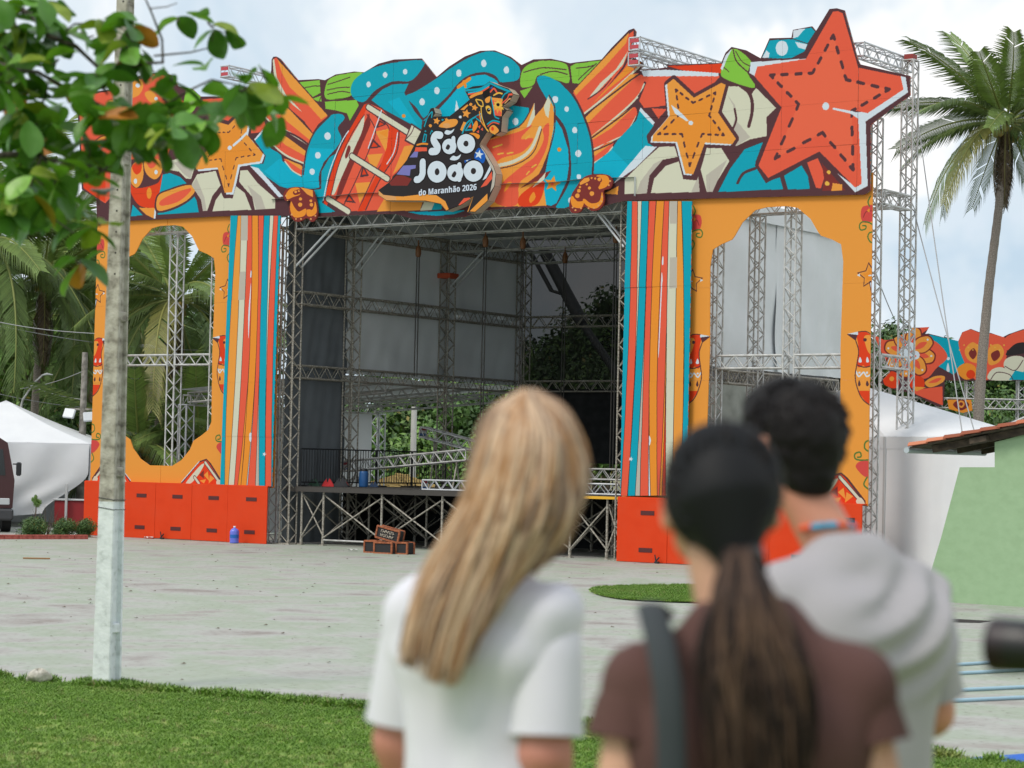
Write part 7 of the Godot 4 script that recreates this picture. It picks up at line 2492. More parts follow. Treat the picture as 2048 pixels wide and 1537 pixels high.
	[0, 9, 0, [1531,1253,1683,1249,1690,1245,1549,1235,1543,1217,1528,1226]],
	[0, 9, 0, [1937,1186,1952,1182,1959,1145,1849,1083,1857,927,1824,913,1774,963,1822,929,1834,928,1828,1091,1807,1107,1838,1107]],
	[0, 1, 0, [1757,1358,1769,1358,1783,1351,1820,1237,1827,1215,1939,1185,1947,1153,1854,1103,1807,1114,1807,1106,1829,1091,1841,933,1824,925,1726,1018,1586,961,1558,993,1620,1133,1542,1217,1550,1240,1685,1248]],
	[0, 20, 0, [1758,1300,1796,1188,1910,1156,1812,1111,1818,968,1734,1064,1604,1008,1667,1138,1587,1216,1704,1212]],
	[2, 0, 8.1, [1753,1292,1758,1300,1762,1290]],
	[2, 0, 8.1, [1768,1270,1773,1255]],
	[2, 0, 8.1, [1781,1233,1786,1218]],
	[2, 0, 8.1, [1792,1198,1796,1188,1806,1185]],
	[2, 0, 8.1, [1826,1180,1842,1175]],
	[2, 0, 8.1, [1864,1169,1880,1164]],
	[2, 0, 8.1, [1900,1159,1910,1156,1901,1152]],
	[2, 0, 8.1, [1884,1144,1871,1138]],
	[2, 0, 8.1, [1851,1129,1838,1123]],
	[2, 0, 8.1, [1821,1115,1812,1111,1812,1098]],
	[2, 0, 8.1, [1813,1072,1814,1053]],
	[2, 0, 8.1, [1815,1025,1816,1006]],
	[2, 0, 8.1, [1817,981,1818,968,1810,976]],
	[2, 0, 8.1, [1796,993,1784,1006]],
	[2, 0, 8.1, [1768,1025,1756,1038]],
	[2, 0, 8.1, [1741,1055,1734,1064,1722,1059]],
	[2, 0, 8.1, [1700,1049,1682,1042]],
	[2, 0, 8.1, [1657,1030,1639,1023]],
	[2, 0, 8.1, [1616,1013,1604,1008,1610,1019]],
	[2, 0, 8.1, [1621,1043,1630,1060]],
	[2, 0, 8.1, [1642,1086,1651,1103]],
	[2, 0, 8.1, [1662,1126,1667,1138,1660,1145]],
	[2, 0, 8.1, [1646,1159,1635,1169]],
	[2, 0, 8.1, [1619,1185,1608,1195]],
	[2, 0, 8.1, [1594,1209,1587,1216,1598,1216]],
	[2, 0, 8.1, [1618,1215,1634,1214]],
	[2, 0, 8.1, [1658,1213,1673,1213]],
	[2, 0, 8.1, [1694,1212,1704,1212,1709,1220]],
	[2, 0, 8.1, [1719,1235,1726,1247]],
	[2, 0, 8.1, [1737,1265,1744,1277]],
	[0, 9, 0, [1760,1123,1815,1110,1830,1104,1827,1095,1807,1105,1761,1118]],
	[1, 9, 0, [1751,1127,1748,1120,1742,1118,1735,1121,1732,1128,1735,1135,1741,1137,1748,1134]],
	[0, 6, 0, [465,928,564,925,664,923,624,914,564,913,507,919]],
]
const LOGO_OUTLINE := [560,1202,569,1203,575,1189,566,1178,625,1176,654,1193,690,1216,710,1221,690,1219,674,1244,700,1251,737,1251,755,1260,780,1249,817,1236,832,1221,822,1204,796,1191,813,1180,798,1164,795,1124,777,1117,751,1128,731,1103,726,1095,747,1070,773,1033,782,1012,778,980,757,942,717,914,691,914,709,954,669,935,621,922,602,941,549,952,473,956,416,959,388,975,386,988,422,1007,482,1065,532,1146,539,1167,551,1181]
const LOGO_PRINT := [
	[0, 11, 0, [345,1381,884,1334,896,884,359,908]],
	[0, 3, 0, [386,988,408,972,473,967,537,970,586,965,617,947,629,925,621,922,602,941,549,952,473,956,416,959,388,975]],
	[0, 16, 0, [386,987,404,975,446,969,450,958,416,959,388,975]],
	[0, 3, 0, [699,916,720,933,756,961,757,942,717,914]],
	[0, 1, 0, [661,935,679,952,699,953,691,922]],
	[0, 3, 0, [698,950,710,955,695,916,691,914]],
	[0, 12, 0, [492,1073,507,1088,521,1087,518,1072]],
	[0, 12, 0, [448,1029,471,1052,514,1051,513,1042,496,1040,494,1023]],
	[0, 13, 0, [423,1007,447,1026,471,1025,501,1014,487,996,430,999]],
	[0, 1, 0, [512,1100,550,1097,551,1087,508,1088]],
	[3, 4, 4.9, [517,1106,534,1108,552,1106]],
	[0, 10, 0, [726,1095,732,1102,753,1070,777,1033,782,1012,778,980,765,963,771,995,773,1019,749,1056]],
	[0, 9, 0, [739,997,763,1036,766,1024,751,1002]],
	[0, 1, 0, [733,978,769,1020,771,1000,753,983]],
	[1, 14, 0, [710,1065,725,1085,746,1065,741,1044,719,1048]],
	[0, 9, 0, [728,1080,730,1071,741,1068,732,1064,733,1055,724,1062,714,1059,719,1067,711,1075,723,1072]],
	[0, 14, 0, [677,1054,699,1057,697,1048,680,1046]],
	[0, 9, 0, [682,1054,691,1055,688,1049]],
	[0, 3, 0, [683,1192,686,1184,696,1181,687,1177,687,1168,679,1174,669,1173,673,1180,667,1187,677,1186]],
	[0, 3, 0, [584,1177,586,1170,594,1167,587,1164,587,1157,580,1162,572,1161,575,1167,570,1173,579,1172]],
	[0, 3, 0, [710,1203,712,1197,719,1194,713,1191,713,1185,706,1190,699,1188,702,1194,697,1200,705,1199]],
	[0, 3, 0, [616,1174,617,1170,622,1169,618,1167,617,1163,614,1166,609,1165,611,1168,608,1172,613,1171]],
	[1, 3, 0, [589,1152,611,1166,644,1168,653,1159,641,1148,615,1146]],
	[1, 16, 0, [628,1151,625,1147,616,1145,607,1148,603,1153,606,1158,615,1159,624,1157]],
	[1, 3, 0, [566,1155,564,1152,561,1151,557,1153,555,1156,557,1159,560,1160,564,1158]],
	[1, 3, 0, [700,1204,698,1201,695,1200,691,1201,689,1204,691,1207,694,1208,698,1207]],
	[1, 9, 0, [665,1172,664,1169,661,1169,657,1170,656,1173,657,1175,660,1176,664,1175]],
	[1, 5, 0, [605,1169,604,1167,601,1166,599,1167,598,1169,599,1171,601,1171,604,1171]],
	[0, 3, 0, [661,1138,672,1159,681,1156,669,1133]],
	[0, 3, 0, [660,1192,683,1205,687,1202,673,1190]],
	[3, 5, 4.6, [668,1125,685,1156,728,1176]],
	[2, 5, 3.7, [679,1135,708,1136,699,1160,679,1135]],
	[2, 5, 3.1, [714,1165,729,1155,730,1172]],
	[0, 1, 0, [688,1143,697,1151,698,1141]],
	[0, 1, 0, [720,1143,729,1146,726,1136]],
	[0, 1, 0, [729,1134,736,1139,737,1130]],
	[0, 1, 0, [715,1129,724,1133,724,1124]],
	[0, 13, 0, [712,1171,728,1174,729,1158]],
	[1, 4, 0, [703,1144,714,1159,720,1146,711,1132,704,1130]],
	[1, 4, 0, [682,1124,704,1127,726,1119,721,1109,704,1121]],
	[3, 15, 3.4, [711,1215,722,1200,735,1196,731,1211,712,1216]],
	[3, 15, 3.1, [729,1196,732,1169,745,1139,755,1126]],
	[3, 4, 3.1, [724,1182,729,1158,744,1139]],
	[1, 15, 0, [744,1194,755,1196,762,1186,761,1173,750,1178]],
	[1, 17, 0, [760,1185,758,1181,754,1180,750,1181,748,1185,750,1189,754,1190,758,1188]],
	[1, 9, 0, [757,1186,757,1185,755,1185,754,1186,754,1187,754,1188,755,1188,757,1188]],
	[0, 16, 0, [732,1249,750,1248,754,1227,741,1228]],
	[1, 17, 0, [733,1249,750,1248,756,1221,743,1216,734,1226]],
	[1, 3, 0, [742,1215,758,1221,756,1206,745,1205]],
	[0, 3, 0, [761,1218,799,1212,797,1165,775,1169]],
	[0, 1, 0, [765,1211,782,1204,768,1190]],
	[0, 15, 0, [783,1210,788,1204,796,1204,793,1198,800,1193,792,1191,791,1184,784,1189,777,1185,776,1192,768,1195,774,1199,770,1206,779,1204]],
	[1, 17, 0, [790,1196,788,1193,785,1192,781,1194,779,1197,780,1200,784,1201,788,1200]],
	[0, 1, 0, [770,1180,779,1184,783,1172,788,1182,797,1174,794,1165,774,1169]],
	[3, 5, 3.4, [761,1219,770,1184,775,1166,788,1159]],
	[0, 15, 0, [798,1193,800,1189,806,1188,802,1186,803,1181,798,1184,794,1182,795,1186,791,1189,796,1189]],
	[3, 5, 4, [751,1147,769,1155,790,1150]],
	[3, 1, 3.1, [753,1141,769,1150,789,1145]],
	[1, 3, 0, [758,1136,772,1143,789,1128,777,1119,762,1124]],
	[1, 2, 0, [773,1133,772,1130,769,1128,765,1130,764,1134,765,1138,768,1139,771,1137]],
	[3, 15, 2.5, [752,1132,760,1122,777,1118]],
	[3, 5, 6.1, [678,1243,726,1244,755,1256,784,1244,819,1230]],
	[3, 1, 4.3, [686,1232,723,1234,753,1246]],
	[3, 3, 8, [694,1224,712,1230,730,1233]],
	[3, 6, 3.7, [686,1236,723,1239,754,1251]],
	[3, 1, 4.9, [759,1233,770,1241,781,1228]],
	[0, 14, 0, [757,1243,766,1248,764,1241]],
	[3, 15, 4.3, [770,1223,785,1228,797,1225]],
	[3, 5, 3.7, [796,1212,805,1223,815,1227]],
	[3, 1, 3.7, [798,1200,814,1211,819,1222]],
	[3, 16, 3.1, [807,1199,823,1213,824,1225]],
	[3, 5, 3.7, [540,1155,550,1179,565,1193,564,1178]],
	[2, 5, 3.4, [536,1113,541,1134,548,1131,545,1113,536,1113]],
	[3, 5, 2.8, [561,1133,566,1142,570,1132]],
	[1, 5, 0, [547,1141,546,1140,544,1139,542,1140,541,1142,542,1143,544,1144,546,1143]],
	[3, 17, 27.2, [595,1127,579,1129,572,1118,579,1106,587,1095,583,1085,566,1085]],
	[1, 17, 0, [654,1093,646,1077,627,1071,607,1079,598,1097,606,1114,625,1120,645,1111]],
	[2, 17, 20.4, [639,1116,640,1083]],
	[1, 17, 0, [606,1130,615,1142,630,1139,644,1144,637,1132,621,1125]],
	[1, 17, 0, [716,1097,707,1076,683,1069,658,1079,648,1101,657,1121,681,1128,706,1118]],
	[2, 17, 27.2, [537,1058,538,1026,533,1017]],
	[2, 17, 25.9, [533,1017,525,1011,517,1011]],
	[1, 17, 0, [623,1026,613,1004,587,996,561,1007,550,1031,560,1053,586,1061,611,1050]],
	[1, 17, 0, [679,1020,671,1002,649,995,626,1004,616,1024,625,1042,647,1049,670,1040]],
	[2, 17, 21.6, [661,1043,662,1004]],
	[1, 17, 0, [627,1058,638,1071,652,1068,668,1072,660,1059,643,1054]],
	[1, 17, 0, [745,1022,735,1000,709,992,683,1003,671,1026,682,1048,708,1056,734,1045]],
	[3, 9, 20.3, [595,1127,579,1129,572,1118,579,1106,587,1095,583,1085,566,1085]],
	[1, 9, 0, [650,1094,643,1079,627,1074,610,1081,602,1097,609,1111,625,1116,642,1109]],
	[2, 9, 13.5, [639,1116,640,1083]],
	[1, 9, 0, [609,1132,615,1140,630,1137,642,1142,635,1132,621,1127]],
	[1, 9, 0, [712,1097,704,1079,683,1073,661,1082,652,1101,660,1119,681,1125,703,1116]],
	[2, 9, 20.3, [537,1058,538,1026,533,1017]],
	[2, 9, 19, [533,1017,525,1011,517,1011]],
	[1, 9, 0, [619,1027,610,1006,587,999,564,1009,554,1030,563,1051,586,1058,609,1048]],
	[1, 9, 0, [675,1021,668,1005,649,999,629,1007,621,1024,628,1040,647,1045,667,1037]],
	[2, 9, 14.7, [661,1043,662,1004]],
	[1, 9, 0, [629,1060,639,1069,652,1066,666,1071,658,1059,643,1056]],
	[1, 9, 0, [741,1022,732,1002,709,995,686,1005,675,1026,685,1045,708,1052,731,1043]],
	[1, 11, 0, [690,1098,688,1093,682,1091,676,1094,673,1099,676,1105,682,1107,688,1104]],
	[1, 11, 0, [595,1028,593,1022,587,1019,581,1022,579,1029,581,1035,587,1038,592,1035]],
	[1, 11, 0, [717,1023,715,1018,709,1015,702,1018,700,1024,702,1030,708,1032,715,1029]],
	[1, 11, 0, [614,1091,621,1101,629,1095,623,1086]],
	[1, 11, 0, [636,1015,645,1027,652,1020,645,1010]],
]
const WING_LEFT_OUTLINE := [29,1001,43,1013,74,1016,106,1011,136,1003,144,987,153,962,156,934,147,918,133,914,118,925,93,917,72,919,54,938,50,959,55,977,37,978,29,988]
const WING_LEFT_PRINT := [
	[0, 13, 0, [9,1034,168,1026,172,905,13,911]],
	[1, 4, 0, [37,996,55,1012,85,1012,90,994,64,987,43,982]],
	[0, 3, 0, [90,1014,136,1003,138,983,117,992]],
	[1, 4, 0, [57,975,70,958,87,945,113,952,108,932,71,929,55,950]],
	[1, 4, 0, [116,948,134,951,146,970,153,942,140,930,119,931]],
	[1, 13, 0, [80,986,106,997,110,972,92,953,70,958]],
	[1, 13, 0, [114,988,138,979,144,962,134,947,118,960]],
	[1, 13, 0, [64,1003,87,1008,90,996,69,993]],
	[1, 3, 0, [98,980,96,977,92,976,88,977,86,981,88,984,92,985,96,983]],
	[1, 3, 0, [99,964,97,960,92,958,86,960,83,965,86,969,91,970,97,968]],
	[1, 3, 0, [135,973,134,970,130,969,127,971,125,974,126,976,130,977,134,976]],
	[1, 3, 0, [139,962,138,958,133,957,128,959,126,963,128,966,132,967,137,966]],
	[1, 3, 0, [78,1001,77,999,73,998,70,999,68,1002,70,1004,73,1005,77,1004]],
	[1, 3, 0, [89,1003,88,1001,85,1001,82,1002,81,1004,82,1006,85,1006,87,1005]],
	[1, 16, 0, [47,977,47,976,44,975,42,976,41,978,42,979,44,980,46,979]],
	[1, 16, 0, [64,937,63,935,61,935,58,935,57,937,58,939,60,940,63,939]],
	[1, 16, 0, [80,924,79,922,77,922,75,922,74,924,75,926,77,927,79,926]],
	[1, 16, 0, [99,923,98,921,95,921,93,922,92,923,93,925,95,926,98,925]],
	[1, 16, 0, [135,922,135,920,132,919,130,920,129,922,130,924,132,924,134,923]],
	[1, 16, 0, [151,930,150,928,148,927,146,928,145,930,146,932,148,932,150,932]],
	[1, 16, 0, [41,992,40,990,37,990,35,990,34,992,35,994,37,995,40,994]],
]
const WING_RIGHT_OUTLINE := [1032,971,1044,986,1065,995,1094,996,1122,993,1137,982,1139,969,1131,957,1113,952,1116,931,1111,914,1097,903,1076,902,1055,913,1042,901,1025,898,1012,903,1007,922,1014,947,1023,960]
const WING_RIGHT_PRINT := [
	[0, 13, 0, [988,1020,1157,1010,1160,880,991,887]],
	[0, 3, 0, [1038,976,1052,987,1082,991,1065,978,1040,970]],
	[1, 4, 0, [1090,992,1120,991,1130,976,1120,961,1095,957,1103,974]],
	[1, 4, 0, [1054,934,1075,921,1100,925,1108,949,1111,924,1092,907,1067,912,1050,927]],
	[1, 4, 0, [1016,943,1033,928,1052,927,1046,911,1020,914,1011,932]],
	[1, 13, 0, [1055,959,1074,974,1097,960,1098,939,1079,929,1058,941]],
	[1, 13, 0, [1027,964,1049,970,1051,948,1041,931,1024,935,1019,950]],
	[1, 13, 0, [1069,990,1099,988,1107,977,1091,971,1074,977]],
	[1, 3, 0, [1084,946,1082,942,1077,940,1072,942,1070,947,1072,951,1077,952,1082,950]],
	[1, 3, 0, [1074,961,1072,958,1069,957,1066,958,1064,961,1066,964,1069,965,1072,964]],
	[1, 3, 0, [1064,971,1063,969,1060,968,1058,969,1057,971,1058,973,1060,974,1063,973]],
	[1, 3, 0, [1039,943,1037,938,1032,937,1027,939,1025,943,1027,947,1032,949,1037,947]],
	[1, 3, 0, [1042,955,1040,952,1036,951,1032,952,1031,956,1032,959,1036,960,1040,959]],
	[1, 3, 0, [1043,965,1042,963,1039,962,1037,963,1036,965,1037,967,1039,968,1042,967]],
	[1, 3, 0, [1104,982,1103,979,1099,977,1095,979,1093,982,1095,986,1099,987,1103,985]],
	[1, 3, 0, [1089,985,1089,983,1086,982,1084,983,1083,985,1084,987,1086,988,1088,987]],
	[1, 3, 0, [1078,987,1077,985,1075,984,1073,985,1072,987,1073,989,1075,989,1077,989]],
	[1, 16, 0, [1135,976,1134,974,1132,974,1130,974,1129,976,1130,978,1132,978,1134,978]],
	[1, 16, 0, [1131,965,1131,964,1129,963,1126,964,1126,966,1126,967,1128,968,1130,967]],
	[1, 16, 0, [1030,905,1029,903,1027,903,1025,903,1024,905,1025,907,1027,908,1029,907]],
	[1, 16, 0, [1047,909,1046,908,1044,907,1042,908,1041,910,1041,911,1044,912,1046,911]],
	[1, 16, 0, [1021,912,1020,911,1018,910,1016,911,1015,913,1016,914,1018,915,1020,914]],
	[1, 16, 0, [1070,908,1069,907,1067,906,1065,907,1064,909,1065,910,1067,911,1069,910]],
	[1, 16, 0, [1087,908,1086,907,1084,906,1082,907,1081,909,1082,910,1084,911,1086,910]],
	[1, 16, 0, [1101,914,1100,912,1098,912,1096,912,1095,914,1096,916,1098,917,1100,916]],
	[1, 16, 0, [1109,924,1109,922,1107,922,1104,923,1104,924,1104,926,1106,927,1108,926]],
	[1, 16, 0, [1111,936,1110,935,1108,934,1106,935,1105,937,1106,938,1108,939,1110,938]],
]
const ARCH_OUTLINE := [-503,919,-475,928,-451,931,-413,930,-380,924,-342,894,-319,859,-311,850,-279,839,-253,826,-246,782,-248,658,-250,545,-247,396,-246,348,-257,324,-284,307,-315,291,-328,265,-360,234,-397,216,-444,210,-492,221,-536,242,-551,269,-576,283,-603,297]
const TOWER_LEFT_PRINT := [
	[1, 19, 0, [-702,878,-705,896,-716,901,-737,900,-739,871,-727,861,-709,861]],
	[3, 13, 1.9, [-709,873,-716,886,-730,888]],
	[1, 4, 0, [-719,889,-725,894,-725,885]],
	[3, 18, 3.4, [-727,923,-721,910,-725,899]],
	[3, 18, 3, [-738,917,-737,908]],
	[3, 18, 3.4, [-738,851,-724,860,-706,862,-699,853,-703,843,-715,845,-716,852,-708,853]],
	[3, 18, 3.4, [-739,837,-726,835,-722,825,-729,813,-740,811]],
	[0, 0, 0, [-725,765,-738,746,-761,744,-746,729,-753,708,-731,716,-712,705,-713,726,-694,740,-717,745]],
	[0, 3, 0, [-725,760,-736,744,-756,743,-744,729,-749,711,-731,719,-714,709,-715,727,-699,739,-719,743]],
	[0, 4, 0, [-726,752,-734,741,-748,740,-739,730,-744,717,-730,723,-718,716,-719,729,-708,737,-722,740]],
	[3, 0, 7.6, [-731,716,-735,698,-738,681]],
	[3, 9, 3, [-731,714,-735,698]],
	[3, 9, 3, [-726,732,-735,733]],
	[0, 9, 0, [-694,734,-702,738,-703,730]],
	[0, 2, 0, [-694,594,-703,597,-721,597,-739,586,-741,520,-723,513,-701,520,-703,544,-700,571]],
	[1, 3, 0, [-716,584,-730,589,-740,580,-739,544,-726,551]],
	[0, 0, 0, [-670,592,-700,595,-694,576]],
	[0, 9, 0, [-672,593,-700,598,-700,590]],
	[1, 0, 0, [-723,578,-722,575,-719,574,-715,575,-714,578,-715,581,-719,582,-722,581]],
	[0, 3, 0, [-698,517,-741,516,-742,454,-703,458,-694,489]],
	[1, 2, 0, [-699,517,-701,540,-711,536,-716,520,-705,512]],
	[1, 2, 0, [-717,516,-720,539,-735,536,-736,518,-726,513]],
	[1, 9, 0, [-702,525,-706,537,-711,525]],
	[1, 9, 0, [-722,525,-725,537,-730,525]],
	[3, 9, 3.8, [-696,502,-704,490,-716,500,-725,490,-741,499]],
	[1, 9, 0, [-708,499,-707,497,-705,497,-703,497,-702,499,-703,501,-705,502,-707,501]],
	[1, 9, 0, [-728,499,-727,497,-725,496,-723,497,-722,499,-723,501,-725,502,-727,501]],
	[1, 0, 0, [-702,471,-705,481,-709,471,-705,466]],
	[1, 0, 0, [-723,471,-726,480,-731,471,-727,466]],
	[0, 2, 0, [-703,456,-742,456,-743,417,-724,428,-709,446]],
	[3, 0, 2.7, [-694,576,-702,551,-698,520,-694,489,-703,456,-717,433,-743,416]],
	[3, 0, 2.7, [-697,518,-719,512,-741,517]],
	[3, 0, 2.3, [-700,597,-721,598,-740,587]],
	[3, 18, 3.9, [-740,338,-725,333,-722,319,-732,311,-742,313]],
	[3, 18, 3.9, [-743,292,-719,289,-699,292,-697,304,-710,308,-713,298,-704,296]],
	[1, 19, 0, [-699,275,-714,287,-741,283,-741,247,-726,249,-712,258]],
	[3, 18, 3.9, [-730,249,-722,230,-742,216]],
	[1, 19, 0, [-221,878,-218,896,-207,901,-186,900,-184,871,-196,861,-214,861]],
	[3, 13, 1.9, [-214,873,-207,886,-193,888]],
	[1, 4, 0, [-204,889,-198,894,-198,885]],
	[3, 18, 3.4, [-196,923,-202,910,-198,899]],
	[3, 18, 3, [-185,917,-186,908]],
	[3, 18, 3.4, [-185,851,-199,860,-217,862,-224,853,-220,843,-208,845,-207,852,-215,853]],
	[3, 18, 3.4, [-184,837,-197,835,-201,825,-194,813,-183,811]],
	[0, 0, 0, [-198,765,-185,746,-162,744,-177,729,-170,708,-192,716,-211,705,-210,726,-229,740,-206,745]],
	[0, 3, 0, [-198,760,-187,744,-167,743,-179,729,-174,711,-192,719,-209,709,-208,727,-224,739,-204,743]],
	[0, 4, 0, [-197,752,-189,741,-175,740,-184,730,-179,717,-193,723,-205,716,-204,729,-215,737,-201,740]],
	[3, 0, 7.6, [-192,716,-188,698,-185,681]],
	[3, 9, 3, [-192,714,-188,698]],
	[3, 9, 3, [-197,732,-188,733]],
	[0, 9, 0, [-229,734,-221,738,-220,730]],
	[0, 2, 0, [-229,594,-220,597,-202,597,-184,586,-182,520,-200,513,-222,520,-220,544,-223,571]],
	[1, 3, 0, [-207,584,-193,589,-183,580,-184,544,-197,551]],
	[0, 0, 0, [-253,592,-223,595,-229,576]],
	[0, 9, 0, [-251,593,-223,598,-223,590]],
	[1, 0, 0, [-200,578,-201,575,-204,574,-208,575,-209,578,-208,581,-204,582,-201,581]],
	[0, 3, 0, [-225,517,-182,516,-181,454,-220,458,-229,489]],
	[1, 2, 0, [-224,517,-222,540,-212,536,-207,520,-218,512]],
	[1, 2, 0, [-206,516,-203,539,-188,536,-187,518,-197,513]],
	[1, 9, 0, [-221,525,-217,537,-212,525]],
	[1, 9, 0, [-201,525,-198,537,-193,525]],
	[3, 9, 3.8, [-227,502,-219,490,-207,500,-198,490,-182,499]],
	[1, 9, 0, [-215,499,-216,497,-218,497,-220,497,-221,499,-220,501,-218,502,-216,501]],
	[1, 9, 0, [-195,499,-196,497,-198,496,-200,497,-201,499,-200,501,-198,502,-196,501]],
	[1, 0, 0, [-221,471,-218,481,-214,471,-218,466]],
	[1, 0, 0, [-200,471,-197,480,-192,471,-196,466]],
	[0, 2, 0, [-220,456,-181,456,-180,417,-199,428,-214,446]],
	[3, 0, 2.7, [-229,576,-221,551,-225,520,-229,489,-220,456,-206,433,-180,416]],
	[3, 0, 2.7, [-226,518,-204,512,-182,517]],
	[3, 0, 2.3, [-223,597,-202,598,-183,587]],
	[3, 18, 3.9, [-183,338,-198,333,-201,319,-191,311,-181,313]],
	[3, 18, 3.9, [-180,292,-204,289,-224,292,-226,304,-213,308,-210,298,-219,296]],
	[1, 19, 0, [-224,275,-209,287,-182,283,-182,247,-197,249,-211,258]],
	[3, 18, 3.9, [-193,249,-201,230,-181,216]],
	[0, 0, 0, [-363,163,-290,231,-262,239,-244,226,-196,172,-196,161,-362,158]],
	[0, 2, 0, [-355,165,-290,227,-263,235,-251,226,-203,172,-201,164,-353,160]],
	[1, 8, 0, [-341,166,-290,215,-270,223,-289,194,-320,166]],
	[0, 3, 0, [-270,191,-255,202,-249,174]],
	[0, 3, 0, [-247,192,-229,182,-251,166]],
	[0, 3, 0, [-286,175,-261,179,-269,166]],
	[0, 13, 0, [-289,191,-271,205,-270,181]],
	[2, 0, 11.1, [-266,228,-212,175]],
	[2, 0, 11.1, [-307,184,-288,165]],
	[2, 8, 7.2, [-266,228,-212,175]],
	[2, 8, 7.2, [-307,184,-288,165]],
	[1, 8, 0, [-221,173,-208,179,-198,164,-216,162]],
	[2, 9, 2.6, [-358,169,-290,230]],
	[0, 0, 0, [-560,163,-633,231,-661,239,-679,226,-727,172,-727,161,-561,158]],
	[0, 2, 0, [-568,165,-633,227,-660,235,-672,226,-720,172,-722,164,-570,160]],
	[1, 8, 0, [-582,166,-633,215,-653,223,-634,194,-603,166]],
	[0, 3, 0, [-653,191,-668,202,-674,174]],
	[0, 3, 0, [-676,192,-694,182,-672,166]],
	[0, 3, 0, [-637,175,-662,179,-654,166]],
	[0, 13, 0, [-634,191,-652,205,-653,181]],
	[2, 0, 11.1, [-657,228,-711,175]],
	[2, 0, 11.1, [-616,184,-635,165]],
	[2, 8, 7.2, [-657,228,-711,175]],
	[2, 8, 7.2, [-616,184,-635,165]],
	[1, 8, 0, [-702,173,-715,179,-725,164,-707,162]],
	[2, 9, 2.6, [-565,169,-633,230]],
]
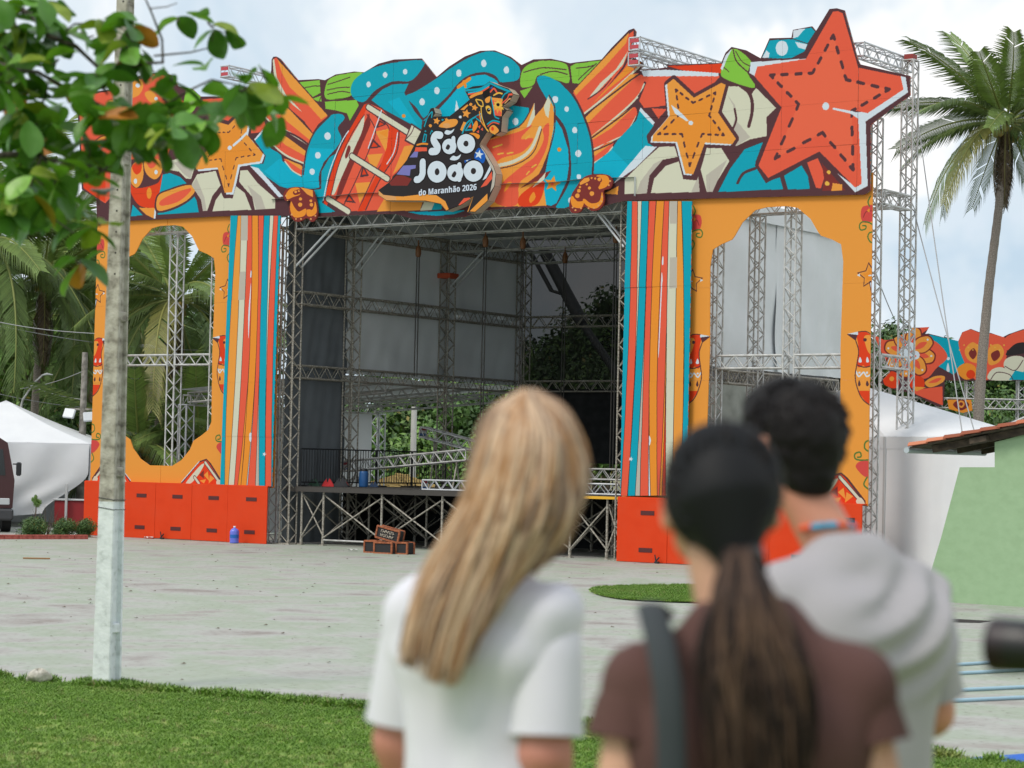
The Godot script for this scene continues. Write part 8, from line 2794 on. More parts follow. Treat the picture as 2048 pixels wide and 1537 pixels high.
const TOWER_RIGHT_PRINT := [
	[1, 19, 0, [1835,858,1838,876,1849,881,1870,880,1872,851,1860,841,1842,841]],
	[3, 13, 1.9, [1842,853,1849,866,1863,868]],
	[1, 4, 0, [1852,869,1858,874,1858,865]],
	[3, 18, 3.4, [1860,903,1854,890,1858,879]],
	[3, 18, 3, [1871,897,1870,888]],
	[3, 18, 3.4, [1871,831,1857,840,1839,842,1832,833,1836,823,1848,825,1849,832,1841,833]],
	[3, 18, 3.4, [1872,817,1859,815,1855,805,1862,793,1873,791]],
	[0, 0, 0, [1858,745,1871,726,1894,724,1879,709,1886,688,1864,696,1845,685,1846,706,1827,720,1850,725]],
	[0, 3, 0, [1858,740,1869,724,1889,723,1877,709,1882,691,1864,699,1847,689,1848,707,1832,719,1852,723]],
	[0, 4, 0, [1859,732,1867,721,1881,720,1872,710,1877,697,1863,703,1851,696,1852,709,1841,717,1855,720]],
	[3, 0, 7.6, [1864,696,1868,678,1871,661]],
	[3, 9, 3, [1864,694,1868,678]],
	[3, 9, 3, [1859,712,1868,713]],
	[0, 9, 0, [1827,714,1835,718,1836,710]],
	[0, 2, 0, [1827,574,1836,577,1854,577,1872,566,1874,500,1856,493,1834,500,1836,524,1833,551]],
	[1, 3, 0, [1849,564,1863,569,1873,560,1872,524,1859,531]],
	[0, 0, 0, [1803,572,1833,575,1827,556]],
	[0, 9, 0, [1805,573,1833,578,1833,570]],
	[1, 0, 0, [1856,558,1855,555,1852,554,1848,555,1847,558,1848,561,1852,562,1855,561]],
	[0, 3, 0, [1831,497,1874,496,1875,434,1836,438,1827,469]],
	[1, 2, 0, [1832,497,1834,520,1844,516,1849,500,1838,492]],
	[1, 2, 0, [1850,496,1853,519,1868,516,1869,498,1859,493]],
	[1, 9, 0, [1835,505,1839,517,1844,505]],
	[1, 9, 0, [1855,505,1858,517,1863,505]],
	[3, 9, 3.8, [1829,482,1837,470,1849,480,1858,470,1874,479]],
	[1, 9, 0, [1841,479,1840,477,1838,477,1836,477,1835,479,1836,481,1838,482,1840,481]],
	[1, 9, 0, [1861,479,1860,477,1858,476,1856,477,1855,479,1856,481,1858,482,1860,481]],
	[1, 0, 0, [1835,451,1838,461,1842,451,1838,446]],
	[1, 0, 0, [1856,451,1859,460,1864,451,1860,446]],
	[0, 2, 0, [1836,436,1875,436,1876,397,1857,408,1842,426]],
	[3, 0, 2.7, [1827,556,1835,531,1831,500,1827,469,1836,436,1850,413,1876,396]],
	[3, 0, 2.7, [1830,498,1852,492,1874,497]],
	[3, 0, 2.3, [1833,577,1854,578,1873,567]],
	[3, 18, 3.9, [1873,318,1858,313,1855,299,1865,291,1875,293]],
	[3, 18, 3.9, [1876,272,1852,269,1832,272,1830,284,1843,288,1846,278,1837,276]],
	[1, 19, 0, [1832,255,1847,267,1874,263,1874,227,1859,229,1845,238]],
	[3, 18, 3.9, [1863,229,1855,210,1875,196]],
	[1, 19, 0, [1393,858,1390,876,1379,881,1358,880,1356,851,1368,841,1386,841]],
	[3, 13, 1.9, [1386,853,1379,866,1365,868]],
	[1, 4, 0, [1376,869,1370,874,1370,865]],
	[3, 18, 3.4, [1368,903,1374,890,1370,879]],
	[3, 18, 3, [1357,897,1358,888]],
	[3, 18, 3.4, [1357,831,1371,840,1389,842,1396,833,1392,823,1380,825,1379,832,1387,833]],
	[3, 18, 3.4, [1356,817,1369,815,1373,805,1366,793,1355,791]],
	[0, 0, 0, [1370,745,1357,726,1334,724,1349,709,1342,688,1364,696,1383,685,1382,706,1401,720,1378,725]],
	[0, 3, 0, [1370,740,1359,724,1339,723,1351,709,1346,691,1364,699,1381,689,1380,707,1396,719,1376,723]],
	[0, 4, 0, [1369,732,1361,721,1347,720,1356,710,1351,697,1365,703,1377,696,1376,709,1387,717,1373,720]],
	[3, 0, 7.6, [1364,696,1360,678,1357,661]],
	[3, 9, 3, [1364,694,1360,678]],
	[3, 9, 3, [1369,712,1360,713]],
	[0, 9, 0, [1401,714,1393,718,1392,710]],
	[0, 2, 0, [1401,574,1392,577,1374,577,1356,566,1354,500,1372,493,1394,500,1392,524,1395,551]],
	[1, 3, 0, [1379,564,1365,569,1355,560,1356,524,1369,531]],
	[0, 0, 0, [1425,572,1395,575,1401,556]],
	[0, 9, 0, [1423,573,1395,578,1395,570]],
	[1, 0, 0, [1372,558,1373,555,1376,554,1380,555,1381,558,1380,561,1376,562,1373,561]],
	[0, 3, 0, [1397,497,1354,496,1353,434,1392,438,1401,469]],
	[1, 2, 0, [1396,497,1394,520,1384,516,1379,500,1390,492]],
	[1, 2, 0, [1378,496,1375,519,1360,516,1359,498,1369,493]],
	[1, 9, 0, [1393,505,1389,517,1384,505]],
	[1, 9, 0, [1373,505,1370,517,1365,505]],
	[3, 9, 3.8, [1399,482,1391,470,1379,480,1370,470,1354,479]],
	[1, 9, 0, [1387,479,1388,477,1390,477,1392,477,1393,479,1392,481,1390,482,1388,481]],
	[1, 9, 0, [1367,479,1368,477,1370,476,1372,477,1373,479,1372,481,1370,482,1368,481]],
	[1, 0, 0, [1393,451,1390,461,1386,451,1390,446]],
	[1, 0, 0, [1372,451,1369,460,1364,451,1368,446]],
	[0, 2, 0, [1392,436,1353,436,1352,397,1371,408,1386,426]],
	[3, 0, 2.7, [1401,556,1393,531,1397,500,1401,469,1392,436,1378,413,1352,396]],
	[3, 0, 2.7, [1398,498,1376,492,1354,497]],
	[3, 0, 2.3, [1395,577,1374,578,1355,567]],
	[3, 18, 3.9, [1355,318,1370,313,1373,299,1363,291,1353,293]],
	[3, 18, 3.9, [1352,272,1376,269,1396,272,1398,284,1385,288,1382,278,1391,276]],
	[1, 19, 0, [1396,255,1381,267,1354,263,1354,227,1369,229,1383,238]],
	[3, 18, 3.9, [1365,229,1373,210,1353,196]],
	[0, 0, 0, [1535,163,1462,231,1434,239,1416,226,1368,172,1368,161,1534,158]],
	[0, 2, 0, [1527,165,1462,227,1435,235,1423,226,1375,172,1373,164,1525,160]],
	[1, 8, 0, [1513,166,1462,215,1442,223,1461,194,1492,166]],
	[0, 3, 0, [1442,191,1427,202,1421,174]],
	[0, 3, 0, [1419,192,1401,182,1423,166]],
	[0, 3, 0, [1458,175,1433,179,1441,166]],
	[0, 13, 0, [1461,191,1443,205,1442,181]],
	[2, 0, 11.1, [1438,228,1384,175]],
	[2, 0, 11.1, [1479,184,1460,165]],
	[2, 8, 7.2, [1438,228,1384,175]],
	[2, 8, 7.2, [1479,184,1460,165]],
	[1, 8, 0, [1393,173,1380,179,1370,164,1388,162]],
	[2, 9, 2.6, [1530,169,1462,230]],
	[0, 0, 0, [1693,163,1766,231,1794,239,1812,226,1860,172,1860,161,1694,158]],
	[0, 2, 0, [1701,165,1766,227,1793,235,1805,226,1853,172,1855,164,1703,160]],
	[1, 8, 0, [1715,166,1766,215,1786,223,1767,194,1736,166]],
	[0, 3, 0, [1786,191,1801,202,1807,174]],
	[0, 3, 0, [1809,192,1827,182,1805,166]],
	[0, 3, 0, [1770,175,1795,179,1787,166]],
	[0, 13, 0, [1767,191,1785,205,1786,181]],
	[2, 0, 11.1, [1790,228,1844,175]],
	[2, 0, 11.1, [1749,184,1768,165]],
	[2, 8, 7.2, [1790,228,1844,175]],
	[2, 8, 7.2, [1749,184,1768,165]],
	[1, 8, 0, [1835,173,1848,179,1858,164,1840,162]],
	[2, 9, 2.6, [1698,169,1766,230]],
]
const CURTAIN_LEFT_PRINT := [
	[4, 5, 1.6, [-179,946,-181,847,-182,749,-184,651,-186,552,-187,454,-189,355,-190,257,-191,159,-171,159,-173,257,-173,355,-172,454,-170,552,-166,650,-162,748,-156,846,-148,944]],
	[4, 3, 1.6, [-148,944,-156,846,-162,748,-166,650,-170,552,-172,454,-173,355,-173,257,-171,159,-157,160,-151,258,-146,356,-142,454,-139,552,-136,650,-135,748,-135,846,-135,944]],
	[4, 8, 1.6, [-135,944,-135,846,-135,748,-136,650,-139,552,-142,454,-146,356,-151,258,-157,160,-135,160,-129,258,-124,356,-120,453,-117,551,-114,649,-112,747,-110,845,-109,943]],
	[4, 1, 1.6, [-109,943,-110,845,-112,747,-114,649,-117,551,-120,453,-124,356,-129,258,-135,160,-122,160,-109,258,-100,356,-93,453,-88,551,-85,649,-86,746,-88,844,-93,942]],
	[4, 4, 1.6, [-94,942,-89,844,-86,746,-86,649,-89,551,-93,453,-101,356,-110,258,-122,160,-109,161,-102,258,-96,356,-92,454,-89,551,-88,649,-88,747,-90,844,-93,942]],
	[4, 4, 1.6, [-93,942,-90,844,-88,747,-88,649,-89,551,-92,454,-96,356,-101,258,-109,161,-88,161,-79,259,-72,356,-67,453,-63,551,-62,648,-63,746,-65,843,-70,941]],
	[4, 9, 1.6, [-70,941,-66,843,-63,746,-63,648,-64,551,-67,453,-72,356,-79,259,-88,161,-84,161,-76,259,-70,356,-66,454,-64,551,-63,648,-63,746,-66,843,-69,941]],
	[4, 1, 1.6, [-69,941,-66,843,-63,746,-63,648,-64,551,-66,454,-70,356,-76,259,-84,161,-54,162,-53,259,-52,356,-51,454,-50,551,-49,648,-48,745,-48,843,-47,940]],
	[4, 10, 1.6, [-48,940,-48,843,-49,745,-50,648,-50,551,-51,454,-52,356,-53,259,-54,162,-40,162,-44,259,-48,357,-50,454,-51,551,-52,648,-51,745,-50,843,-47,940]],
	[4, 5, 1.6, [-47,940,-50,843,-51,745,-52,648,-51,551,-50,454,-48,357,-44,259,-40,162,-17,163,-20,260,-23,357,-25,454,-26,551,-27,648,-27,745,-27,842,-25,939]],
	[4, 8, 1.6, [-25,939,-27,842,-27,745,-27,648,-26,551,-25,454,-23,357,-21,260,-18,163,-17,163,-20,260,-22,357,-23,454,-23,550,-22,647,-20,744,-16,841,-11,938]],
	[4, 1, 1.6, [-11,938,-16,841,-19,744,-22,647,-23,550,-23,454,-22,357,-20,260,-17,163,7,163,3,260,1,357,0,454,-1,550,0,647,1,744,3,841,6,937]],
	[4, 5, 1.6, [6,937,3,841,1,744,0,647,-1,550,0,454,1,357,3,260,6,163,9,163,9,260,10,357,10,453,11,550,12,647,13,743,15,840,17,937]],
	[0, 10, 0, [-135,944,-109,943,-108,871,-135,872]],
	[0, 10, 0, [-135,781,-113,781,-114,700,-139,699]],
	[1, 9, 0, [-95,766,-93,783,-90,779,-91,764]],
	[1, 9, 0, [-82,296,-81,314,-74,314,-75,291]],
	[0, 9, 0, [-21,262,-21,257,-15,256,-21,254,-21,249,-25,253,-31,251,-27,255,-31,259,-25,258]],
	[1, 9, 0, [-98,655,-93,736,-91,739,-92,661,-95,587]],
]
const CURTAIN_RIGHT_PRINT := [
	[4, 5, 1.6, [1181,922,1180,828,1179,733,1178,639,1177,544,1177,450,1176,356,1175,261,1174,167,1180,167,1184,261,1188,355,1191,450,1194,544,1196,638,1197,733,1198,827,1197,921]],
	[4, 1, 1.6, [1197,921,1198,827,1197,733,1196,638,1194,544,1191,450,1188,355,1184,261,1180,167,1201,167,1206,262,1210,356,1214,450,1216,544,1217,638,1217,732,1216,826,1214,920]],
	[4, 8, 1.6, [1214,920,1216,826,1217,732,1217,638,1216,544,1214,450,1210,356,1206,262,1200,167,1201,167,1206,261,1211,356,1215,450,1218,544,1221,638,1223,732,1225,826,1226,920]],
	[4, 5, 1.6, [1226,920,1225,826,1223,732,1221,638,1218,544,1215,450,1211,356,1206,261,1201,167,1223,168,1228,262,1232,356,1236,450,1240,543,1243,637,1245,731,1246,825,1248,919]],
	[4, 10, 1.6, [1247,919,1246,825,1244,731,1242,637,1240,543,1236,450,1232,356,1228,262,1223,168,1238,168,1238,262,1240,356,1241,450,1242,544,1243,637,1245,731,1246,825,1248,919]],
	[4, 1, 1.6, [1248,919,1246,825,1245,731,1243,637,1242,544,1241,450,1240,356,1238,262,1238,168,1263,169,1261,263,1260,356,1259,450,1260,543,1261,637,1263,731,1266,824,1269,918]],
	[4, 9, 1.6, [1269,918,1265,824,1262,731,1260,637,1259,543,1259,450,1260,356,1261,263,1263,169,1269,169,1264,263,1261,356,1259,450,1259,543,1260,637,1262,731,1265,824,1270,918]],
	[4, 4, 1.6, [1270,918,1265,824,1262,731,1260,637,1259,543,1259,450,1261,356,1264,263,1269,169,1289,170,1286,263,1284,356,1282,450,1282,543,1284,636,1286,730,1289,823,1293,917]],
	[4, 1, 1.6, [1293,917,1289,823,1286,730,1284,636,1282,543,1282,450,1284,356,1286,263,1289,170,1295,170,1299,263,1302,356,1305,450,1307,543,1308,636,1309,729,1309,823,1308,916]],
	[4, 4, 1.6, [1308,916,1308,823,1308,729,1308,636,1306,543,1305,450,1302,356,1299,263,1295,170,1303,170,1306,263,1307,356,1309,450,1309,543,1310,636,1310,729,1309,823,1308,916]],
	[4, 2, 1.6, [1308,916,1309,823,1309,729,1309,636,1309,543,1308,450,1307,356,1305,263,1303,170,1315,170,1312,263,1310,357,1309,450,1308,543,1307,636,1307,729,1307,823,1308,916]],
	[4, 8, 1.6, [1308,916,1307,823,1307,729,1307,636,1308,543,1309,450,1310,357,1312,263,1315,170,1333,171,1333,264,1333,357,1333,450,1333,543,1333,636,1333,729,1332,822,1332,915]],
	[4, 3, 1.6, [1332,915,1332,822,1333,729,1333,636,1333,543,1333,450,1333,357,1333,264,1333,171,1357,171,1359,264,1360,357,1360,450,1359,543,1357,636,1354,728,1349,821,1344,914]],
	[4, 5, 1.6, [1344,914,1350,821,1354,728,1357,636,1360,543,1361,450,1360,357,1359,264,1357,171,1375,172,1375,264,1376,357,1376,450,1376,542,1376,635,1376,727,1376,820,1375,913]],
	[0, 10, 0, [1309,916,1331,915,1332,858,1311,859]],
	[0, 10, 0, [1313,773,1334,773,1335,695,1313,694]],
	[1, 9, 0, [1290,757,1291,774,1294,775,1294,756]],
	[1, 9, 0, [1288,696,1290,736,1293,716,1291,689,1286,533,1284,544]],
	[1, 9, 0, [1262,299,1262,321,1267,311,1265,299]],
	[0, 9, 0, [1210,268,1211,263,1216,262,1211,260,1211,256,1207,259,1202,258,1205,262,1202,265,1207,264]],
]
const CURTAIN_LEFT_EDGE := [-176,946,-185,454,-189,159,15,937,9,453,8,163]
const CURTAIN_RIGHT_EDGE := [1183,922,1178,438,1179,167,1374,913,1375,438,1373,172]
const FAR_OUTLINE := [1522,614,1563,657,1494,810,1536,790,1573,795,1594,808,1644,826,1652,844,1685,845,1722,848,1706,819,1719,821,1844,792,1860,830,1894,844,1927,832,1977,829,2028,813,2052,826,2111,848,2144,836,2194,854,2236,830,2278,823,2280,639,1897,629,1790,628,1786,528,1765,519,1647,575,1589,582,1539,605]
const FAR_PRINT := [
	[0, 0, 0, [1392,912,2310,932,2316,431,1400,411]],
	[0, 5, 0, [1720,817,1882,785,1871,705,1826,652,1754,690,1795,733]],
	[1, 9, 0, [1809,719,1807,714,1802,712,1797,714,1795,719,1797,723,1802,725,1807,724]],
	[1, 9, 0, [1796,670,1802,702,1809,666]],
	[1, 1, 0, [1844,788,1860,829,1894,841,1927,830,1977,826,2036,809,2038,700,1980,641,1913,635,1862,722]],
	[1, 3, 0, [1870,755,1903,789,1937,757,1929,706,1887,714]],
	[1, 3, 0, [1970,766,2011,783,2033,750,2012,708,1971,699]],
	[1, 13, 0, [1887,743,1907,764,1920,740,1904,718]],
	[1, 13, 0, [1979,741,2008,758,2016,733,1992,712]],
	[1, 4, 0, [1838,671,1871,701,1913,689,1917,648,1872,634]],
	[1, 2, 0, [1915,656,1910,643,1897,637,1884,642,1878,655,1883,668,1896,674,1909,669]],
	[1, 1, 0, [2036,809,2111,844,2194,850,2278,818,2279,764,2145,770,2045,759]],
	[1, 11, 0, [2041,738,2078,785,2128,790,2129,753]],
	[1, 8, 0, [2037,717,2070,735,2112,731,2129,694,2097,652,2038,684]],
	[1, 8, 0, [1972,636,1980,674,2021,688,2063,668,2076,636]],
	[0, 5, 0, [2055,636,2080,676,2113,669,2162,720,2279,739,2280,641]],
	[1, 8, 0, [2113,702,2108,690,2096,685,2084,690,2079,701,2084,713,2096,718,2108,714]],
	[3, 0, 3.4, [1980,637,2005,666,2055,659,2072,636]],
	[3, 0, 3.4, [2038,692,2080,676,2112,719]],
	[1, 15, 0, [1852,756,1851,753,1849,752,1847,753,1846,756,1847,758,1849,759,1851,758]],
	[1, 15, 0, [1870,776,1869,774,1867,773,1865,774,1864,776,1865,778,1867,779,1869,779]],
	[1, 15, 0, [1889,767,1888,764,1886,763,1883,764,1882,766,1883,769,1886,770,1888,769]],
	[1, 15, 0, [1907,757,1906,755,1904,754,1902,754,1901,757,1902,759,1904,760,1906,759]],
	[1, 15, 0, [1925,777,1925,775,1922,774,1920,775,1919,777,1920,780,1922,781,1924,780]],
	[1, 15, 0, [1944,768,1943,765,1941,764,1938,765,1937,768,1938,770,1941,771,1943,770]],
	[1, 15, 0, [1962,758,1962,756,1959,755,1957,756,1956,758,1957,760,1959,761,1961,760]],
	[1, 15, 0, [1981,779,1980,776,1977,775,1975,776,1974,778,1975,781,1977,782,1980,781]],
	[1, 15, 0, [1999,769,1998,767,1996,766,1993,766,1992,769,1993,771,1996,772,1998,771]],
	[1, 15, 0, [2018,759,2017,757,2014,756,2012,757,2011,759,2012,762,2014,763,2017,762]],
	[1, 15, 0, [2036,780,2035,777,2032,776,2030,777,2029,780,2030,782,2032,783,2035,782]],
	[1, 1, 0, [1498,807,1552,790,1644,826,1652,843,1723,846,1686,810,1753,786,1799,727,1754,678,1713,635,1646,642,1545,707,1511,756]],
	[1, 13, 0, [1653,740,1684,697,1733,695,1750,717,1745,744,1700,765]],
	[1, 3, 0, [1656,739,1685,701,1729,701,1744,719,1739,741,1699,760]],
	[1, 1, 0, [1668,736,1693,718,1723,724,1699,741]],
	[1, 9, 0, [1737,728,1735,725,1732,724,1729,725,1728,728,1729,731,1732,732,1735,731]],
	[1, 13, 0, [1648,734,1640,681,1673,645,1701,649,1716,672,1699,718]],
	[1, 3, 0, [1650,731,1644,684,1674,652,1697,654,1710,674,1695,715]],
	[1, 1, 0, [1656,721,1662,690,1686,673,1681,702]],
	[1, 9, 0, [1700,669,1699,666,1696,665,1693,666,1692,669,1693,672,1696,673,1699,672]],
	[1, 13, 0, [1641,732,1597,701,1596,652,1618,635,1645,640,1666,685]],
	[1, 3, 0, [1640,729,1602,700,1601,656,1619,641,1642,646,1661,686]],
	[1, 1, 0, [1637,718,1619,692,1624,662,1642,687]],
	[1, 9, 0, [1633,653,1632,650,1629,649,1626,650,1625,653,1626,656,1629,657,1632,656]],
	[1, 13, 0, [1635,737,1582,745,1546,711,1549,684,1572,669,1619,686]],
	[1, 3, 0, [1632,735,1585,741,1553,710,1555,687,1574,675,1616,690]],
	[1, 1, 0, [1622,729,1591,723,1574,699,1603,703]],
	[1, 9, 0, [1574,689,1573,686,1570,685,1567,686,1566,689,1567,692,1570,693,1573,692]],
	[1, 13, 0, [1633,744,1603,788,1553,789,1536,767,1542,740,1586,719]],
	[1, 3, 0, [1630,745,1601,783,1557,784,1543,766,1547,743,1588,724]],
	[1, 1, 0, [1619,748,1593,766,1564,761,1588,743]],
	[1, 9, 0, [1558,756,1557,753,1554,752,1551,753,1550,756,1551,759,1554,760,1557,759]],
	[1, 13, 0, [1638,751,1647,803,1613,839,1586,836,1570,813,1587,766]],
	[1, 3, 0, [1636,753,1643,801,1612,833,1589,830,1576,810,1591,769]],
	[1, 1, 0, [1630,763,1625,794,1600,812,1605,782]],
	[1, 9, 0, [1594,815,1593,812,1590,811,1587,812,1586,815,1587,818,1590,819,1593,818]],
	[1, 13, 0, [1645,752,1689,783,1690,832,1669,849,1642,844,1621,799]],
	[1, 3, 0, [1646,755,1684,784,1685,828,1667,843,1645,838,1626,798]],
	[1, 1, 0, [1649,766,1667,792,1662,822,1644,798]],
	[1, 9, 0, [1662,832,1661,829,1658,827,1655,828,1653,831,1655,834,1658,836,1661,834]],
	[1, 13, 0, [1652,747,1704,739,1740,773,1737,800,1714,815,1667,798]],
	[1, 3, 0, [1655,749,1702,743,1734,774,1731,797,1712,809,1670,794]],
	[1, 1, 0, [1664,755,1695,761,1713,785,1683,781]],
	[1, 9, 0, [1721,796,1719,793,1717,791,1714,792,1712,795,1713,798,1716,800,1719,798]],
	[1, 9, 0, [1638,740,1633,727,1620,722,1607,727,1601,740,1607,753,1620,758,1633,753]],
	[1, 9, 0, [1663,766,1658,753,1645,747,1632,752,1626,765,1631,778,1644,784,1657,779]],
	[1, 9, 0, [1684,730,1679,717,1666,712,1653,717,1648,730,1653,743,1666,748,1679,743]],
	[1, 9, 0, [1659,722,1654,708,1641,703,1628,708,1623,721,1628,734,1641,740,1654,734]],
	[1, 1, 0, [1649,721,1648,718,1645,717,1642,718,1641,721,1642,724,1645,725,1648,724]],
	[1, 1, 0, [1670,726,1669,723,1666,722,1663,723,1662,726,1663,729,1666,730,1669,729]],
	[1, 1, 0, [1664,741,1663,738,1660,737,1657,738,1656,741,1657,744,1660,745,1663,744]],
	[1, 2, 0, [1534,640,1571,661,1601,641,1593,595,1547,598]],
	[1, 3, 0, [1580,631,1577,623,1570,620,1563,623,1560,630,1563,637,1570,640,1577,638]],
	[1, 2, 0, [1646,642,1696,639,1705,601,1672,588,1647,600]],
	[1, 3, 0, [1707,618,1746,644,1788,645,1780,620,1730,598]],
	[1, 1, 0, [1722,617,1755,636,1776,636,1755,619]],
	[0, 1, 0, [1647,584,1780,603,1783,524,1673,567]],
	[0, 3, 0, [1655,600,1714,598,1672,580]],
]
const FAR_PIECE_OUTLINE := [1800,548,1898,550,1904,506,1865,495,1807,510]
const FAR_PIECE_PRINT := [
	[0, 4, 0, [1789,553,1914,556,1916,481,1791,478]],
	[1, 13, 0, [1823,529,1856,551,1890,530,1857,505]],
	[1, 3, 0, [1871,532,1867,521,1857,516,1846,521,1841,531,1846,542,1856,546,1867,542]],
	[1, 13, 0, [1864,532,1862,526,1857,524,1851,526,1849,531,1851,537,1856,539,1862,537]],
]
const GREENERY := [
	["tree", "%s tall dark tree from the left in the wood's back row behind the tent", "back row of the wood", [[-28.13,-115.3,12.61,3.6,0],[-27.91,-122.1,12.72,4.0,1],[-24.34,-114.17,11.46,3.6,2],[-22.34,-112.28,10.98,4.4,0],[-23.09,-124.85,12.52,3.6,1],[-19.66,-115.11,12.02,4.4,2],[-18.32,-117.04,11.58,3.6,0],[-17.6,-123.58,12.4,4.0,1],[-14.74,-115.0,11.36,3.6,2]]],
	["tree", "%s leafy tree from the left in the wood's front row behind the white tent", "front row of the wood", [[-25.09,-105.97,9.49,3.4,0],[-23.43,-105.8,9.16,3.0,3],[-21.05,-101.99,9.51,3.4,3],[-19.99,-104.76,8.59,3.4,0],[-17.94,-101.52,8.43,3.4,1],[-17.07,-105.03,8.45,3.0,3],[-15.04,-102.07,8.53,3.4,0],[-13.55,-102.68,8.27,3.4,1]]],
	["tree", "%s tree from the left seen through the open side of the stage", "trees seen through the stage", [[-6.63,-100.07,6.4,3.4,0],[-5.59,-102.92,6.66,3.4,1],[-4.31,-107.05,7.21,3.4,3],[-2.59,-103.12,7.52,3.4,0],[-1.19,-107.65,8.01,3.4,3]]],
	["tree", "%s high tree from the left on the rise behind the black mesh", "trees on the rise behind the mesh", [[0.24,-117.15,8.54,3.6,0],[1.53,-119.66,9.27,3.6,1],[2.65,-118.17,10.06,3.6,2],[3.85,-119.97,11.12,3.6,0],[4.91,-117.57,11.74,3.6,1],[5.99,-117.86,12.35,3.6,2]]],
	["tree", "%s low tree from the left on the rise behind the black mesh", "lower trees behind the mesh", [[0.82,-106.0,6.81,3.4,0],[2.42,-106.0,7.31,3.4,1],[4.03,-106.0,7.8,3.4,2],[5.45,-106.0,8.06,3.4,0]]],
	["tree", "%s tree top from the left rising behind the far flower sign", "trees behind the far sign", [[19.32,-122.38,11.04,2.6,4],[19.65,-116.65,9.69,2.6,4],[21.07,-119.7,10.03,3.3,2],[23.6,-123.98,9.13,3.3,0],[24.7,-120.15,8.83,3.3,1],[26.76,-121.18,9.05,3.3,2]]],
	["shrub", "%s dense shrub from the left at the foot of the wood behind the arch", "shrubs under the wood", [[-23.56,-94.73,3.11,2.6,3],[-22.39,-94.33,3.14,2.6,4],[-21.96,-97.18,2.98,2.6,0],[-20.4,-94.92,3.39,2.6,1],[-19.74,-96.94,3.45,2.6,3],[-18.26,-94.99,3.24,2.6,4],[-17.77,-98.2,3.61,2.6,0],[-16.17,-95.39,3.21,2.6,1],[-15.56,-98.31,3.4,2.6,3],[-14.52,-98.67,3.85,2.6,4],[-12.78,-94.13,3.6,2.6,0]]],
	["shrub", "%s shrub from the left seen through the open side of the stage", "shrubs seen through the stage", [[-6.22,-94.41,2.84,2.4,3],[-5.27,-95.43,2.48,2.4,4],[-4.29,-95.64,2.68,2.4,0],[-3.3,-95.61,2.92,2.4,3],[-2.35,-97.26,3.07,2.4,4],[-1.33,-98.35,2.63,2.4,0],[-0.3,-94.39,2.71,2.4,3]]],
	["shrub", "%s shrub from the left behind the tents under the far sign", "shrubs behind the tents", [[16.83,-108.0,3.84,2.6,3],[18.29,-108.0,3.69,2.6,4],[19.73,-108.0,4.06,2.6,0],[21.19,-108.0,4.11,2.6,3],[22.65,-108.0,3.92,2.6,4],[24.1,-108.0,4.2,2.6,0]]],
]
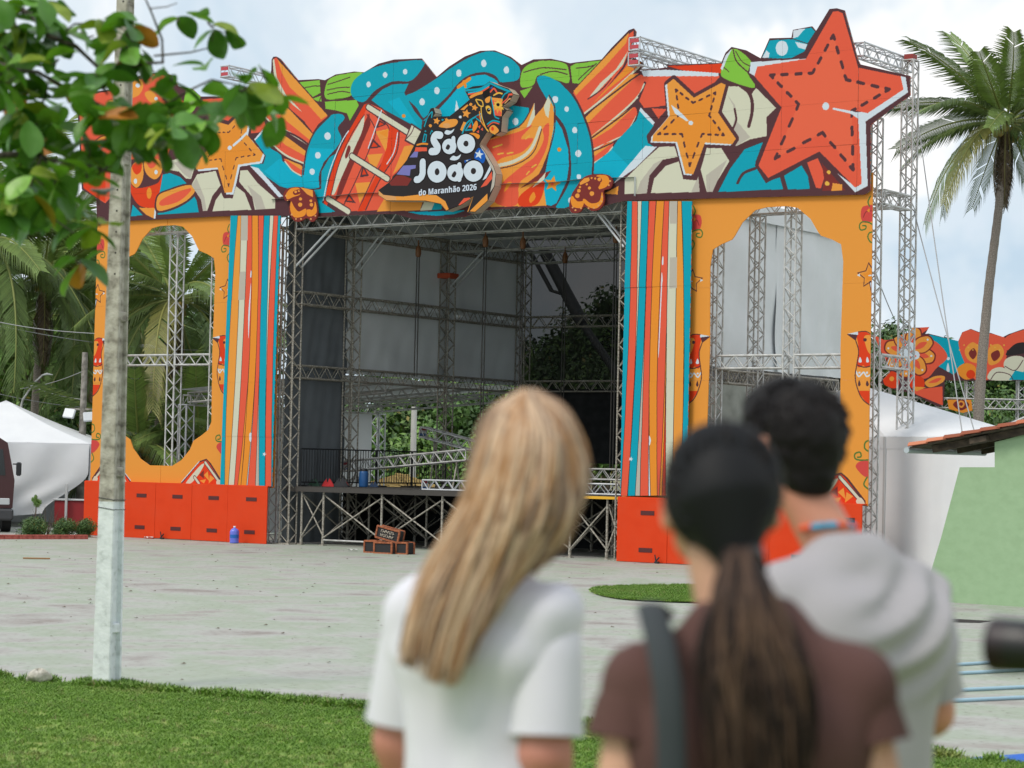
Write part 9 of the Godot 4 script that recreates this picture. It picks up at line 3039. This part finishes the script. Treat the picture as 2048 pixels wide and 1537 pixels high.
var BLOND_GUIDES := [[Vector3(0.019, 2.537, -4.300), Vector3(-0.021, 2.506, -4.250), Vector3(-0.049, 2.436, -4.210), Vector3(-0.074, 2.349, -4.200), Vector3(-0.121, 2.252, -4.190), Vector3(-0.169, 2.153, -4.170), Vector3(-0.189, 2.036, -4.160)],
	[Vector3(0.020, 2.540, -4.280), Vector3(-0.012, 2.492, -4.210), Vector3(-0.037, 2.409, -4.170), Vector3(-0.062, 2.318, -4.160), Vector3(-0.105, 2.227, -4.160), Vector3(-0.148, 2.128, -4.150), Vector3(-0.167, 2.029, -4.150)],
	[Vector3(0.024, 2.540, -4.270), Vector3(0.007, 2.473, -4.180), Vector3(-0.015, 2.391, -4.150), Vector3(-0.036, 2.301, -4.140), Vector3(-0.066, 2.211, -4.140), Vector3(-0.102, 2.102, -4.140), Vector3(-0.126, 2.003, -4.140)],
	[Vector3(0.029, 2.541, -4.270), Vector3(0.030, 2.465, -4.170), Vector3(0.018, 2.383, -4.140), Vector3(0.002, 2.293, -4.130), Vector3(-0.028, 2.202, -4.140), Vector3(-0.061, 2.103, -4.140), Vector3(-0.095, 1.999, -4.150)],
	[Vector3(0.034, 2.541, -4.270), Vector3(0.066, 2.465, -4.180), Vector3(0.068, 2.384, -4.150), Vector3(0.051, 2.303, -4.140), Vector3(0.021, 2.239, -4.150), Vector3(-0.022, 2.166, -4.150), Vector3(-0.065, 2.066, -4.160)],
	[Vector3(0.038, 2.541, -4.280), Vector3(0.088, 2.476, -4.220), Vector3(0.105, 2.394, -4.200), Vector3(0.101, 2.321, -4.180), Vector3(0.071, 2.257, -4.180), Vector3(0.026, 2.206, -4.180), Vector3(-0.013, 2.156, -4.180)],
	[Vector3(0.041, 2.540, -4.300), Vector3(0.097, 2.509, -4.270), Vector3(0.134, 2.441, -4.280), Vector3(0.139, 2.376, -4.270), Vector3(0.123, 2.311, -4.250), Vector3(0.102, 2.260, -4.240), Vector3(0.077, 2.235, -4.230)]]
var TAIL_GUIDES := [[Vector3(0.311, 2.290, -3.220), Vector3(0.292, 2.235, -3.170), Vector3(0.271, 2.140, -3.150), Vector3(0.280, 2.052, -3.150), Vector3(0.302, 1.964, -3.150)],
	[Vector3(0.317, 2.291, -3.200), Vector3(0.310, 2.223, -3.140), Vector3(0.308, 2.137, -3.120), Vector3(0.318, 2.056, -3.120), Vector3(0.326, 1.956, -3.120)],
	[Vector3(0.326, 2.291, -3.200), Vector3(0.336, 2.224, -3.140), Vector3(0.357, 2.138, -3.120), Vector3(0.372, 2.057, -3.120), Vector3(0.381, 1.955, -3.130)],
	[Vector3(0.336, 2.290, -3.220), Vector3(0.361, 2.229, -3.170), Vector3(0.398, 2.150, -3.150), Vector3(0.416, 2.069, -3.150), Vector3(0.409, 1.965, -3.160)]]
var STRAP := [Vector3(0.225, 2.187, -3.330), Vector3(0.207, 2.203, -3.280), Vector3(0.202, 2.204, -3.240), Vector3(0.204, 2.193, -3.200), Vector3(0.212, 2.158, -3.165), Vector3(0.221, 2.106, -3.145), Vector3(0.226, 2.045, -3.140), Vector3(0.229, 1.978, -3.140), Vector3(0.235, 1.924, -3.140), Vector3(0.249, 1.862, -3.150)]
const LENS_AT := Vector3(0.686, 2.167, -3.250)
const LENS_DIR := Vector3(-0.821, 0.030, -0.571)
const NEAR_CORNER := Vector3(-2.390, 4.485, -10.500)
const NEAR_X := Vector3(0.002297, 0.000050, 0)
const NEAR_Y := Vector3(0.000067, -0.002294, 0)
const TEXT_U := 6.24
const TEXT_V := 9.77
